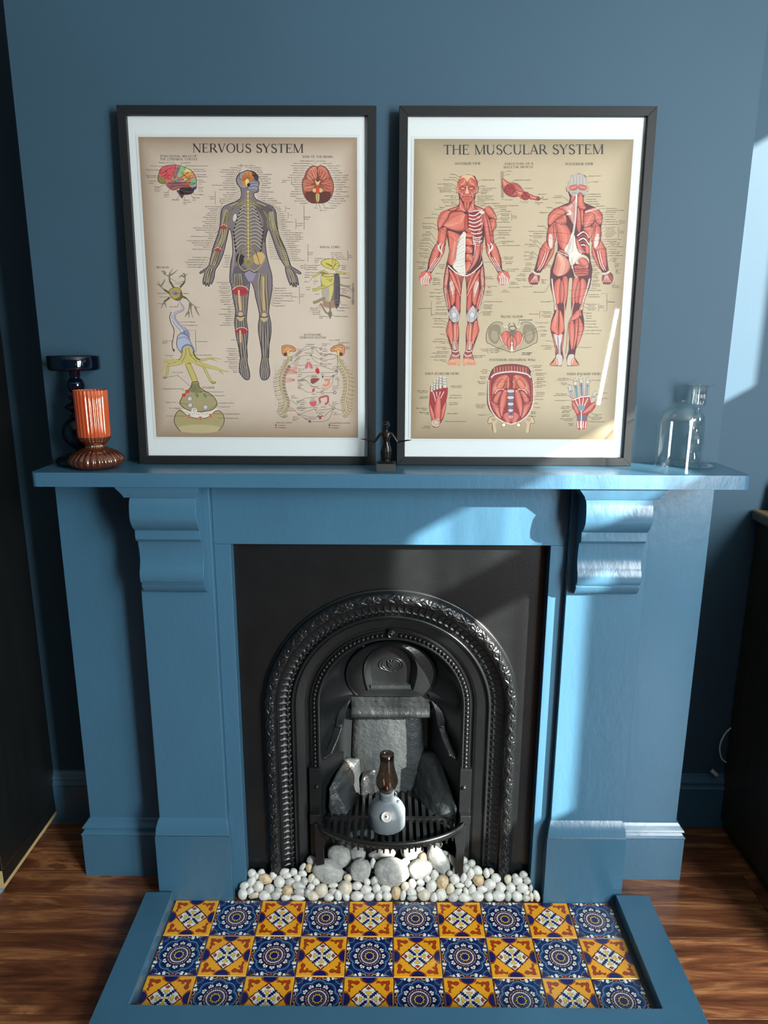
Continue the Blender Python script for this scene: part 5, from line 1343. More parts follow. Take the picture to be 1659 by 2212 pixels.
    for i, (s, x, y) in enumerate((('Muscular branches',1258,62),('of femoral n.',1255,86),('Anterior branch',1262,118),('of obturator n.',1265,142),('Posterior branch',1266,174),('of obturator n.',1264,198),('Lateral femoral',1270,230),('cutaneous n.',1270,256),('Nerve to vastus',1274,288),('medialis muscle',1275,312),('Saphenous n.',1294,344),('Sciatic n.',1306,376),('Common fibular n.',1302,408),('Tibial n.',1308,442),('Infrapatellar branch of',1308,472),('saphenous n.',1308,498),('Medial sural',1310,528),('cutaneous n.',1306,554),('Deep fibular n.',1298,584),('Superficial fibular n.',1300,614),('Sural n.',1336,804),('Medial plantar n.',1358,918),('Lateral plantar n.',1356,948),('Medial dorsal',1354,980),('cutaneous n.',1350,1002),('Medial branch of',1356,1034),('deep fibular n.',1352,1058),('Intermediate dorsal',1356,1088),('cutaneous n.',1354,1112),('Lateral dorsal',1358,1144),('cutaneous n.',1356,1168),('Dorsal',1352,1198),('digital n.',1370,1222))):
        small_text(P, s, x, y+1955, 22, 'r')
        if i % 2 == 0 or 9 < i < 20: P.line([(x+3,y+1949),(x+44,y+1949-(50 if i < 12 else -10))], 3, INK, 8)
    for i, s in enumerate(('Superior gluteal n.','Inferior gluteal n.','Nerve to piriformis muscle','Common fibular division','Tibial division','Posterior femoral cutaneous n.','Pudendal n.','Coccygeal plexus')):
        y = 2092+32.5*i; x = 1848-3*i; small_text(P, s, x, y, 23); P.line([(x-4,y-6),(x-34,y-50)], 3, INK, 8)
    P.line([(2150,2068),(2166,2068),(2166,2288),(2150,2288)], 3.5, INK, 8); small_text(P, 'Sacral', 2174, 2174, 23); small_text(P, 'plexus', 2174, 2198, 23); P.line([(2050,2172),(2064,2172),(2064,2222),(2050,2222)], 3.5, INK, 8); small_text(P, 'Sciatic n.', 2072, 2204, 23)
    # --- neuron
    P.frame(K, 280, 600)
    OL, OLD, DK, LAV = rgb(176,160,86), rgb(118,104,58), rgb(70,58,48), rgb(168,166,186)
    DEN = [[(555,130),(500,40),(490,-20),(430,-50),(395,-100)],[(500,30),(495,-40),(520,-90),(545,-125)],[(495,-30),(560,-70),(605,-110)],[(430,-50),(440,-100)],[(450,-55),(420,-90),(390,-80)],[(630,120),(690,50),(700,-30),(740,-60)],[(700,-20),(680,-60),(650,-20)],[(695,-10),(640,-30),(620,10)],[(490,190),(430,150),(380,100),(350,30)],[(380,100),(330,70)],[(385,105),(430,40),(435,10)],[(500,250),(430,300),(400,330),(340,325)],[(425,310),(380,390)],[(430,310),(455,380)],[(650,230),(710,260),(755,310),(830,370),(890,375)],[(755,320),(740,410),(695,500)],[(740,430),(740,520)],[(770,330),(770,430),(795,520)],[(820,370),(860,460),(885,485)],[(720,450),(690,500)]]
    for q in DEN: P.line(q, 21, DK, 3, 4, taper=1); P.line(q, 10, rgb(150,140,120), 4, 4, taper=1)
    for q in (DEN[0], DEN[5], DEN[8], DEN[11], DEN[14]): P.line(q[:2], 24, DK, 3); P.line(q[:2], 15, OLD, 4)
    P.blob([(500,150),(560,120),(630,135),(655,200),(660,250),(610,290),(540,265),(490,200)], OL, 5); P.line([(500,150),(560,120),(630,135),(655,200),(660,250),(610,290),(540,265),(490,200)], 6, DK, 5.5, 4, closed=True)
    P.blob([(640,150),(655,200),(660,250),(610,290),(560,270),(620,240)], OLD, 5.2); P.ell(565, 190, 40, 30, rgb(160,130,160), 6, 18, 0.4); P.ell(575, 198, 20, 15, rgb(120,92,128), 6.2, 14)
    ax = [(610,285),(640,335),(675,385),(660,415),(590,440),(545,470),(545,530),(585,590),(650,660),(700,710)]
    for (x0, y0), (x1, y1), w in zip(ax, ax[1:], (12,20,22,26,34,50,54,56,90)):
        P.line([(x0,y0),((x0+x1)/2+3,(y0+y1)/2),(x1,y1)], w, DK, 5, 3); P.line([(x0,y0),((x0+x1)/2+3,(y0+y1)/2),(x1,y1)], w-7, LAV, 5.5, 3)
        P.line([(x0-w*0.2,y0),(x1-w*0.2,y1)], w*0.25, rgb(206,204,214), 6)
    P.blob([(640,720),(700,665),(745,700),(745,790),(700,800),(640,790)], rgb(140,142,176), 6); P.blob([(580,830),(600,740),(660,715),(730,760),(760,830),(805,930),(800,960),(720,880),(640,965),(590,900)], rgb(178,182,204), 6.5)
    P.line([(580,830),(600,740),(660,715),(730,760),(760,830),(805,930),(800,960)], 7, DK, 7, 4); P.line([(580,830),(590,900),(640,965)], 7, DK, 7, 3); P.line([(640,960),(660,890),(720,860),(780,890),(802,955)], 22, rgb(120,126,160), 7, 4)
    P.line([(600,780),(680,760),(745,800)], 6, rgb(80,80,110), 7.2, 4)
    YE, YD = rgb(198,182,110), rgb(116,100,52)
    def yel(q, w, tp=1): P.line(q, w+8, YD, 7, 4, taper=tp); P.line(q, w, YE, 7.5, 4, taper=tp)
    P.blob([(655,920),(700,880),(750,890),(800,960),(870,1050),(830,1090),(740,1110),(690,1110),(620,1090),(640,1010)], YE, 7.6)
    P.line([(655,920),(640,1010),(600,1060)], 8, YD, 7.8, 3); P.line([(790,950),(830,1030),(880,1055)], 14, rgb(84,74,44), 7.8, 3); P.line([(700,900),(690,1000),(640,1090)], 6, YD, 7.9, 3); P.line([(730,900),(760,1000),(840,1080)], 6, YD, 7.9, 3)
    yel([(650,1080),(560,1110),(460,1130),(400,1180),(370,1225)], 50); yel([(630,1060),(520,1070),(440,1060),(410,1055)], 34); yel([(500,1085),(420,1090),(395,1110)], 20); yel([(470,1120),(460,1200),(445,1270)], 18, 0); P.ell(424,1285,28,16,rgb(150,140,90),7.8)
    yel([(850,1060),(950,1050),(1040,1030),(1150,1050)], 28); yel([(1000,1040),(1060,1055),(1100,1080)], 14); yel([(820,1080),(930,1130),(1060,1160),(1150,1190),(1250,1215)], 56); yel([(1130,1190),(1180,1250)], 20); yel([(920,1140),(970,1240),(1020,1340)], 24, 0); P.ell(1048,1350,34,18,YD,7.8); P.ell(1048,1347,26,12,rgb(176,164,90),7.9)
    P.line([(720,1100),(760,1200),(795,1280),(815,1350)], 74, YD, 7.4, 4); P.line([(720,1100),(760,1200),(795,1280),(815,1350)], 62, YE, 7.6, 4)
    BULB = [(775,1350),(850,1340),(865,1400),(920,1450),(1010,1500),(1075,1570),(1090,1640),(1040,1700),(960,1722),(840,1728),(800,1690),(770,1720),(690,1695),(625,1640),(615,1600),(650,1530),(720,1450),(765,1400)]
    P.fan(smooth_curve(BULB, 3, True), rgb(166,154,112), 8); P.line(smooth_curve(BULB, 3, True), 10, rgb(90,72,40), 8.2, closed=True)
    P.blob([(770,1370),(850,1360),(870,1420),(900,1480),(780,1480),(740,1450)], rgb(136,126,88), 8.1)
    for x, y, a in ((800,1428,-1.1),(835,1515,1.1),(938,1518,1.0)):
        P.ell(x, y, 30, 15, rgb(60,110,84), 8.5, 14, a)
        for k in (-1, 0, 1): P.ell(x+k*14*cos(a), y+k*14*sin(a), 4, 10, rgb(130,170,130), 8.7, 8, a)
    for x, y in ((742,1560),(746,1645),(943,1672)):
        P.ell(x, y, 34, 32, rgb(110,110,140), 8.5); P.ell(x, y, 26, 25, rgb(226,222,216), 8.7)
        for k in range(6): P.ell(x+14*cos(k), y+14*sin(k*1.04), 4.5, 4.5, rgb(30,26,50), 8.9, 8)
    for x, y in ((712,1465),(664,1515)): P.blob([(x-26,y-8),(x-4,y-24),(x+26,y-14),(x+22,y+16),(x-8,y+22)], rgb(206,78,68), 8.6); P.line([(x-18,y+8),(x+18,y-6)], 5, rgb(120,30,30), 8.8)
    POST = [(610,1710),(660,1740),(710,1780),(800,1810),(930,1815),(1010,1780),(1060,1730),(1110,1715),(1165,1760),(1185,1840),(1160,1920),(1110,1980),(900,2010),(640,1990),(560,1910),(538,1840),(560,1760)]
    P.blob([(640,1700),(780,1700),(900,1740),(1060,1690),(1110,1720),(1010,1790),(900,1822),(760,1812),(660,1750)], rgb(226,214,204), 7.9)
    P.fan(smooth_curve(POST, 3, True), rgb(170,156,112), 8); P.blob([(600,1930),(760,1900),(960,1900),(1120,1930),(1100,1985),(900,2010),(640,1990)], rgb(190,174,132), 8.1)
    P.line([(620,1985),(560,1910),(538,1840),(560,1760),(610,1710),(660,1740),(710,1780),(800,1810),(930,1815),(1010,1780),(1060,1730),(1110,1715),(1165,1760),(1185,1840),(1160,1920),(1110,1980)], 9, rgb(90,72,40), 8.3, 4)
    for x, y in ((725,1788),(876,1815),(1012,1782)): P.blob([(x-24,y-18),(x+24,y-18),(x+18,y+22),(x-18,y+22)], rgb(212,134,100), 8.6); P.line([(x,y-24),(x,y+24)], 7, rgb(110,50,36), 8.8)
    for k in range(10): P.ell(745+28*k, 1757+8*sin(k*2.1), 5, 5, rgb(40,32,50), 8.8, 8)
    P.blob([(762,1730),(770,1690),(800,1680),(828,1695),(832,1730),(800,1760)], rgb(226,214,204), 8.6)
    for k in range(5): P.ell(786+14*(k % 3), 1700+20*(k//3), 5, 5, rgb(40,32,50), 8.8, 8)
    P.line([(516,436),(495,500),(510,580),(548,660),(540,760),(522,850),(530,910),(540,940)], 8, rgb(40,32,50), 8, 4); P.fan([(526,920),(552,912),(552,958)], rgb(40,32,50), 8)
    for s, x, y, al in (('Dendrites',558,82,'l'),('Nissl bodies',338,202,'l'),('Nucleus',672,204,'l'),('Cell body',362,250,'l'),('Axon hillock',492,376,'l'),('Node of Ranvier',680,572,'l'),('Schwann cell',734,616,'l'),('Direction of',396,816,'l'),('impulse',396,840,'l'),('Myelin sheath',852,824,'l'),('Telodendria',432,1004,'l'),('Axon (nerve fiber)',872,1000,'l'),('Axon terminals',526,1222,'l'),('Voltage gated calcium channels',394,1436,'l'),('Presynaptic neuron',1002,1478,'l'),('Mitochondrion',1066,1528,'l'),('Synaptic vesicle',434,1612,'l'),('Presynaptic membrane',1120,1624,'l'),('Synaptic cleft',1142,1674,'l'),('Neurotransmitter',474,1688,'l'),('Postsynaptic membrane',1180,1766,'l'),('Receptor',440,1790,'l'),('Postsynaptic neuron',1196,1822,'l')): small_text(P, s, x, y, 23, al)
    for q in ([(600,60),(505,0)],[(605,60),(690,35)],[(440,196),(520,200)],[(668,198),(590,192)],[(445,244),(540,246)],[(600,360),(610,320)],[(676,566),(600,566)],[(730,610),(650,606)],[(735,672),(822,672),(830,955),(806,955)],[(830,818),(850,818)],[(505,808),(525,812)],[(495,1010),(540,1048)],[(868,994),(740,992)],[(590,1230),(590,1256),(440,1284)],[(590,1256),(748,1398)],[(640,1440),(690,1460)],[(1000,1472),(880,1466)],[(1062,1522),(960,1518)],[(580,1610),(716,1632)],[(1116,1620),(990,1706)],[(1140,1668),(1090,1660)],[(560,1684),(740,1754)],[(1176,1758),(1060,1758)],[(520,1785),(700,1786)],[(1192,1816),(1100,1812)]): P.line(q, 3.5, INK, 8.9)
    # --- spinal cord
    P.frame(K, 540, 270)
    P.blob([(910,1740),(1000,1705),(1090,1720),(1140,1780),(1110,1840),(1030,1840),(950,1810),(915,1780)], rgb(206,190,96), 4); P.line([(910,1740),(1000,1705),(1090,1720),(1140,1780),(1110,1840),(1030,1840),(950,1810),(915,1780)], 6, YD, 6, 4, closed=True)
    for q in ([(980,1760),(1040,1800),(1060,1840)],[(1120,1760),(1080,1790),(1060,1840)],[(1000,1800),(1060,1790)],[(960,1760),(1010,1790)]): P.line(q, 14, rgb(150,120,70), 5, 4, taper=2)
    P.blob([(905,1920),(1000,1895),(1120,1900),(1140,1920),(1140,2250),(1120,2320),(1020,2345),(940,2320),(925,2250)], rgb(120,110,104), 3.6)
    P.blob([(910,1925),(990,1905),(1070,1910),(1065,2020),(1060,2130),(1030,2240),(1000,2290),(985,2180),(920,2160),(915,2040)], rgb(206,190,108), 4.2); P.blob([(925,2090),(1000,2070),(1010,2160),(990,2300),(930,2290),(920,2200)], rgb(176,164,150), 4.4); P.blob([(930,2240),(1000,2260),(1110,2230),(1140,2260),(1110,2325),(1020,2345),(945,2320)], rgb(160,128,108), 4.6)
    P.blob([(1085,1910),(1140,1920),(1150,2100),(1140,2300),(1090,2330),(1085,2100)], rgb(76,68,72), 4.6)
    for k in range(6): P.line([(1075+12*k,1920),(1072+12*k,2100),(1070+12*k,2300)], 5, rgb(50,44,48) if k % 2 else rgb(132,124,140), 5, 3)
    P.line([(905,1920),(1000,1940),(1140,1920)], 8, YD, 5.4, 4); P.line([(912,2040),(980,2070),(1060,2030),(1140,2050)], 6, YD, 5.4, 4)
    P.blob([(960,1960),(1010,1970),(1060,1960),(1030,2010),(1000,1985)], rgb(180,160,70), 5.2)
    def root(q, w, col=YE): P.line(q, w+8, YD, 5.6, 4, taper=0); P.line(q, w, col, 5.9, 4)
    root([(960,1860),(900,1880),(840,1920),(790,1940)], 24); root([(1000,1890),(930,1875),(880,1895)], 16); root([(960,2070),(900,2075),(850,2100),(790,2110)], 28, rgb(190,176,96)); root([(960,2215),(900,2235),(850,2260),(800,2275)], 28, rgb(150,132,104))
    root([(1090,1870),(1150,1880),(1220,1900),(1290,1915)], 14); root([(1140,1900),(1220,1895),(1280,1890)], 12); root([(1150,2040),(1220,2060),(1290,2060)], 14, rgb(150,140,120)); root([(1150,2175),(1220,2190),(1290,2215)], 14, rgb(110,100,96))
    root([(900,2280),(930,2340),(970,2400),(1010,2420)], 14, rgb(150,132,104)); root([(1020,2270),(1022,2400),(1022,2480)], 12, rgb(140,124,100)); P.ell(1020,2420,26,40,rgb(120,108,100),6.2)
    root([(1318,2020),(1320,2160),(1318,2300)], 9, rgb(120,108,100)); P.ell(1318,2110,20,34,rgb(120,108,100),6.2); P.ell(1318,2260,20,34,rgb(120,108,100),6.2); P.line([(1220,2050),(1290,2100)], 9, rgb(120,108,100), 6)
    for s, x, y, al in (('Gray commissure',1028,1634,'l'),('Posterior horn',1066,1662,'l'),('Lateral horn',1096,1690,'l'),('Anterior horn',1108,1716,'l'),('Gray',1256,1668,'l'),('matter',1256,1692,'l'),('Posterior',820,1708,'l'),('median',820,1732,'l'),('sulcus',820,1758,'l'),('White',634,1804,'l'),('matter',634,1828,'l'),('Posterior funiculus',714,1798,'l'),('Lateral funiculus',714,1824,'l'),('Anterior funiculus',714,1850,'l'),('Anterior',1170,1800,'l'),('median',1170,1824,'l'),('fissure',1170,1850,'l'),('Dorsal root',700,1890,'l'),('Dorsal root',690,1922,'l'),('ganglion',690,1948,'l'),('Central canal',1168,1958,'l'),('Spinal n.',686,2008,'l'),('Ventral',802,2002,'l'),('root',802,2026,'l'),('Dorsal',710,2082,'l'),('ramus',710,2108,'l'),('Anterior',1170,2100,'l'),('spinal artery',1170,2124,'l'),('and vein',1170,2150,'l'),('Dentic.',824,2168,'l'),('White ramus',756,2350,'l'),('communicans',752,2374,'l'),('Gray ramus',788,2402,'l'),('communicans',788,2428,'l'),('Sympathetic',878,2456,'l'),('trunk',878,2480,'l'),('Pia mater',1168,2310,'l'),('Arachnoid mater',1142,2346,'l'),('Dura mater',1112,2382,'l'),('Sympathetic ganglion',1084,2456,'l')): small_text(P, s, x, y, 22, al)
    for q in ([(1044,1640),(1054,1780)],[(1070,1668),(1070,1770)],[(1100,1694),(1084,1780)],[(1236,1606),(1252,1606),(1252,1726),(1236,1726)],[(886,1702),(1010,1712)],[(712,1774),(698,1774),(698,1850),(712,1850)],[(876,1790),(920,1770)],[(1166,1792),(1100,1800)],[(790,1890),(880,1880)],[(1160,1950),(1060,1920)],[(760,1990),(790,1950)],[(840,1990),(830,1960)],[(1166,2090),(1140,2100)],[(1166,2300),(1130,2200)],[(1140,2336),(1110,2290)],[(1110,2370),(1090,2330)],[(860,2340),(900,2280)],[(884,2400),(896,2300)],[(980,2450),(1010,2460)],[(1080,2450),(1040,2430)]): P.line(q, 3.2, INK, 8.5)
    # --- autonomic nervous system
    P.frame(K, 540, 600)
    for bx, fl in ((482, 1), (1118, -1)):
        B_ = lambda L: [(bx+fl*x, y) for x, y in L]
        P.blob(B_([(-90,930),(-80,880),(-20,866),(50,880),(92,920),(80,950),(20,950),(-10,1000),(-60,1005),(-85,970)]), rgb(206,140,96), 5)
        P.line(B_([(-90,930),(-80,880),(-20,866),(50,880),(92,920),(80,950),(20,950),(-10,1000),(-60,1005),(-85,970)]), 6, rgb(110,62,40), 6, 4, closed=True)
        for k in range(7): P.line(B_([(-60+20*k,890),(-50+18*k,925)]), 5, rgb(150,84,56), 6)
        P.line(B_([(-50,930),(-10,905),(40,930)]), 7, rgb(236,214,160), 6.2, 4); P.ell(bx+fl*(-40), 985, 26, 22, rgb(96,52,46), 6); P.blob(B_([(-15,930),(10,935),(0,1000),(-20,1010)]), rgb(212,186,110), 6.3)
    spL = smooth_curve([(470,1010),(480,1060),(450,1130),(400,1210),(372,1300),(375,1400),(400,1500),(430,1590),(420,1660),(400,1720),(440,1780),(470,1790)], 7)
    spR = smooth_curve([(1130,1010),(1130,1060),(1160,1130),(1215,1210),(1245,1300),(1250,1400),(1235,1500),(1215,1590),(1230,1660),(1220,1720),(1190,1770),(1170,1795)], 7)
    P.line(spL, 22, rgb(90,70,50), 5); P.line(spL, 13, rgb(206,190,140), 6); P.line([(x+44,y+10) for x, y in spL[14:66]], 44, rgb(150,130,110), 4.5)
    P.line(spR, 22, rgb(110,90,60), 5); P.line(spR, 12, rgb(222,206,150), 6); P.line([(x-40,y+10) for x, y in spR[14:66]], 44, rgb(166,148,120), 4.5)
    for k in range(14, 68, 3):
        x, y = spL[k]; P.line([(x+20,y-4),(x+68,y+6)], 5, rgb(226,212,190), 6.4); x, y = spR[k]; P.line([(x-18,y-4),(x-64,y+6)], 5, rgb(226,212,190), 6.4)
    for k in range(4, 76, 2):
        x, y = spL[k]; w = 36+40*sin(pi*k/76)
        P.line([(x-4,y),(x-w,y+26),(x-w-16,y+12)], 6, rgb(100,78,52) if k % 4 else rgb(170,150,100), 6.6, 3); x, y = spR[k]; P.line([(x+4,y),(x+w,y+26),(x+w+16,y+12)], 6, rgb(120,96,62) if k % 4 else rgb(180,160,110), 6.6, 3)
    for i in range(20):
        s = ('C7','C8','T1','T2','T3','T4','T5','T6','T7','T8','T9','T10','T11','T12','L1','L2','L3','L4','L5','S1')[i].replace('1','I')
        small_text(P, ''.join(c for c in s if c.isalpha()), 300, 1140+27*i, 18); small_text(P, ''.join(c for c in s if c.isalpha()), 1300, 1140+27*i, 18)
    PNK = rgb(206,110,104)
    for k in range(6):
        P.line([(440+4*k,1170+14*k),(590,1140+8*k)], 4, PNK, 7); P.line([(440,1160+18*k),(590,1215+4*k)], 4, PNK, 7); P.line([(430,1290+14*k),(560,1310+4*k)], 4, PNK, 7)
    for x, y, r in ((514,1025,12),(512,1064,12),(487,1142,13),(616,1328,14),(616,1420,14),(600,1608,13),(602,1690,13),(610,1772,10),(901,916,13),(903,984,13),(905,1048,13),(905,1112,13),(1062,1272,12),(1078,1488,17),(1066,1690,14),(1096,1204,12)):
        P.ring(x, y, r, 6, rgb(60,50,56), 8, 16)
    LUN = rgb(206,112,128)
    P.blob([(735,1080),(712,1100),(694,1150),(700,1176),(730,1160),(738,1120)], LUN, 7); P.blob([(745,1080),(770,1100),(794,1150),(786,1176),(755,1160),(746,1120)], LUN, 7)
    P.blob([(840,1170),(870,1175),(880,1220),(862,1245),(832,1220),(828,1190)], rgb(190,50,56), 7); P.ell(922, 1278, 10, 18, rgb(74,60,90), 7, 14)
    P.blob([(770,1310),(800,1298),(880,1304),(850,1340),(795,1374),(766,1350)], rgb(140,72,68), 7); P.line([(950,1330),(990,1326),(1005,1360),(970,1394),(925,1386)], 32, rgb(224,142,110), 7, 4)
    P.blob([(890,1470),(920,1455),(952,1440),(930,1475),(900,1485)], rgb(180,140,110), 7); P.ell(802, 1455, 17, 28, rgb(196,80,76), 7, 14, 0.3)
    P.line([(890,1620),(880,1560),(930,1540),(985,1535),(988,1610),(950,1640)], 26, rgb(176,92,98), 7, 4); P.blob([(750,1605),(790,1600),(840,1600),(830,1650),(790,1662),(760,1645)], rgb(206,90,94), 7)
    P.blob([(808,1695),(828,1712),(848,1695),(830,1726)], rgb(190,64,64), 7); P.line([(848,1800),(870,1790),(886,1815),(905,1790),(928,1800)], 9, rgb(110,50,50), 7, 4); P.blob([(868,1800),(906,1800),(894,1835),(880,1835)], rgb(176,60,64), 7.2)
    P.ell(545, 1756, 22, 18, rgb(226,170,150), 7); P.blob([(775,890),(810,890),(806,920),(780,925)], rgb(150,146,146), 7); P.ell(772,1000,16,18,rgb(150,140,130),7); P.blob([(738,1850),(764,1850),(768,1876),(740,1876)], rgb(110,84,80), 7)
    for q in ([(530,1010),(640,940),(700,890),(780,880)],[(520,1050),(650,950),(780,905)],[(500,1130),(640,1015),(760,1000)],[(600,1135),(700,1128)],[(600,1225),(840,1220)],[(630,1325),(740,1270),(860,1280)],[(630,1330),(700,1320),(780,1400),(890,1440)],[(630,1422),(720,1480),(800,1480)],[(820,900),(860,960),(890,980)],[(800,885),(860,900),(888,915)],[(780,1010),(850,1040),(890,1048)],[(780,1030),(830,1080),(890,1112)],[(800,1130),(900,1140),(1090,1205)],[(880,1222),(1090,1222),(1110,1190),(1115,1010)],[(940,1278),(1055,1274)],[(1010,1335),(1040,1280),(1110,1240),(1115,1200)],[(950,1460),(1040,1380),(1058,1285)],[(830,1480),(940,1490),(1060,1490)],[(610,1600),(700,1560),(860,1540)],[(610,1685),(760,1680),(890,1625)],[(995,1638),(1050,1680)],[(860,1720),(1055,1692)],[(620,1772),(700,1740),(810,1700)],[(640,1772),(740,1800),(860,1808)],[(620,1775),(700,1830),(740,1860)],[(940,1800),(1000,1740),(1060,1700)],[(780,1866),(980,1850),(1056,1705)],[(970,1055),(1060,1050),(1120,1005)],[(930,1000),(1020,990),(1118,1002)],[(1080,1690),(1160,1720),(1210,1720)],[(500,1580),(560,1620),(590,1650)],[(470,1660),(540,1700),(600,1765)],[(1125,1310),(1122,1400)]):
        P.line(q, 4, rgb(84,76,76), 7.6, 4)
    for s, x, y in (('Lacrimal gland',704,864),('Eye',776,952),('Salivary glands',690,976),('Lungs',708,1060),('Heart',822,1160),('Liver and',778,1264),('gallbladder',768,1288),('Spleen',896,1250),('Stomach',940,1316),('Adrenal gland',756,1412),('Pancreas',898,1434),('Kidney',778,1512),('Large',896,1508),('Small',770,1568),('intestine',762,1590),('Bladder',798,1688),('Rectum',902,1680),('Reproductive',834,1752),('organs',860,1774),('External genitalia',688,1832),
        ('Superior',586,926),('cervical',586,952),('ganglion',582,976),('Middle',570,1004),('cervical',570,1028),('ganglion',568,1052),('Inferior',556,1080),('cervical',548,1104),('ganglion',546,1126),('Pulmonary',600,1184),('plexus',600,1206),('Cardiac',594,1256),('plexus',594,1280),('Celiac',640,1310),('ganglion',640,1334),('Renal',604,1370),('ganglion',604,1392),('Superior',622,1594),('mesenteric',620,1618),('ganglion',622,1642),('Inferior',622,1674),('mesenteric',620,1698),('ganglion',622,1722),('Lumbar',504,1536),('splanchnic n.',508,1560),('Sacral',470,1704),('splanchnic n.',470,1726),('Superior',532,1806),('hypogastric',530,1830),('plexus',530,1852),
        ('Oculomotor n.',908,858),('(CN III)',912,882),('Facial n. (CN VII)',1008,810),('Glossopharyngeal n.',1118,842),('(CN IX)',1118,862),('Vagus n.',1214,898),('(CN X)',1214,922),('Ciliary',922,924),('ganglion',922,950),('Pterygopalatine',926,990),('ganglion',922,1014),('Otic',924,1054),('ganglion',922,1078),('Submandibular',926,1120),('ganglion',926,1144),('Cardiac',1050,1156),('plexus',1050,1180),('Celiac',1084,1296),('plexus',1084,1318),('Superior',1048,1408),('mesenteric',1046,1432),('plexus',1048,1454),('Inferior',1044,1614),('hypogastric',1044,1636),('plexus',1044,1660),('Pelvic',1062,1754),('splanchnic n.',1062,1778),('Preganglionic',336,1918),('Postganglionic',336,1948),('Preganglionic',1030,1924),('Postganglionic',1030,1954)): small_text(P, s, x, y, 21)
    small_text(P, 'SYMPATHETIC DIVISION', 302, 1886, 22); small_text(P, 'PARASYMPATHETIC DIVISION', 1000, 1894, 22)
    for x, y, c in ((312,1907,rgb(140,50,46)),(312,1936,rgb(190,80,70)),(1008,1912,rgb(60,52,56)),(1008,1942,rgb(120,112,106))): P.fan([(x-10,y-9),(x+10,y-9),(x+10,y+9),(x-10,y+9)], c, 8)
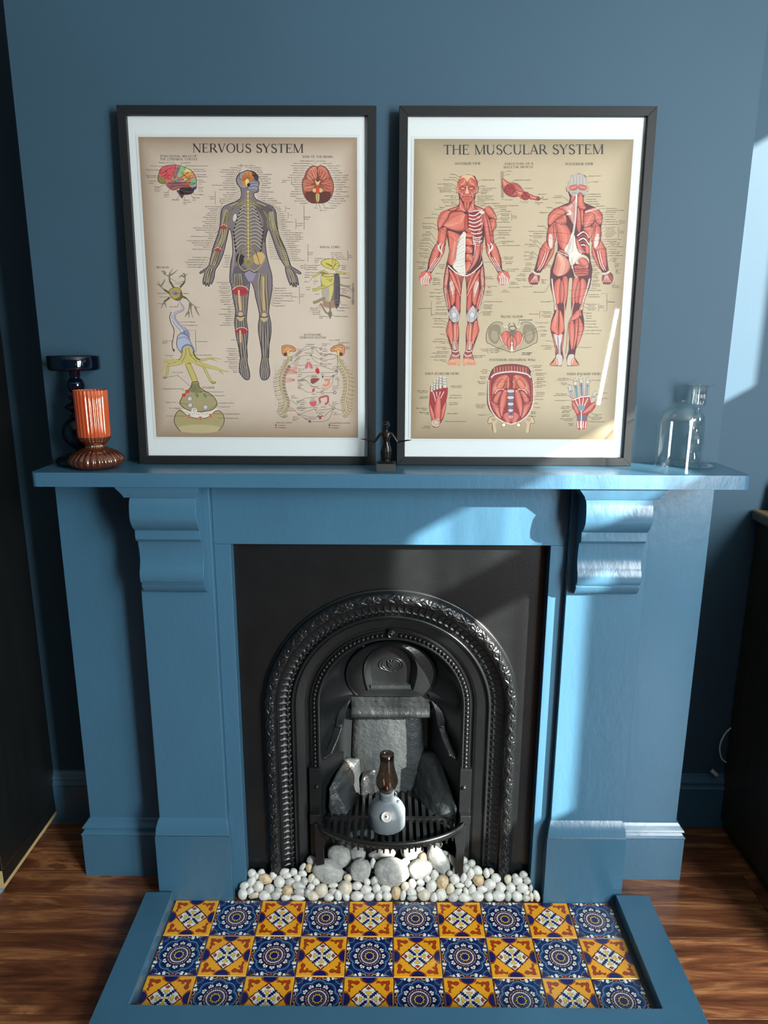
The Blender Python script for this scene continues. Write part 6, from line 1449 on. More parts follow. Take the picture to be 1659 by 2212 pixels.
# ------------------------------------------------------------------ right poster: the muscular system
def art_muscular(P):
    TIT = rgb(38, 34, 44); H2 = rgb(60, 50, 44)
    P.frame(1, 0, 0)
    serif_text(P, 'THE MUSCULAR SYSTEM', 961, 1307, 332, 334, 20.5, TIT)
    RD, HI, DK, WH, FL = rgb(196,74,64), rgb(234,150,128), rgb(110,28,32), rgb(226,216,206), rgb(206,190,176)
    RD2, DK2 = rgb(170,50,50), rgb(84,26,34)
    K = 5.925; P.frame(K, 870, 270)
    serif_text(P, 'ANTERIOR VIEW', 684, 1018, 500, 500, 30, H2)
    serif_text(P, 'STRUCTURE OF A', 1322, 1690, 508, 506, 28, H2)
    serif_text(P, 'SKELETAL MUSCLE', 1306, 1696, 550, 548, 28, H2)
    ax = lambda y: 846-(y-800)*0.039
    mx = lambda L: [(2*ax(y)-x, y) for x, y in L]
    dn = lambda L: [(x, y+1955) for x, y in L]
    def M(L, n=6, e=5, both=True, base=RD, hi=HI, dk=DK, lay=3, tips=None):
        muscle(P, L, base, hi, dk, lay, n, e, tips=tips)
        if both: muscle(P, mx(L), base, hi, dk, lay, n, e, tips=tips)
    # silhouette under everything
    half = [(845,628),(760,650),(722,720),(718,780),(702,790),(708,850),(722,868),(738,880),(742,960),(740,1020),(600,1072),(510,1110),(460,1220),(465,1310),(480,1400),(452,1500),(392,1590),(345,1720),(325,1850),(250,1880),(218,1940),(240,2020),(290,2045),(345,2035),(378,1960),(372,1890),(420,1810),(500,1690),(545,1590),(560,1520),(580,1400),(590,1460),(612,1600),(585,1730),(560,1830),(538,1950),(530,2080)]+dn([(540,200),(565,330),(598,450),(600,530),(560,680),(590,790),(632,930),(636,1010),(570,1100),(585,1122),(730,1125),(738,1000),(712,930),(728,720),(715,570),(745,430),(750,250),(772,60),(790,-20)])
    sil = half+mx(half)[::-1]
    P.fan(sil, DK2, 2); P.line(sil, 7, rgb(70,40,38), 2.5, closed=True)
    # head
    P.blob([(845,628),(770,648),(725,710),(722,800),(745,880),(790,965),(845,985),(900,965),(945,880),(966,800),(962,710),(920,648)], rgb(196,104,84), 4)
    P.blob([(845,630),(780,645),(760,690),(800,680),(845,720),(890,680),(935,690),(915,645)], rgb(222,178,140), 5)
    muscle(P, [(790,668),(830,700),(842,760),(800,765),(752,770),(740,720)], RD, HI, DK, 6, 6, 4); muscle(P, [(902,668),(862,700),(850,760),(890,765),(940,770),(950,720)], RD, HI, DK, 6, 6, 4)
    for sx in (-1, 1):
        c = 842+sx*54
        P.ell(c, 800, 44, 26, rgb(180,60,54), 7); P.ring(c, 800, 42, 5, DK, 7.5, 20, 24); P.ell(c, 800, 27, 13, rgb(206,150,130), 7.6); P.line([(c-28,800),(c,788),(c+28,800)], 5, DK2, 7.8, 3)
        P.blob([(842+sx*112,790),(842+sx*136,780),(842+sx*138,830),(842+sx*116,870)], rgb(200,150,124), 3.6)
        muscle(P, [(842+sx*40,840),(842+sx*80,850),(842+sx*96,900),(842+sx*70,930),(842+sx*44,900)], RD2, HI, DK, 6, 5, 4)
        P.line([(842+sx*100,850),(842+sx*60,880),(842+sx*30,905)], 6, rgb(226,170,150), 7, 3)
    P.blob([(842,770),(826,840),(818,865),(842,875),(866,865),(858,840)], rgb(222,176,144), 7.4); P.line([(820,868),(842,878),(864,868)], 5, DK2, 7.8)
    P.ell(842, 912, 40, 18, rgb(206,84,74), 7.5); P.line([(800,912),(842,908),(880,912)], 5, DK2, 8); P.line([(806,935),(842,948),(876,935)], 6, rgb(140,50,46), 7.8, 3)
    # neck
    M([(748,930),(790,1000),(826,1090),(800,1100),(700,1080),(738,1010)], 6); M([(800,975),(838,985),(838,1090),(820,1090)], 4, 4)
    M([(740,1010),(730,1060),(640,1090),(600,1075),(690,1040)], 5)
    P.line([(862,1104),(980,1086),(1045,1098)], 15, WH, 7, 3); P.line([(862,1104),(980,1086),(1045,1098)], 4, DK, 7.6, 3)
    # left half: deltoid, pectoral, arm
    M([(600,1078),(510,1108),(462,1210),(466,1300),(490,1312),(540,1262),(590,1190),(640,1100)], 8, both=False)
    muscle(P, [(625,1100),(760,1090),(800,1110),(824,1160),(808,1250),(812,1330),(740,1352),(650,1335),(530,1275),(590,1190)], rgb(206,92,72), HI, DK, 4, 11, 6)
    # right half: opened shoulder and ribs
    P.blob([(850,1110),(1000,1090),(1060,1110),(1040,1300),(1020,1500),(940,1540),(870,1370)], rgb(128,34,40), 3.6)
    for k in range(9):
        y = 1140+44*k; P.line([(862,y),(930,y+14+k*2),(1000,y-30+k*10),(1032,y-62+k*12)], 13, WH if k < 6 else FL, 4.6, 4); P.line([(864,y+22),(930,y+38),(990,y+10)], 12, rgb(176,56,54), 4.2, 4)
    muscle(P, [(1060,1085),(1120,1030),(1180,1090),(1222,1200),(1160,1190),(1110,1160)], RD, HI, DK, 3.4, 7, 5); muscle(P, [(1130,1210),(1195,1190),(1215,1300),(1150,1350),(1120,1290)], RD, HI, DK, 3.4, 6, 5)
    for q in ([(1040,1110),(1000,1180),(930,1190)],[(1044,1120),(1010,1250),(940,1290)],[(1048,1130),(1030,1300),(960,1390)]): P.line(q, 14, rgb(206,130,120), 5, 3, taper=2)
    P.ell(1036, 1112, 30, 20, WH, 6)
    muscle(P, [(1040,1130),(1080,1130),(1110,1250),(1130,1400),(1150,1500),(1090,1500),(1060,1300)], RD, HI, DK, 5, 8, 5); muscle(P, [(1060,1110),(1100,1150),(1150,1300),(1165,1420),(1130,1380),(1100,1220)], RD2, HI, DK, 4.6, 5, 5)
    P.blob([(815,1140),(840,1150),(850,1300),(900,1360),(860,1372),(812,1330),(800,1240)], rgb(196,84,66), 5); 
    for k in range(9): P.line([(812,1170+18*k),(844,1166+18*k)], 3.5, DK, 5.4)
    # abdomen
    muscle(P, [(592,1345),(700,1370),(752,1420),(712,1560),(692,1720),(640,1790),(590,1740),(612,1600),(600,1440)], rgb(196,84,70), HI, DK, 4, 10, 5)
    for k in range(5): P.blob([(610,1360+44*k),(640,1370+44*k),(634,1402+44*k),(608,1396+44*k)], rgb(214,110,90), 4.8)
    P.blob([(812,1366),(770,1390),(735,1460),(708,1560),(690,1700),(650,1790),(700,1860),(800,1922),(800,1700),(816,1600)], WH, 5)
    for k in range(12): P.line([(800,1380+45*k),(760,1400+45*k),(710-(k*2),1480+36*k)], 5, rgb(170,160,156) if k % 2 else rgb(206,198,190), 5.5, 3)
    P.line([(820,1370),(810,1560),(806,1720),(812,1920)], 9, rgb(236,230,222), 7, 3)
    for y0, y1 in ((1375,1430),(1445,1530),(1545,1630),(1645,1730)): muscle(P, [(828,y0),(905,y0+10),(900,y1),(828,y1-4)], rgb(206,74,58), HI, DK, 5.6, 6, 5)
    muscle(P, [(826,1742),(890,1745),(880,1810),(826,1890),(812,1820)], rgb(206,74,58), HI, DK, 5.6, 6, 5)
    muscle(P, [(930,1530),(1000,1520),(1010,1600),(960,1750),(850,1880),(900,1760),(930,1640)], rgb(190,70,62), HI, DK, 5, 8, 5); muscle(P, [(1040,1500),(1030,1640),(990,1760),(1010,1660),(1012,1540)], RD, HI, DK, 5, 4, 4)
    P.line([(915,1400),(925,1500),(945,1520),(930,1640),(890,1760),(826,1900)], 8, WH, 6, 4); P.line([(590,1790),(690,1880),(805,1926),(900,1890),(1010,1790),(1030,1740)], 13, WH, 6.5, 4)
    for k in range(5): P.line([(930,1420+24*k),(975,1440+24*k),(1010,1420+24*k)], 8, WH, 5.4, 3)
    # arms (both sides)
    M([(482,1318),(570,1300),(574,1400),(548,1520),(500,1560),(462,1500),(468,1400)], 8); M([(572,1310),(584,1330),(578,1430),(556,1520),(570,1400)], 3, 4, base=RD2)
    M([(452,1500),(490,1540),(480,1640),(440,1740),(390,1810),(345,1800),(358,1700),(395,1590)], 7); M([(500,1560),(550,1530),(545,1610),(500,1700),(430,1800),(400,1820),(450,1720),(490,1640)], 6, base=RD2)
    for side in ((lambda L: L), mx):
        P.line(side([(500,1500),(470,1560),(520,1640)]), 24, WH, 6.5, 4, taper=2); P.line(side([(540,1500),(510,1570),(500,1650)]), 14, WH, 6.6, 4, taper=2)
        for k in range(5): P.line(side([(440+14*k,1690),(380+12*k,1780),(330+10*k,1870)]), 7, WH if k % 2 == 0 else rgb(150,60,56), 6.7, 3)
        P.blob(side([(300,1866),(370,1888),(378,1950),(345,2035),(290,2045),(240,2020),(220,1945),(250,1885)]), rgb(200,104,92), 6.8)
        for k in range(4):
            P.line(side([(262+30*k,1930),(246+28*k,1985),(256+28*k,2036)]), 24, rgb(214,184,170), 7, 3); P.line(side([(276+30*k,1940),(262+28*k,1990),(270+28*k,2030)]), 4, DK2, 7.4, 3)
            P.line(side([(318,1885),(262+30*k,1950)]), 6, WH, 7.6)
        P.blob(side([(245,1890),(320,1880),(290,1920),(232,1950)]), rgb(206,96,84), 7.5)
    # legs
    g = lambda L: dn(L)
    M([(580,1800),(600,1900),(580,2060),(590,2160),(548,2180),(535,2060),(548,1920)], 7, hi=rgb(236,190,170))
    M(g([(620,-60),(660,0),(690,120),(690,260),(650,350),(625,330),(600,200),(604,60)]), 9); M(g([(556,90),(600,180),(624,330),(612,420),(575,330),(545,190)]), 6, base=RD2)
    M(g([(690,130),(735,200),(745,380),(720,440),(690,420),(682,300)]), 7, hi=rgb(226,120,104)); M(g([(600,-110),(650,-70),(700,40),(750,190),(748,250),(690,130),(640,20)]), 5, base=rgb(214,96,80), lay=4.6)
    M(g([(660,-90),(720,-60),(762,-40),(760,120),(748,190),(710,80),(680,0)]), 7, base=RD2); M(g([(730,-60),(780,-30),(770,60),(756,130)]), 4, 4)
    for side in ((lambda L: L), mx):
        P.blob(side(g([(610,60),(650,40),(672,150),(650,210),(630,170)])), rgb(206,176,160), 6)
        P.line(side(g([(618,60),(640,150),(655,240)])), 6, rgb(236,224,214), 6.5, 3); P.line(side(g([(545,120),(560,260),(590,400)])), 7, WH, 6.5, 3)
        P.blob(side(g([(655,360),(680,370),(730,450),(722,540),(690,570),(640,560),(602,500),(600,440)])), rgb(190,182,184), 6.4)
        P.ell(*side(g([(666,475)]))[0], 30, 40, rgb(214,208,206), 6.9); P.ring(*side(g([(666,475)]))[0], 30, 5, rgb(120,110,116), 7, 18, 40)
        for q in ([(655,360),(620,440),(640,560)],[(690,370),(720,450),(690,560)],[(620,420),(600,520)]): P.line(side(g(q)), 6, rgb(120,104,108), 7, 3)
    M(g([(605,545),(640,580),(655,700),(650,800),(625,860),(590,760),(562,690),(580,600)]), 8); M(g([(655,580),(676,640),(672,800),(660,920),(642,880),(655,760)]), 5, base=rgb(214,110,90)); M(g([(690,570),(716,600),(728,690),(712,800),(690,860),(684,700)]), 6)
    M(g([(596,780),(625,860),(650,940),(634,930)]), 4, 4, base=RD2); M(g([(690,850),(712,800),(716,930),(694,935)]), 4, 4, base=RD2)
    for side in ((lambda L: L), mx):
        P.line(side(g([(678,580),(680,760),(672,930)])), 10, rgb(226,196,150), 6.6, 3)
        for k in range(4): P.line(side(g([(640+18*k,820),(652+15*k,930)])), 5, WH, 7)
        P.line(side(g([(634,940),(680,952),(716,940)])), 13, rgb(214,206,200), 7.2, 3); P.line(side(g([(636,990),(690,1010),(732,985)])), 12, rgb(214,206,200), 7.2, 3)
        P.blob(side(g([(640,960),(716,955),(736,1030),(730,1080),(620,1075),(600,1060)])), rgb(150,70,64), 6.8)
        P.blob(side(g([(612,1056),(736,1046),(736,1112),(690,1128),(600,1125),(568,1108)])), rgb(214,150,118), 7)
        for k in range(5): P.line(side(g([(640+18*k,1000),(610+26*k,1090)])), 5, rgb(222,180,160), 7.6)
        for k in range(4): P.line(side(g([(600+26*k,1090),(596+26*k,1122)])), 4, rgb(110,50,40), 7.8)
    # labels, left column and right column
    for s, x, y in (('Frontalis',690,628),('Procerus',688,668),('Orbicularis oculi',672,696),('Levator labii superioris',652,750),('alaeque nasi',650,772),('Levator labii superioris',650,800),('Zygomaticus minor',645,826),('Zygomaticus major',645,848),('Levator anguli oris',702,902),('Risorius',700,926),('Depressor labii inferioris',710,954),('Depressor anguli oris',708,982),('Mentalis',708,1006),('Thyrohyoid',652,1030),('Platysma',556,1050),('Sternohyoid',526,1074),('Deltoid',446,1134),('Pectoralis major',426,1182),('Serratus anterior',404,1254),('Rectus sheath',384,1294),('(non-muscle)',382,1316),('Bicipital',370,1364),('aponeurosis',370,1388),('(non-muscle)',368,1408),('Tendon of',358,1446),('biceps brachii',356,1468),('Brachioradialis',350,1508),('Pronator teres',338,1544),('Flexor carpi',330,1580),('radialis',328,1602),('Palmaris longus',338,1638),('Flexor carpi',330,1672),('ulnaris',328,1694),('Flexor pollicis',304,1752),('longus',302,1774),('Pronator',286,1810),('quadratus',288,1832),('External',546,1786),('abdominal',546,1808),('oblique',545,1830),('Iliopsoas',502,1898)): small_text(P, s, x, y, 22, 'r')
    for s, x, y in (('Corrugator supercilii',1016,702),('Nasalis',1022,782),('Levator labii superioris',1030,808),('Orbicularis oris',1026,832),('Buccinator',1022,856),('Masseter',1020,876),('Depressor labii inferioris',978,908),('Depressor anguli oris',976,932),('Omohyoid, superior belly',970,956),('Sternohyoid',968,978),('Sternocleidomastoid - Sternal head',964,1004),('Scalenes',1014,1030),('Sternocleidomastoid - Clavicular head',1184,1034),('Trapezius',1262,1056),('Subclavius',1262,1082),('Coracobrachialis',1262,1106),('Biceps brachii',1270,1138),('short head',1284,1160),('Biceps brachii',1268,1192),('long head',1284,1214),('Biceps',1424,1168),('brachii',1424,1190),('Pectoralis minor',1258,1244),('External intercostal',1246,1308),('Internal intercostal',1244,1350),('Latissimus dorsi',1240,1378),('Rectus abdominis',1240,1406),('Brachialis',1246,1444),('Internal abdominal',1280,1492),('oblique',1284,1514),('Flexor digitorum profundus',1290,1544),('Extensor carpi',1310,1694),('radialis longus',1306,1716),('Transversus',1330,1752),('abdominis',1330,1774),('Flexor retinaculum',1346,1848),('(non-muscle)',1346,1870),('Abductor',396,1960),('digiti minimi',394,1982),('Flexor digiti',390,2016),('minimi brevis',388,2040),('Linea alba',1076,1946),('(non-muscle)',1074,1968),('Adductor',1390,2018),('pollicis brevis',1386,2040),('Tensor fasciae',1100,2066)): small_text(P, s, x, y, 22)
    for q in ([(690,622),(745,660)],[(690,662),(740,700)],[(676,690),(730,726)],[(656,746),(710,790)],[(652,794),(712,820)],[(646,838),(720,862)],[(704,898),(770,900)],[(712,948),(760,930)],[(660,1024),(780,1010)],[(446,1130),(478,1156)],[(430,1178),(560,1190)],[(406,1250),(610,1380)],[(388,1290),(740,1500)],[(370,1370),(500,1560)],[(360,1450),(500,1600)],[(350,1504),(410,1560)],[(340,1540),(430,1610)],[(332,1584),(400,1660)],[(340,1634),(395,1690)],[(330,1680),(372,1700)],[(304,1750),(350,1770)],[(286,1816),(330,1840)],[(1012,698),(960,724)],[(1020,776),(880,790)],[(1026,802),(920,820)],[(1020,850),(900,880)],[(976,902),(880,940)],[(968,974),(860,1010)],[(1010,1024),(930,1040)],[(1258,1050),(1150,1070)],[(1260,1100),(1120,1160)],[(1264,1134),(1100,1200)],[(1266,1190),(1130,1240)],[(1256,1240),(1050,1230)],[(1242,1302),(1030,1300)],[(1240,1344),(1020,1370)],[(1236,1400),(900,1430)],[(1242,1440),(1170,1480)],[(1276,1490),(1010,1590)],[(1286,1540),(1200,1560)],[(1304,1690),(1250,1710)],[(1326,1748),(1030,1752)],[(1342,1844),(1290,1890)],[(505,1894),(600,1900)],[(552,1780),(600,1710)],[(388,1954),(370,1940)],[(1072,1940),(820,1880)],[(1406,1128),(1414,1128),(1414,1212),(1406,1212)]): P.line(q, 3, INK, 8)
    # skeletal muscle detail
    P.fan([(1270,590),(1304,585),(1310,925),(1275,930)], rgb(150,132,118), 4)
    for k in range(4): P.line([(1278+9*k,590),(1280+9*k,925)], 4, rgb(90,76,70) if k % 2 else rgb(206,190,170), 5)
    muscle(P, [(1296,680),(1380,730),(1480,745),(1540,800),(1550,850),(1470,915),(1370,900),(1310,840),(1290,760)], RD2, HI, DK, 5, 9, 5); P.ell(1390,820,76,72,rgb(140,36,40),6.5)
    r_ = random.Random(4)
    for k in range(40):
        a = r_.uniform(0, 6.28); r = 66*sqrt(r_.random()); P.ell(1390+r*cos(a), 820+r*sin(a)*0.93, 8, 6, rgb(176,70,66), 7, 8)
    muscle(P, [(1440,790),(1500,840),(1580,850),(1600,930),(1540,940),(1480,880)], RD, HI, DK, 7, 6, 5); P.ell(1590,905,56,56,rgb(150,40,44),7.5)
    for k in range(30):
        a = r_.uniform(0, 6.28); r = 48*sqrt(r_.random()); P.ell(1590+r*cos(a), 905+r*sin(a), 6, 5, rgb(190,84,80), 8, 7)
    muscle(P, [(1640,880),(1700,905),(1760,920),(1750,960),(1690,950),(1640,940)], RD2, HI, DK, 7, 5, 5); P.ell(1752,940,26,26,rgb(150,40,44),8); P.line([(1770,950),(1800,935),(1815,915)], 8, rgb(80,50,60), 8, 3)
    P.line([(1500,900),(1515,960)], 16, FL, 7.2, taper=1)
    for s, x, y in (('Tendon',1350,592),('Bone',1350,636),('Epimysium (non-muscle)',1456,706),('Perimysium',1590,812),('Cut muscle',1330,958),('Fascicle',1562,990),('Endomysium',1752,890),('Myofibril',1806,956),('Muscle fiber /',1712,998),('cell',1740,1020)): small_text(P, s, x, y, 22)
    for q in ([(1344,590),(1310,608)],[(1346,632),(1312,650)],[(1450,702),(1420,730)],[(1586,806),(1560,840)],[(1326,950),(1284,942)],[(1556,984),(1520,974)]): P.line(q, 3, INK, 8)
    P.frame(K, 870, 600)
    for s, x, y in (('Pectineus',490,150),('Adductor longus',494,192),('Adductor magnus',494,242),('Gracilis',492,274),('Rectus',498,310),('femoris',498,332),('Vastus lateralis',552,374),('Vastus medialis',552,412),('Vastus intermedius',574,454),('(deep to rectus femoris)',574,474),('Patellar ligament',530,528),('Gastrocnemius',528,558),('Tibialis anterior',528,594),('Peroneus longus',524,636),('Soleus',534,728),('Peroneus brevis',544,792),('Extensor digitorum',548,824),('longus',546,846),('Extensor hallucis',566,900),('longus',564,920),('Superior extensor',592,954),('retinaculum (non-muscle)',592,974),('Inferior extensor',566,1004),('retinaculum (non-muscle)',564,1024),('Extensor digitorum',560,1064),('brevis',558,1084),('Flexor digitorum',320,1466),('longus tendon',318,1486),('Flexor digiti',318,1540),('minimi brevis',318,1560),('Flexor digitorum',306,1694),('brevis',304,1714),('Abductor digiti',332,1750),('minimi',330,1770),('Calcaneus',344,1930),('(non-muscle)',344,1950),('Internal',1090,1192),('intercostal',1090,1214),('muscles',1088,1236),('Subcostal',1068,1284),('muscles',1066,1306),('Right crus of',1066,1346),('diaphragm',1064,1368),('Quadratus',1058,1496),('lumborum',1058,1518),('Levator plate',1056,1644),('(median raphe)',1054,1666),('of levator ani',1054,1686),('Piriformis',1048,1780),('Levator ani',1088,926),('muscles',1090,946)): small_text(P, s, x, y, 22, 'r')
    small_text(P, 'Quadriceps femoris', 202, 394, 22); P.line([(386,300),(370,300),(370,480),(384,480)], 3, INK, 8)
    for s, x, y in (('latae',1100,128),('Inguinal',1084,172),('ligament',1082,194),('Sartorius',1078,226),('Iliotibial tract (non-muscle)',1062,310),('Medial patellar',1044,354),('retinaculum',1046,376),('(non-muscle)',1044,396),('Lateral patellar',1034,440),('retinaculum',1034,460),('(non-muscle)',1032,480),('Flexor',1300,164),('pollicis brevis',1270,186),('Opponens pollicis',1364,128),('Extensor digitorum',914,1008),('longus tendon',914,1030),('Abductor hallucis',612,1402),('transverse head',624,1422),('Lumbrical muscles',604,1524),('Flexor hallucis brevis',592,1556),('Flexor hallucis',592,1622),('longus tendon',590,1644),('Abductor hallucis',566,1762),('Plantar aponeurosis (non-muscle)',536,1864),('Sacrum (non-muscle)',1496,548),('Iliococcygeus',1128,920),('Pubococcygeus',1114,942),('Puborectalis',1130,966),('Pubic symphysis',1538,974),('(non-muscle)',1536,994)): small_text(P, s, x, y, 22)
    for q in ([(494,146),(560,120)],[(496,188),(690,60)],[(496,238),(700,150)],[(500,268),(740,200)],[(500,306),(640,250)],[(555,368),(600,360)],[(556,408),(700,400)],[(534,522),(660,530)],[(530,552),(600,600)],[(530,588),(610,640)],[(528,632),(590,660)],[(538,722),(580,760)],[(548,786),(610,830)],[(552,818),(630,870)],[(570,910),(660,905)],[(1096,104),(1040,60)],[(1080,180),(1030,150)],[(1074,222),(1000,130)],[(1058,304),(1010,340)],[(1040,360),(960,440)],[(1030,434),(970,470)],[(910,1006),(860,1040)],[(1508,556),(1490,600)]): P.line(q, 3, INK, 8)
    serif_text(P, 'FOOT (PLANTAR VIEW)', 286, 722, 1250, 1250, 30, H2)
    serif_text(P, 'PELVIC FLOOR', 1268, 1552, 514, 514, 30, H2)
    serif_text(P, 'POSTERIOR ABDOMINAL WALL', 1116, 1722, 1072, 1072, 29, H2)
    # foot
    P.blob([(360,1390),(420,1400),(560,1400),(575,1500),(545,1640),(525,1800),(470,1900),(430,1940),(375,1920),(360,1820),(335,1640),(345,1480)], rgb(150,44,48), 4)
    BN, BND = rgb(206,198,186), rgb(70,62,62)
    for x0, y0, x1, y1, w in ((535,1290,540,1420,46),(484,1280,482,1430,32),(445,1310,440,1440,28),(410,1340,402,1450,26),(375,1390,368,1470,24)):
        P.line([(x0,y0),((x0+x1)/2,(y0+y1)/2),(x1,y1)], w+8, BND, 5, 3); P.line([(x0,y0),((x0+x1)/2,(y0+y1)/2),(x1,y1)], w, BN, 5.5, 3)
        for k in range(3): P.line([(x0-w*0.4,y0+34*k+16),(x0+w*0.4,y0+34*k+16)], 6, BND, 6)
        P.ell(x0, y0-2, w*0.42, 14, BN, 5.6)
    for k in range(9): P.line([(360+24*k,1470),(400+12*k,1560),(430+5*k,1700)], 9, WH if k % 2 else RD2, 6.4, 3)
    muscle(P, [(440,1520),(480,1530),(490,1700),(480,1830),(420,1840),(400,1720),(420,1600)], rgb(206,84,78), HI, DK, 7, 8, 5); muscle(P, [(545,1600),(556,1640),(520,1800),(480,1830),(490,1720)], RD, HI, DK, 7, 6, 5); muscle(P, [(335,1640),(360,1660),(400,1760),(410,1830),(370,1830),(345,1740)], RD, HI, DK, 7, 6, 5)
    P.blob([(390,1830),(460,1825),(470,1880),(440,1935),(385,1925),(365,1870)], rgb(206,178,158), 7.6); P.ring(425, 1868, 34, 5, rgb(130,100,90), 8, 18, 40); P.line([(376,1920),(430,1938),(462,1920)], 9, rgb(110,60,50), 8, 3)
    # pelvic floor
    cx = 1408
    for sx in (-1, 1):
        q = lambda L: [(cx+sx*x, y) for x, y in L]
        P.blob(q([(40,700),(110,600),(150,570),(230,575),(300,640),(330,740),(320,830),(280,850),(230,880),(160,910),(100,930),(30,960),(10,960),(30,930),(120,840),(150,760),(110,700)]), rgb(176,160,130), 5)
        P.blob(q([(160,610),(240,600),(300,660),(300,760),(260,830),(200,850),(160,790),(140,700)]), rgb(138,124,98), 5.5); P.blob(q([(190,700),(250,680),(270,760),(220,820),(180,780)]), rgb(160,146,118), 5.8)
        P.line(q([(110,600),(150,570),(230,575),(300,640),(330,740),(320,830),(280,850),(230,880),(160,910),(100,930),(10,962)]), 7, rgb(70,58,48), 6, 4); P.line(q([(150,740),(120,840),(60,900),(14,940)]), 12, rgb(214,206,190), 6.6, 4)
        muscle(P, q([(20,700),(90,690),(140,740),(146,800),(90,880),(30,920),(14,800)]), rgb(186,60,58), HI, DK, 5.6, 9, 5); muscle(P, q([(10,760),(60,800),(60,880),(22,930),(12,850)]), RD, HI, DK, 7, 5, 5)
        P.line(q([(40,610),(90,640),(110,600)]), 12, BN, 6.4, 3); P.line(q([(20,580),(50,625)]), 9, BND, 6.8)
    P.ell(cx+10, 650, 52, 34, rgb(150,134,100), 7.2); P.ring(cx+10, 650, 50, 8, BND, 7.6, 22, 32); P.ell(cx+10, 648, 32, 18, rgb(190,174,140), 7.6); P.blob([(cx-30,690),(cx+50,690),(cx+10,760)], rgb(110,100,96), 6.8)
    P.ell(cx, 845, 16, 18, WH, 8); P.blob([(cx-16,900),(cx,865),(cx+16,900),(cx+8,940),(cx-8,940)], rgb(236,226,206), 8)
    # posterior abdominal wall
    cx = 1372
    OUTL = [(1170,1170),(1250,1130),(1400,1115),(1540,1130),(1625,1165),(1640,1240),(1672,1350),(1680,1500),(1672,1640),(1620,1760),(1500,1860),(1390,1890),(1240,1830),(1140,1740),(1094,1640),(1090,1500),(1100,1350),(1130,1240)]
    P.fan(smooth_curve(OUTL, 3, True), rgb(140,40,44), 4); P.line(smooth_curve(OUTL, 3, True), 9, rgb(74,34,36), 5, closed=True)
    P.blob([(1175,1175),(1400,1130),(1620,1170),(1630,1240),(1400,1215),(1165,1245)], rgb(120,52,48), 5)
    for k in range(12): P.line([(1180+37*k,1160-18*sin(pi*k/11)),(1184+37*k,1228-16*sin(pi*k/11))], 16, rgb(206,90,76) if k % 2 else rgb(176,120,100), 5.5)
    P.line([(1140,1290),(1200,1240),(1400,1212),(1590,1240),(1650,1290)], 18, rgb(210,204,200), 6.5, 4)
    for sx in (-1, 1):
        q = lambda L: [(1395+sx*x, y) for x, y in L]
        muscle(P, q([(20,1290),(80,1250),(180,1290),(240,1400),(250,1560),(200,1480),(100,1440),(40,1400)]), rgb(196,80,66), HI, DK, 5.4, 10, 5); muscle(P, q([(70,1340),(120,1310),(180,1380),(170,1430),(110,1430)]), rgb(214,110,70), HI, DK, 6, 7, 5)
        muscle(P, q([(20,1280),(50,1290),(60,1400),(40,1440),(14,1400)]), RD, HI, DK, 6.6, 5, 5)
        P.line(q([(60,1470),(110,1440),(170,1450),(210,1500)]), 9, WH, 7, 4)
        muscle(P, q([(50,1460),(100,1460),(140,1560),(150,1700),(120,1800),(90,1700),(60,1600)]), RD, HI, DK, 6.8, 8, 5); muscle(P, q([(120,1470),(180,1480),(240,1600),(180,1640),(150,1560)]), rgb(186,66,60), HI, DK, 6.4, 7, 5)
        muscle(P, q([(160,1640),(250,1600),(240,1680),(180,1780),(130,1820),(150,1720)]), RD2, HI, DK, 6.4, 8, 5)
        P.line(q([(285,1320),(292,1480),(280,1640),(220,1770),(110,1860),(0,1896)]), 15, rgb(214,200,188), 7.4, 4); P.line(q([(262,1320),(270,1480),(262,1620)]), 12, rgb(206,80,74), 7, 4)
        for k in range(8): P.line(q([(250,1330+36*k),(282,1336+36*k)]), 5, DK2, 7.6)
        muscle(P, q([(10,1740),(90,1760),(110,1800),(60,1870),(10,1880)]), rgb(176,44,48), HI, DK, 6.2, 8, 5)
        P.blob(q([(210,1790),(270,1800),(300,1850),(290,1890),(250,1880),(240,1960),(210,2010),(190,1980),(205,1900),(180,1850)]), rgb(200,172,140), 7.2); P.line(q([(210,1790),(270,1800),(300,1850),(290,1890),(250,1880),(235,1990)]), 7, rgb(100,72,54), 7.8, 4); P.ell(*q([(226,1835)])[0], 30, 26, rgb(176,146,114), 7.6)
        P.blob(q([(20,1890),(100,1870),(150,1880),(140,1930),(80,1960),(40,1930)]), rgb(176,150,116), 7.2); P.ell(*q([(95,1905)])[0], 24, 22, rgb(236,226,206), 7.8); P.ring(*q([(95,1905)])[0], 26, 6, rgb(90,70,52), 8)
    for k in range(9): P.blob([(1350+2*k,1450+42*k),(1430-2*k,1450+42*k),(1424-2*k,1480+42*k),(1356+2*k,1480+42*k)], rgb(196,194,200) if k % 2 == 0 else rgb(96,98,116), 7.2)
    P.line([(1400,1280),(1430,1300),(1400,1350),(1425,1370),(1396,1420)], 9, DK2, 7.8, 4)
    for k in range(4): P.line([(1350,1800+20*k),(1380,1790+20*k),(1410,1800+20*k)], 8, rgb(214,110,104), 7.6, 3)
    for q in ([(1094,1196),(1130,1200)],[(1072,1286),(1110,1270)],[(1070,1350),(1380,1340)],[(1062,1500),(1220,1520)],[(1060,1640),(1360,1700)],[(1052,1776),(1120,1768)],[(1104,896),(1098,896),(1098,976),(1110,976)],[(1216,914),(1330,850)],[(1214,936),(1350,860)],[(1214,962),(1380,880)]): P.line(q, 3, INK, 8)

    # ----------------------------------------------------------------- posterior figure
    K2 = 5.7207; P.frame(K2, 1110, 270)
    serif_text(P, 'POSTERIOR VIEW', 654, 996, 500, 500, 30, H2)
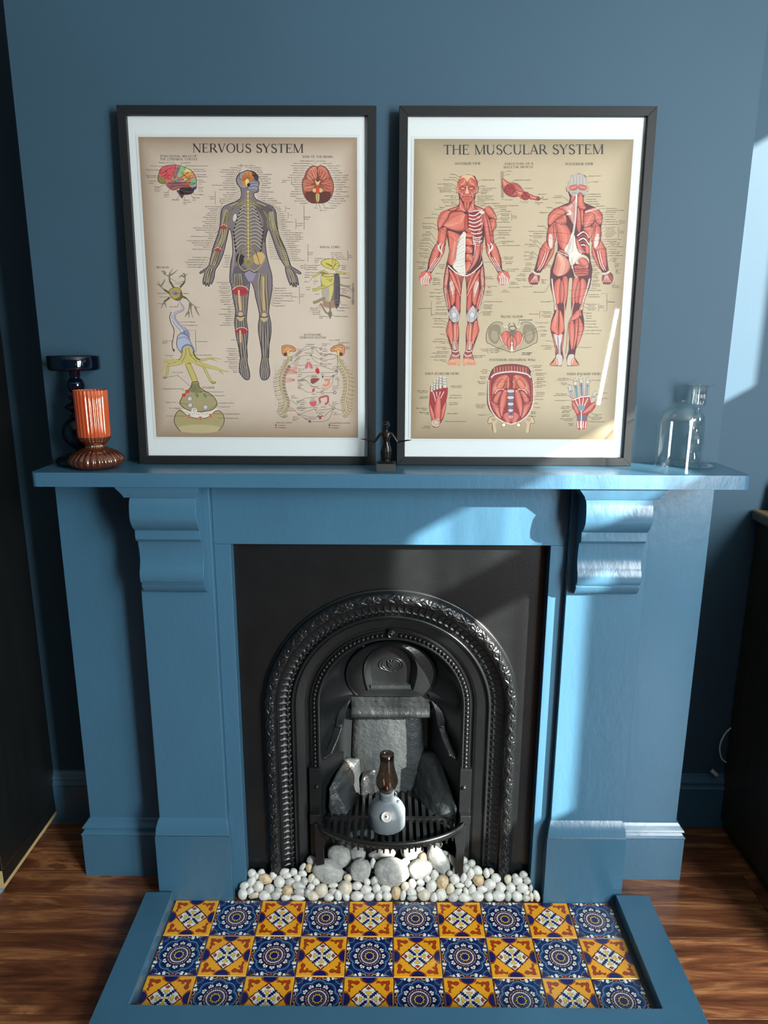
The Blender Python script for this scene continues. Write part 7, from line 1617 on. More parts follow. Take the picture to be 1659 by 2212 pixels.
    for s, x, y in (('Galea aponeurotica',936,640),('Occipitalis',974,712),('Semispinalis capitis',940,862),('Sternocleidomastoid',928,892),('Splenius capitis',918,924),('Splenius cervicis',922,954),('Levator scapulae',944,982),('Supraspinatus',1030,1010),('Rhomboid minor',1156,1040),('Serratus posterior superior',1154,1064),('Rhomboid major',1148,1086),('Teres minor',1156,1114),('Teres major',1156,1142),('Spinalis thoracis',1142,1176),('Longissimus thoracis',1136,1204),('Iliocostalis lumborum',1134,1236),('Erector',1334,1196),('spinae',1334,1218),('Triceps brachii',1142,1272),('medial head',1150,1294),('Triceps brachii',1140,1318),('lateral head (cut)',1148,1342),('Triceps brachii',1136,1366),('long head',1146,1388),('Triceps',1318,1320),('brachii',1318,1342),('Serratus posterior inferior',1138,1422),('Brachioradialis',1168,1448),('Extensor carpi',1208,1466),('radialis longus',1206,1488),('Iliac crest (non-muscle)',1178,1512),('Anconeus',1204,1544),('Extensor carpi',1210,1572),('radialis brevis',1208,1594),('Extensor digitorum',1200,1622),('Abductor',1238,1654),('pollicis',1232,1674),('longus',1230,1694),('Extensor',1262,1722),('pollicis',1260,1742),('brevis',1260,1762),('Extensor',1270,1796),('digiti',1270,1816),('minimi',1268,1838),('Gluteus',960,1630),('minimus',958,1650),('Piriformis',968,1704),('Sacrotuberous',964,1734),('ligament',964,1754),('Superior',980,1784),('gemellus',980,1804),('Obturator',1002,1830),('internus',1000,1850),('Inferior',992,1874),('gemellus',990,1894),('Quadratus',988,1926),('femoris',986,1946),('Iliotibial tract',978,1974),('(non-muscle)',976,1996)): small_text(P, s, x, y, 21)
    for s, x, y in (('C7 vertebra',604,880),('(non-muscle)',604,900),('Trapezius',600,966),('Deltoid',486,1024),('Infraspinatus',434,1086),('Brachialis',388,1252),('T12 vertebra (non-muscle)',384,1316),('Latissimus dorsi',378,1344),('Thoracolumbar fascia',372,1372),('(non-muscle)',364,1392),('Flexor carpi',302,1426),('ulnaris',300,1448),('Flexor digitorum',282,1478),('profundus',280,1500),('Extensor carpi',260,1572),('ulnaris',258,1594),('Extensor carpi',254,1620),('radialis',254,1642),('brevis tendon',252,1664),('Pronator',236,1712),('quadratus',236,1732),('Extensor',224,1766),('retinaculum',224,1788),('(non-muscle)',222,1810),('Extensor',160,1846),('pollicis longus',160,1866),('Extensor pollicis',166,1904),('longus tendon',166,1924),('Gluteus',476,1738),('medius',476,1758)): small_text(P, s, x, y, 21, 'r')
    small_text(P, 'Abductor', 354, 1918, 21); small_text(P, 'digiti', 354, 1938, 21); small_text(P, 'minimi', 352, 1958, 21)
    for q in ([(932,636),(900,650)],[(968,708),(930,724)],[(610,874),(770,1000)],[(604,962),(700,1010)],[(490,1022),(540,1050)],[(438,1082),(620,1110)],[(392,1250),(440,1300)],[(388,1312),(740,1350)],[(380,1342),(600,1330)],[(376,1370),(700,1470)],[(304,1428),(430,1540)],[(284,1482),(420,1570)],[(264,1576),(350,1650)],[(256,1624),(340,1680)],[(238,1718),(300,1740)],[(226,1772),(290,1800)],[(936,856),(850,880)],[(926,886),(880,900)],[(916,918),(860,940)],[(918,948),(850,960)],[(940,978),(860,1010)],[(1026,1004),(960,1040)],[(1150,1034),(900,1050)],[(1144,1080),(860,1130)],[(1150,1108),(980,1130)],[(1150,1138),(1000,1190)],[(1138,1172),(800,1200)],[(1132,1200),(830,1240)],[(1130,1232),(860,1280)],[(1138,1268),(1070,1300)],[(1136,1314),(1060,1350)],[(1132,1362),(1020,1380)],[(1134,1418),(900,1440)],[(1164,1444),(1110,1440)],[(1200,1470),(1140,1480)],[(1176,1508),(940,1590)],[(1200,1540),(1060,1530)],[(1204,1570),(1160,1600)],[(1196,1618),(1100,1640)],[(1232,1650),(1190,1690)],[(956,1626),(900,1660)],[(962,1700),(880,1740)],[(960,1730),(780,1760)],[(976,1780),(860,1780)],[(996,1826),(900,1810)],[(988,1870),(880,1840)],[(984,1922),(900,1880)],[(974,1972),(950,1960)],[(1316,1180),(1328,1180),(1328,1236),(1316,1236)],[(1300,1260),(1308,1260),(1308,1392),(1296,1392)]): P.line(q, 3, INK, 8)
    ax = lambda y: 808-(y-700)*0.074
    mx = lambda L: [(2*ax(y)-x, y) for x, y in L]
    dn = lambda L: [(x, y+1888) for x, y in L]
    half = [(810,602),(730,630),(690,710),(686,770),(664,770),(668,820),(692,834),(712,900),(700,960),(580,1010),(500,1050),(445,1110),(438,1210),(442,1260),(425,1350),(420,1440),(340,1530),(310,1650),(280,1760),(262,1810),(212,1850),(196,1900),(206,1950),(240,1972),(300,1968),(330,1920),(335,1830),(400,1740),(460,1640),(500,1540),(530,1420),(545,1340),(560,1440),(560,1540),(530,1600),(510,1680),(470,1790),(465,1900)]+dn([(470,110),(500,230),(515,320),(515,430),(480,530),(466,640),(500,760),(530,900),(530,990),(456,1085),(470,1094),(600,1100),(626,1000),(612,900),(640,660),(632,500),(660,360),(680,200),(690,60),(700,0)])
    sil = half+mx(half)[::-1]
    P.fan(sil, DK2, 2); P.line(sil, 7, rgb(70,40,38), 2.5, closed=True)
    P.blob([(810,604),(730,632),(690,710),(694,800),(730,870),(810,880),(886,870),(924,800),(926,710),(886,632)], rgb(176,166,158), 4)
    for k in range(9): P.line([(740+18*k,650-14*sin(pi*k/8)),(730+20*k,760)], 5, rgb(150,140,134) if k % 2 else rgb(200,192,184), 4.6)
    for sx in (-1, 1):
        muscle(P, [(808+sx*8,745),(808+sx*60,745),(808+sx*106,765),(808+sx*96,800),(808+sx*50,806),(808+sx*12,790)], RD, HI, DK, 5, 9, 4)
        P.blob([(808+sx*116,765),(808+sx*140,760),(808+sx*136,810),(808+sx*116,830)], rgb(200,150,124), 3.6)
    def M2(L, n=6, e=5, both=True, base=RD, hi=HI, dk=DK, lay=3):
        muscle(P, L, base, hi, dk, lay, n, e)
        if both: muscle(P, mx(L), base, hi, dk, lay, n, e)
    M2([(735,850),(785,850),(786,960),(760,1010),(715,960)], 7)
    muscle(P, [(786,870),(785,1000),(770,1120),(760,1240),(700,1150),(640,1060),(570,1020),(690,980),(750,930)], rgb(204,92,80), rgb(236,190,176), DK, 4, 12, 5)
    P.line([(790,860),(782,1040),(770,1200),(740,1420),(730,1560)], 22, WH, 5.6, 4); P.line([(690,1050),(720,1090),(660,1110)], 26, WH, 5.4, 3, taper=2)
    for k in range(28): P.line([(776-k*1.6,960+22*k),(790-k*1.6,968+22*k)], 6, rgb(110,90,84), 6)
    muscle(P, [(810,860),(870,860),(880,960),(910,1030),(850,1040),(800,1000)], RD, HI, DK, 4, 8, 5)
    M2([(565,1020),(500,1050),(445,1120),(440,1210),(480,1230),(560,1150),(640,1105),(660,1060)], 9)
    muscle(P, [(650,1110),(670,1210),(600,1230),(530,1190),(560,1150)], RD2, HI, DK, 4, 8, 5)
    muscle(P, [(540,1210),(660,1230),(720,1330),(722,1400),(700,1440),(640,1540),(600,1520),(560,1420)], rgb(204,80,70), HI, DK, 3.8, 12, 5)
    muscle(P, [(570,1550),(620,1540),(680,1590),(600,1570)], RD2, HI, DK, 4.2, 4, 4)
    P.blob([(735,1330),(700,1440),(640,1550),(690,1600),(700,1700),(716,1730),(760,1720),(790,1650),(860,1580),(790,1500),(770,1380)], WH, 5.2)
    for k in range(12): P.line([(740-3*k,1380+20*k),(700-6*k,1470+16*k)], 5, rgb(160,146,142) if k % 2 else FL, 5.8)
    P.line([(545,1560),(620,1590),(690,1620)], 12, rgb(200,180,160), 6, 3)
    # opened right side of the back
    muscle(P, [(890,1090),(1000,1100),(1010,1200),(900,1270),(870,1200)], RD, HI, DK, 4.4, 10, 5); P.line([(895,1080),(980,1050),(1060,1035)], 20, FL, 6, 3)
    muscle(P, [(800,1030),(830,1040),(850,1200),(830,1330),(790,1260)], RD2, HI, DK, 4, 6, 5); muscle(P, [(840,1050),(876,1060),(870,1250),(846,1180)], RD, HI, DK, 4.2, 5, 5); muscle(P, [(880,1270),(1010,1260),(960,1400),(900,1340)], RD2, HI, DK, 4.2, 7, 5)
    for k in range(6): P.line([(800,1370+36*k),(880,1320+40*k),(944,1400+40*k)], 15, rgb(190,60,60) if k % 2 else WH, 4.8, 3); 
    muscle(P, [(790,1400),(850,1500),(900,1580),(830,1580),(790,1500)], RD2, HI, DK, 5, 7, 5); muscle(P, [(900,1480),(945,1500),(945,1580),(900,1580)], RD, HI, DK, 5, 5, 5)
    # arms
    M2([(445,1270),(530,1200),(545,1330),(515,1480),(470,1540),(425,1450),(428,1360)], 9); M2([(500,1250),(550,1230),(545,1360),(525,1440)], 4, 4, base=RD2, lay=4)
    M2([(425,1430),(470,1530),(440,1640),(380,1760),(330,1790),(300,1760),(315,1650),(345,1530)], 9); M2([(480,1540),(520,1480),(500,1600),(440,1700),(385,1780),(400,1700)], 5, base=RD2)
    for side in ((lambda L: L), mx):
        P.blob(side([(455,1350),(490,1370),(495,1480),(470,1520),(445,1470)]), rgb(222,200,190), 5.6); P.line(side([(430,1500),(465,1530),(500,1500)]), 12, rgb(196,150,120), 6.4, 3)
        for k in range(5): P.line(side([(400+14*k,1560),(350+14*k,1700),(290+12*k,1800)]), 6, WH if k % 2 else DK, 6.2, 3)
        P.line(side([(255,1810),(290,1838),(338,1840)]), 26, rgb(206,192,176), 7, 3)
        P.blob(side([(256,1830),(330,1845),(332,1920),(300,1966),(240,1972),(206,1950),(198,1900)]), rgb(150,50,54), 6.6)
        for k in range(5): P.line(side([(290,1840),(218+24*k,1950)]), 8, rgb(206,170,160), 7.4)
        for k in range(4): P.ell(*side([(226+26*k,1955)])[0], 13, 14, rgb(96,30,36), 7.2, 12)
    # gluteus, open side
    muscle(P, [(555,1580),(640,1620),(700,1680),(712,1760),(660,1840),(560,1870),(500,1820),(520,1720)], rgb(212,96,70), rgb(240,196,176), DK, 5, 12, 5)
    P.blob([(775,1700),(790,1640),(860,1600),(930,1640),(945,1700),(920,1740),(800,1720)], rgb(206,190,172), 5); muscle(P, [(810,1680),(870,1640),(935,1690),(930,1770),(860,1760)], RD, HI, DK, 5.6, 8, 5)
    for k in range(4): muscle(P, [(770,1740+36*k),(860,1740+30*k),(945,1800+16*k),(860,1790+26*k),(775,1790+26*k)], RD2 if k % 2 else RD, HI, DK, 6, 4, 5)
    P.line([(735,1640),(740,1780),(770,1860),(800,1880)], 22, FL, 7, 3); P.blob([(712,1790),(740,1780),(760,1870),(730,1850)], rgb(60,30,36), 7.2)
    # thighs and calves
    M2(dn([(520,60),(580,10),(610,100),(600,260),(560,330),(530,300),(500,200)]), 9); M2(dn([(620,0),(680,0),(684,160),(660,300),(630,330),(612,200)]), 8); M2(dn([(590,60),(630,60),(640,240),(600,320),(580,250)]), 6, base=RD2, lay=4)
    for side in ((lambda L: L), mx):
        P.line(side(dn([(486,10),(500,160),(524,300),(528,400)])), 18, FL, 5, 4); P.line(side(dn([(530,320),(550,400),(530,470)])), 20, rgb(206,130,116), 5.4, 3)
        P.line(side(dn([(640,300),(645,420),(640,500)])), 14, rgb(206,140,126), 5.4, 3)
    muscle(P, dn([(570,400),(560,400),(500,500),(468,640),(510,680),(560,710),(570,560)]), rgb(206,84,60), HI, DK, 4, 9, 5); muscle(P, dn([(580,400),(620,480),(640,630),(610,690),(565,710),(572,560)]), rgb(206,84,60), HI, DK, 4, 9, 5)
    P.blob(dn([(510,700),(560,716),(612,700),(610,760),(590,860),(590,1020),(570,1020),(556,880),(520,780)]), rgb(206,198,192), 5); P.line(dn([(556,730),(566,860),(578,1020)]), 12, rgb(120,110,114), 5.6, 3)
    muscle(P, dn([(490,700),(512,720),(548,900),(560,980),(530,900)]), RD2, HI, DK, 4.6, 4, 4); muscle(P, dn([(620,700),(606,800),(600,920),(612,900),(632,720)]), RD2, HI, DK, 4.6, 4, 4)
    muscle(P, dn([(720,500),(800,400),(830,440),(820,500),(740,530)]), RD, HI, DK, 5, 7, 5)
    muscle(P, dn([(700,560),(740,520),(770,640),(760,800),(730,900),(700,760),(692,640)]), RD, HI, DK, 4, 8, 5); muscle(P, dn([(820,500),(860,560),(876,640),(840,760),(790,860),(800,700)]), RD, HI, DK, 4, 8, 5); muscle(P, dn([(770,540),(820,500),(800,720),(770,850),(750,900),(765,720)]), RD2, HI, DK, 4.4, 6, 5)
    P.line(dn([(716,500),(690,560),(676,680),(668,820),(656,945)]), 7, rgb(120,104,96), 6, 4)
    for side, ft in (((lambda L: L), 1), (mx, 1)):
        P.blob(side(dn([(540,960),(600,960),(616,1020),(600,1088),(560,1096),(540,1040)])), rgb(206,186,176), 7); P.blob(side(dn([(530,1000),(545,1050),(550,1092),(458,1092),(500,1050)])), rgb(214,130,96), 6.6)
        P.line(side(dn([(545,1000),(560,1050),(556,1094)])), 5, rgb(110,60,50), 7.6, 3); P.line(side(dn([(458,1092),(600,1096)])), 5, rgb(110,60,50), 7.6)
    P.frame(K2, 1110, 600)
    for s, x, y in (('First dorsal',1226,108),('interosseous',1222,130),('Gracilis',972,136),('Adductor magnus',954,164),('Semitendinosus',940,216),('Semimembranosus',932,244),('Hamstrings',1172,308),('Biceps femoris',922,336),('long head',932,358),('Biceps femoris',920,384),('short head',930,404),('Biceps',1076,358),('femoris',1072,378),('Plantaris',910,448),('Sartorius',906,482),('Popliteus',908,510),('Plantaris tendon',906,546),('Peroneus longus',904,582),('Tibialis posterior',924,620),('Flexor digitorum longus',914,662),('Flexor hallucis longus',910,702),('Peroneus brevis',846,874),('Sacrum (non-muscle)',70,528),('Coccyx (non-muscle)',274,564),('Piriformis',326,616),('Coccygeus',342,662),('Obturator',342,708),('internus',342,728),('Pubic symphysis',110,940),('(non-muscle)',108,960),('Central tendon',240,1100),('of diaphragm',240,1120),('Diaphragm',274,1156),('Esophageal hiatus',282,1198),('(non-muscle)',282,1218),('Left crus of',300,1252),('diaphragm',296,1272),('Medial arcuate',294,1300),('ligament',292,1320),('Lateral arcuate',294,1346),('ligament',294,1366),('Aortic hiatus',290,1438),('(non-muscle)',288,1458),('Psoas minor',286,1484),('Psoas major',284,1522),('Iliacus',270,1574),('Coccygeus',250,1624),('Inguinal',222,1680),('ligament',222,1700),('Iliopsoas',216,1736),('Fibrous digital sheaths',980,1284),('Adductor',1090,1444),('Flexor pollicis',1062,1510),('brevis',1066,1530),('Opponens',1014,1712),('pollicis',1010,1732),('Abductor pollicis',976,1754),('longus tendon',974,1774),('Palmaris longus tendon',954,1804)): small_text(P, s, x, y, 21)
    for s, x, y in (('Gluteus maximus',390,184),('Vastus lateralis',460,304),('Gastrocnemius',474,426),('lateral head',474,446),('Gastrocnemius',320,456),('Gastrocnemius',474,474),('medial head',474,494),('Extensor indicis',250,114),('Soleus',460,790),('Calcaneal tendon',480,852),('(Achilles)',478,872),('(non-muscle)',478,892),('Flexor digitorum',694,1260),('profundus tendons',694,1280),('Synovial',658,1318),('sheath',656,1338),('Flexor digitorum',666,1454),('superficialis tendons',664,1474),('Lumbrical muscles',664,1538),('Flexor digiti',700,1614),('minimi brevis',698,1634),('Abductor',698,1664),('digiti minimi',698,1684),('Opponens',700,1714),('digiti minimi',698,1734),('Flexor retinaculum',738,1768),('(non-muscle)',736,1788),('Synovial',746,1828),('sheath',744,1848)): small_text(P, s, x, y, 21, 'r')
    for q in ([(1250,100),(1260,60)],[(400,178),(470,60)],[(462,298),(510,280)],[(478,440),(500,460)],[(340,408),(334,408),(334,498),(340,498)],[(464,786),(520,800)],[(484,858),(560,850)],[(968,132),(700,160)],[(950,160),(900,120)],[(936,212),(700,260)],[(918,330),(860,310)],[(916,380),(850,340)],[(1096,198),(1166,198),(1166,414),(1124,414)],[(1056,322),(1064,322),(1064,412),(1046,412)],[(906,444),(820,420)],[(902,540),(700,570)],[(900,576),(860,560)],[(920,612),(790,600)],[(908,656),(760,690)],[(906,698),(800,720)],[(842,868),(800,860)],[(236,1096),(180,1110)],[(270,1152),(220,1180)],[(240,1198),(60,1260)],[(290,1300),(160,1400)],[(290,1350),(190,1400)],[(284,1480),(70,1500)],[(280,1518),(130,1560)],[(266,1570),(180,1580)],[(320,612),(130,700)],[(338,656),(120,740)],[(698,1264),(840,1300)],[(660,1322),(780,1360)],[(668,1460),(730,1500)],[(668,1532),(780,1530)],[(702,1620),(780,1600)],[(700,1670),(750,1620)],[(740,1760),(810,1700)],[(976,1284),(950,1300)],[(1086,1440),(960,1500)],[(1060,1510),(960,1580)],[(1010,1712),(930,1660)],[(972,1752),(910,1700)],[(950,1800),(870,1780)]): P.line(q, 3, INK, 8)
    serif_text(P, 'HAND (PALMAR VIEW)', 668, 1086, 1214, 1214, 30, H2)
    # hand
    P.blob([(735,1520),(800,1490),(900,1470),(950,1490),(970,1560),(1030,1590),(990,1660),(930,1720),(915,1860),(880,1890),(800,1885),(790,1720),(740,1620)], rgb(160,50,52), 4)
    for x0, y0, x1, y1, w, c in ((700,1350,742,1500,38,rgb(150,150,166)),(770,1270,796,1490,38,rgb(96,132,140)),(842,1240,856,1470,40,rgb(112,112,138)),(932,1252,916,1470,38,rgb(140,136,150)),(1024,1430,985,1560,44,rgb(196,166,150))):
        P.line([(x0,y0),((x0+x1)/2,(y0+y1)/2),(x1,y1)], w+8, BND, 5, 3); P.line([(x0,y0),((x0+x1)/2,(y0+y1)/2),(x1,y1)], w, BN, 5.3, 3); P.line([(x0+(x1-x0)*0.3,y0+(y1-y0)*0.3),(x1,y1)], w*0.72, c, 5.8); P.ell(x0, y0-8, w*0.30, 15, rgb(176,156,140), 5.6)
        P.line([(x0-w*0.4,y0+24),(x0+w*0.4,y0+24)], 6, BND, 6); P.line([(x0-w*0.4+(x1-x0)*0.45,y0+(y1-y0)*0.45),(x0+w*0.4+(x1-x0)*0.45,y0+(y1-y0)*0.45)], 6, BND, 6)
    for k in range(9): P.line([(740+27*k,1520-(8-abs(k-4))*3),(790+14*k,1590),(845,1650)], 10, WH if k % 2 else RD, 6.5, 3)
    P.line([(735,1530),(840,1490),(950,1480)], 12, WH, 7, 4)
    muscle(P, [(735,1540),(790,1600),(820,1680),(790,1700),(745,1620)], RD, HI, DK, 7, 7, 5); muscle(P, [(1025,1560),(980,1570),(900,1640),(860,1700),(920,1690),(980,1650)], RD, HI, DK, 7, 8, 5)
    P.fan([(790,1600),(900,1596),(880,1660),(850,1680),(820,1660)], rgb(120,140,148), 7.4); P.line([(848,1660),(850,1780),(848,1900)], 10, rgb(222,216,208), 8.4)
    P.fan([(808,1720),(918,1716),(910,1780),(806,1790)], rgb(96,94,110), 7.6)
    for k in range(7): P.line([(802+18*k,1790),(808+15*k,1880)], 11, rgb(206,90,84) if k % 2 else WH, 7.8)

# card, print and glass of each picture
framed_poster('framed_poster', 'black framed nervous system anatomy poster leaning on the left half of the mantel', -0.2955, 0.5050,
              (-0.512, -0.081, 0.0570, 0.6470), [(299.9,296.2),(771.6,295.3),(772.9,951.0),(331.5,946.8)], art_nervous, rgb(211,193,176), rgb(148,124,100))
framed_poster('framed_poster', 'black framed muscular system anatomy poster leaning on the right half of the mantel', 0.2515, 0.5000,
              (0.0315, 0.4625, 0.0555, 0.6447), [(898.4,297.8),(1370.8,303.2),(1327.3,953.5),(885.5,951.9)], art_muscular, rgb(194,175,146), rgb(140,122,92))
PEB = [(-0.3467,0.0394,0.0424,11.9,10.7,0,'w'),(-0.323,0.0414,0.0447,9.1,7.4,30,'w'),(-0.3346,0.0356,0.038,6.6,7.4,0,'w'),(-0.3127,0.0318,0.0337,18.1,12.3,20,'t'),(-0.2937,0.0372,0.0399,9.9,10.7,20,'w'),(-0.2678,0.0421,0.0455,13.2,8.2,-20,'w'),(-0.2599,0.0368,0.0395,11.1,7.8,5,'w'),(-0.2439,0.0417,0.0451,9.9,9.5,-20,'w'),(-0.2231,0.0495,0.0541,12.4,6.2,-60,'w'),(-0.2016,0.0594,0.0654,12.5,10.8,-20,'g'),(-0.2065,0.0481,0.0525,9.1,10.7,0,'t'),(-0.2214,0.0399,0.043,11.1,7.8,20,'w'),(-0.234,0.0331,0.0352,10.3,8.6,20,'w'),(-0.3459,0.0279,0.0292,11.5,13.1,30,'w'),(-0.2778,0.0277,0.0289,13.5,14.3,0,'w'),(-0.2523,0.0278,0.029,13.1,9.8,0,'g'),(-0.1994,0.0328,0.0348,9.0,12.3,20,'c'),(-0.2164,0.0289,0.0303,9.0,9.8,0,'g'),(-0.1884,0.0285,0.0299,9.8,8.2,30,'w'),(-0.3277,0.0208,0.021,13.1,13.5,0,'w'),(-0.3631,0.0221,0.0225,12.3,9.0,-30,'w'),(-0.3473,0.0146,0.0139,9.0,9.0,20,'w'),(-0.3646,0.0103,0.0089,11.8,13.4,0,'w'),(-0.3383,0.0085,0.0069,13.8,6.5,-30,'c'),(-0.3004,0.0181,0.0179,13.9,10.6,30,'g'),(-0.2781,0.0163,0.0158,9.0,6.5,0,'g'),(-0.3122,0.0081,0.0065,13.8,11.8,0,'w'),(-0.2853,0.0083,0.0066,13.4,10.6,-20,'g'),(-0.2568,0.0154,0.0148,13.0,13.5,0,'t'),(-0.2297,0.0222,0.0226,16.4,9.8,10,'g'),(-0.2281,0.0146,0.0139,13.5,9.8,-10,'g'),(-0.2606,0.0051,0.0029,11.0,7.7,5,'w'),(-0.2313,0.0052,0.0031,17.9,7.3,0,'w'),(-0.2001,0.0209,0.0211,9.4,8.2,0,'w'),(-0.1744,0.0158,0.0152,18.3,16.3,-45,'c'),(-0.2067,0.0119,0.0107,9.0,10.6,0,'g'),(-0.1941,0.0072,0.0054,15.0,11.8,15,'c'),(-0.1558,0.006,0.004,12.6,9.3,0,'w'),(-0.1455,0.0234,0.0241,11.9,6.1,-5,'w'),(-0.1466,0.0149,0.0143,10.6,8.2,-10,'g'),(-0.1332,0.0089,0.0073,9.4,13.4,0,'w'),(-0.1098,0.0347,0.037,10.7,9.0,0,'c'),(-0.1157,0.0194,0.0195,18.4,18.0,0,'c'),(-0.0872,0.0229,0.0234,13.1,9.8,10,'w'),(-0.0637,0.0287,0.0301,9.0,9.0,0,'w'),(-0.0658,0.0178,0.0175,14.3,10.6,0,'w'),(-0.0456,0.0297,0.0313,9.0,10.7,0,'g'),(-0.0397,0.0197,0.0198,10.6,11.4,0,'w'),(-0.0177,0.0198,0.0199,12.7,9.8,0,'w'),(-0.0875,0.0083,0.0066,16.3,11.4,0,'w'),(-0.0582,0.0079,0.0062,13.8,10.2,-15,'w'),(-0.0338,0.008,0.0063,8.9,10.6,0,'w'),(-0.0148,0.009,0.0075,11.8,11.8,0,'w'),(-0.1135,0.0072,0.0054,8.9,10.6,-30,'w'),(0.0076,0.0133,0.0124,11.8,16.7,0,'t'),(0.0247,0.0101,0.0087,7.7,13.4,10,'w'),(0.0297,0.0219,0.0223,10.6,11.4,20,'c'),(0.0469,0.0258,0.0268,10.6,12.3,0,'w'),(0.0451,0.0144,0.0137,11.4,10.6,0,'w'),(0.0466,0.0064,0.0045,12.2,7.3,0,'g'),(0.0309,0.0575,0.0632,11.6,9.1,0,'w'),(-0.049,0.0557,0.0612,7.5,12.4,0,'w'),(0.0749,0.0648,0.0716,11.4,10.7,40,'y'),(0.1485,0.0606,0.0668,8.4,16.0,-30,'w'),(0.1324,0.0713,0.0791,11.5,4.6,25,'g'),(0.1704,0.0687,0.0762,8.4,8.4,0,'w'),(0.1736,0.0607,0.0669,12.2,9.9,0,'g'),(0.1938,0.0558,0.0613,10.6,9.9,0,'g'),(0.1648,0.0535,0.0586,6.1,5.3,0,'g'),(0.1582,0.0459,0.0499,12.1,12.9,0,'w'),(0.1796,0.0491,0.0536,9.8,10.6,0,'g'),(0.1911,0.0412,0.0445,9.8,13.6,0,'w'),(0.2081,0.0457,0.0496,13.6,11.3,30,'w'),(0.102,0.0391,0.042,10.6,12.1,0,'w'),(0.1211,0.0286,0.03,16.1,18.0,0,'t'),(0.1399,0.0419,0.0452,7.5,6.8,0,'g'),(0.1507,0.0335,0.0357,13.2,13.5,0,'w'),(0.1734,0.0354,0.0378,8.7,12.0,10,'w'),(0.1841,0.028,0.0293,9.8,10.5,0,'w'),(0.2092,0.0325,0.0344,14.3,14.3,-30,'t'),(0.2304,0.0422,0.0457,8.3,12.1,0,'w'),(0.2413,0.0449,0.0488,7.6,7.6,0,'g'),(0.2524,0.0353,0.0377,12.8,10.5,20,'w'),(0.2372,0.0265,0.0275,15.0,12.0,0,'w'),(0.0678,0.028,0.0293,10.1,8.3,0,'w'),(0.0845,0.0337,0.0359,9.0,8.3,0,'w'),(0.0675,0.0188,0.0188,10.5,7.5,0,'w'),(0.0939,0.0228,0.0234,13.1,15.4,20,'w'),(0.0755,0.0102,0.0089,15.3,14.2,0,'c'),(0.1,0.0073,0.0055,10.4,11.2,20,'w'),(0.1165,0.0113,0.01,14.9,14.2,35,'w'),(0.1401,0.0191,0.0191,10.8,13.1,15,'c'),(0.1629,0.0244,0.0252,12.0,6.7,0,'w'),(0.1586,0.0157,0.0152,12.0,6.7,-35,'w'),(0.178,0.0162,0.0158,6.4,9.7,-20,'w'),(0.1932,0.0189,0.0188,9.7,12.0,10,'w'),(0.1461,0.0071,0.0052,13.4,10.4,0,'g'),(0.1729,0.0072,0.0054,16.4,10.4,10,'w'),(0.2051,0.0095,0.008,15.6,12.3,0,'w'),(0.2179,0.0194,0.0195,13.1,8.2,10,'w'),(0.2333,0.0087,0.0071,11.5,10.4,20,'w'),(0.2816,0.0339,0.0361,9.7,11.7,0,'c'),(0.3003,0.0378,0.0406,8.5,7.2,0,'g'),(0.3054,0.0318,0.0336,13.0,10.4,-20,'w'),(0.3201,0.0406,0.0437,11.1,8.5,0,'g'),(0.3288,0.0322,0.0342,9.7,8.4,0,'g'),(0.3363,0.021,0.0212,5.2,9.0,0,'g'),(0.2873,0.0215,0.0219,12.3,12.3,0,'w'),(0.3151,0.0217,0.022,14.9,11.0,-20,'w'),(0.2621,0.0214,0.0218,12.9,12.9,0,'w'),(0.2564,0.0102,0.0089,16.1,12.2,0,'w'),(0.2795,0.0096,0.0081,9.0,12.2,0,'g'),(0.3007,0.0097,0.0082,13.5,12.2,0,'w'),(0.3252,0.015,0.0143,8.4,6.4,0,'w'),(0.3229,0.0075,0.0058,9.6,8.4,0,'g'),(0.336,0.0091,0.0075,6.1,10.3,0,'c'),(0.3484,0.0106,0.0093,8.0,13.8,-15,'w')]
ROCK = [(-0.16,0.0456,0.0436,39.7,29.3,10,1),(-0.1307,0.0695,0.0675,33.4,27.5,35,2),(-0.0874,0.074,0.072,19.2,20.1,0,3),(-0.0799,0.0486,0.0466,26.5,29.8,20,4),(-0.0256,0.0737,0.0717,33.4,13.4,-10,5),(-0.0038,0.0458,0.0438,42.9,35.5,10,6),(0.0486,0.0793,0.0773,29.2,25.3,0,7),(0.067,0.0502,0.0482,30.3,25.0,0,8),(0.1146,0.0639,0.0619,22.1,39.7,-32,9),(0.1059,0.0894,0.0874,17.7,12.3,0,10)]
# ------------------------------------------------------------------ pebbles and larger stones in the hearth opening
from mathutils import noise as mnoise
def stone_mesh(name, sub, amp, seed, freq=1.3, flat=(1, 1, 1)):
    bm = bmesh.new(); bmesh.ops.create_icosphere(bm, subdivisions=sub, radius=1.0)
    for v in bm.verts:
        d = v.co.normalized(); n = mnoise.noise(d*freq+Vector((seed*3.1, seed, 0)))+0.35*mnoise.noise(d*freq*3+Vector((0, seed*2, 0)))
        v.co = d*(1+amp*n); v.co = Vector((v.co.x*flat[0], v.co.y*flat[1], v.co.z*flat[2]))
    me = bpy.data.meshes.new(name); bm.to_mesh(me); bm.free()
    me.polygons.foreach_set('use_smooth', [True]*len(me.polygons)); return me
def stone_mat(name, c0, c1, rough, bs, bstr, coat=0.0):
    m, nt, b = node_mat(name); v = coord(nt)
    oi = nt.nodes.new('ShaderNodeObjectInfo')
    f = noise(nt, v, 2.2, 5, 0.6, 0.4)
    nt.links.new(ramp(nt, f, [(0.35, c0), (0.62, c1)]), b.inputs['Base Color'])
    b.inputs['Roughness'].default_value = rough; b.inputs['Coat Weight'].default_value = coat
    bump(nt, b, noise(nt, v, bs, 4, 0.7), bstr, 0.02); return m
M_PW = stone_mat('white_pebble', rgb(190,190,182), rgb(216,216,209), 0.42, 6, 0.05)
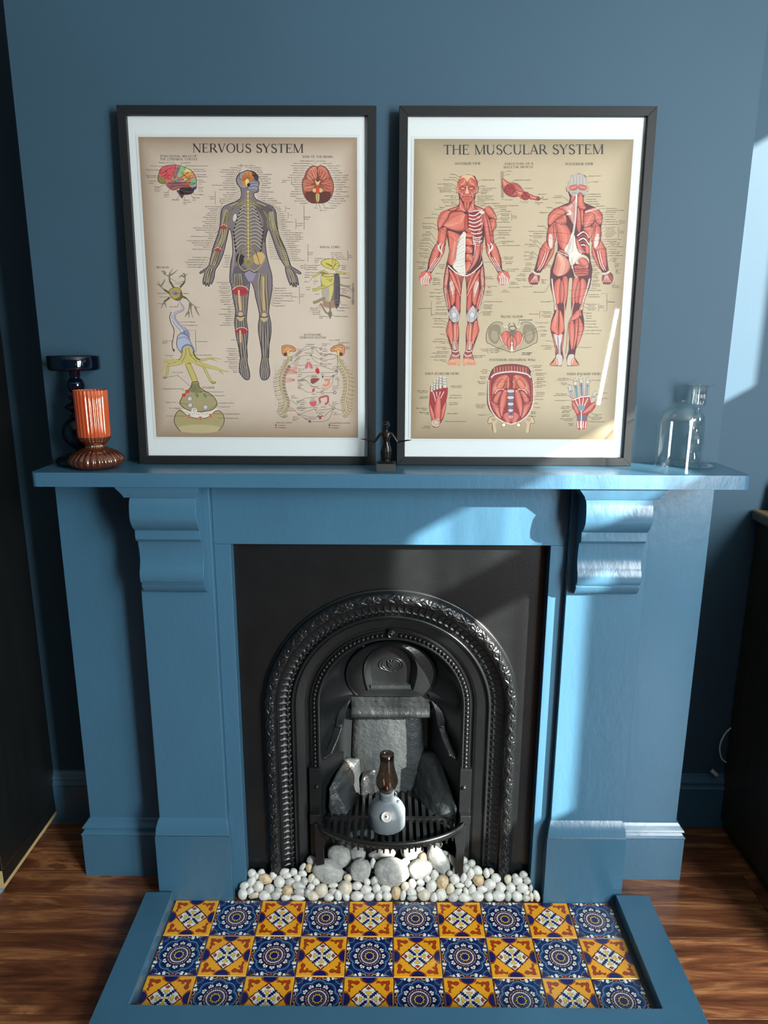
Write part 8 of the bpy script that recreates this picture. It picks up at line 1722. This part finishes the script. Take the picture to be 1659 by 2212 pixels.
M_PG = stone_mat('grey_white_pebble', rgb(160,162,156), rgb(190,190,184), 0.42, 6, 0.05)
M_PC = stone_mat('cream_pebble', rgb(184,176,154), rgb(210,203,184), 0.45, 6, 0.05)
M_PT = stone_mat('tan_pebble', rgb(168,142,100), rgb(206,190,156), 0.5, 8, 0.1)
M_RK = stone_mat('rough_white_stone', rgb(160,164,159), rgb(200,202,195), 0.75, 9, 0.6)
PM = {}
for t_, m_ in (('w', M_PW), ('g', M_PG), ('c', M_PC), ('t', M_PT), ('y', M_PT)):
    L_ = []
    for k in range(4):
        me = stone_mesh('pebble_mesh', 3, 0.13 if t_ != 't' else 0.10, k*5+ord(t_[0]) % 7, 0.9); me.materials.append(m_); L_.append(me)
    PM[t_] = L_
VIEW0 = Vector((-0.0187, -1.4441, 1.3152))
def row_of(y): return 0 if y < 0.0125 else 1 if y < 0.0215 else 2 if y < 0.031 else 3
ROWN = ['front row touching the tiles', 'second row from the tiles', 'third row from the tiles', 'back row against the black iron']
LOOK = {'w': 'white', 'g': 'greyish', 'c': 'cream', 't': 'speckled tan', 'y': 'yellowish'}
def ordinal(n): return str(n)+('th' if 10 < n % 100 < 14 else {1: 'st', 2: 'nd', 3: 'rd'}.get(n % 10, 'th'))
rank = {}
for r_ in range(4):
    for n_, i_ in enumerate(sorted([i for i, q in enumerate(PEB) if row_of(q[1]) == r_], key=lambda i: PEB[i][0])): rank[i_] = n_+1
def peb_label(i):
    x, y, z, a, b, ang, t_ = PEB[i]; big = 'tiny' if a*b < 45 else 'small' if a*b < 95 else 'larger'
    shp = 'long' if max(a, b) > 1.45*min(a, b) else 'round'
    return '%s %s %s pebble, %s from left in the %s' % (big, shp, LOOK[t_], ordinal(rank[i]), ROWN[row_of(y)])
PGp = {k: 'small pebbles heaped behind the tiles' for k in 'wgcty'}
rp = random.Random(21)
for i, (x, y, z, a, b, ang, t_) in enumerate(PEB):
    a *= 0.001; b *= 0.001; dp = min(a, b)*0.85
    d = (Vector((x, y, z))-VIEW0).normalized(); c = Vector((x, y, z))+d*dp*0.6
    c.z = max(c.z, -0.007+b*0.8)
    o = bpy.data.objects.new('pebble', PM[t_][i % 4]); COL.objects.link(o)
    o.location = c; o.scale = (a*1.02, dp, b*1.05); o.rotation_euler = (-0.25, radians(ang), rp.uniform(-0.1, 0.1))
    tag(o, peb_label(i), 'pebble', PGp[t_])
RL = {1: 'large rounded white stone lowest at the left of the stone heap', 2: 'large grey white stone propped behind the leftmost rounded stone',
      3: 'shadowed grey stone under the left half of the grate rail', 4: 'angular pointed white stone left of the biggest stone',
      5: 'long thin white stone lying behind the biggest round stone', 6: 'biggest round white stone at the middle front of the heap',
      7: 'sunlit white stone directly under the grate right of centre', 8: 'broad white stone to the right of the biggest stone',
      9: 'tall oval white stone leaning at the right end of the stone heap', 10: 'white stone under the right end of the grate rail'}
for (x, y, z, a, b, ang, i) in ROCK:
    a *= 0.001; b *= 0.001; dp = min(a, b)*0.8
    me = stone_mesh('stone_mesh', 4, 0.22 if i == 4 else 0.14, i*2.7, 0.95); me.materials.append(M_RK)
    d = (Vector((x, y, z))-VIEW0).normalized(); c = Vector((x, y, z))+d*dp*(0.15 if i in (1, 4, 6, 8, 9) else 0.6)
    c.z = max(c.z, -0.004+b*0.75)
    o = bpy.data.objects.new('stone', me); COL.objects.link(o); o.location = c; o.scale = (a*1.03, dp, b*1.03)
    o.rotation_euler = (-0.2, radians(ang), 0); tag(o, RL[i], 'stone')
# packed pebbles beneath, out of which the visible ones rise
mb = MB()
for k in range(330):
    x = rp.uniform(-0.345, 0.335); ww = 0.165
    ymax = 0.034 if abs(x+0.007) > ww else 0.10
    y = rp.uniform(0.012, ymax); hz = 0.42*y if abs(x+0.007) > ww else 0.55*y
    z = rp.uniform(-0.001, max(0.002, hz-0.004)); r = rp.uniform(0.006, 0.0085)
    mb.sphere((x, y, z), r, 8, 6, (1.2, 0.9, 0.8))
o = mb.build('pebble_bed', M_PG, None, smooth=True, kind='stuff'); tag(o, 'packed layer of small white pebbles filling the gaps beneath the heap', 'pebbles')
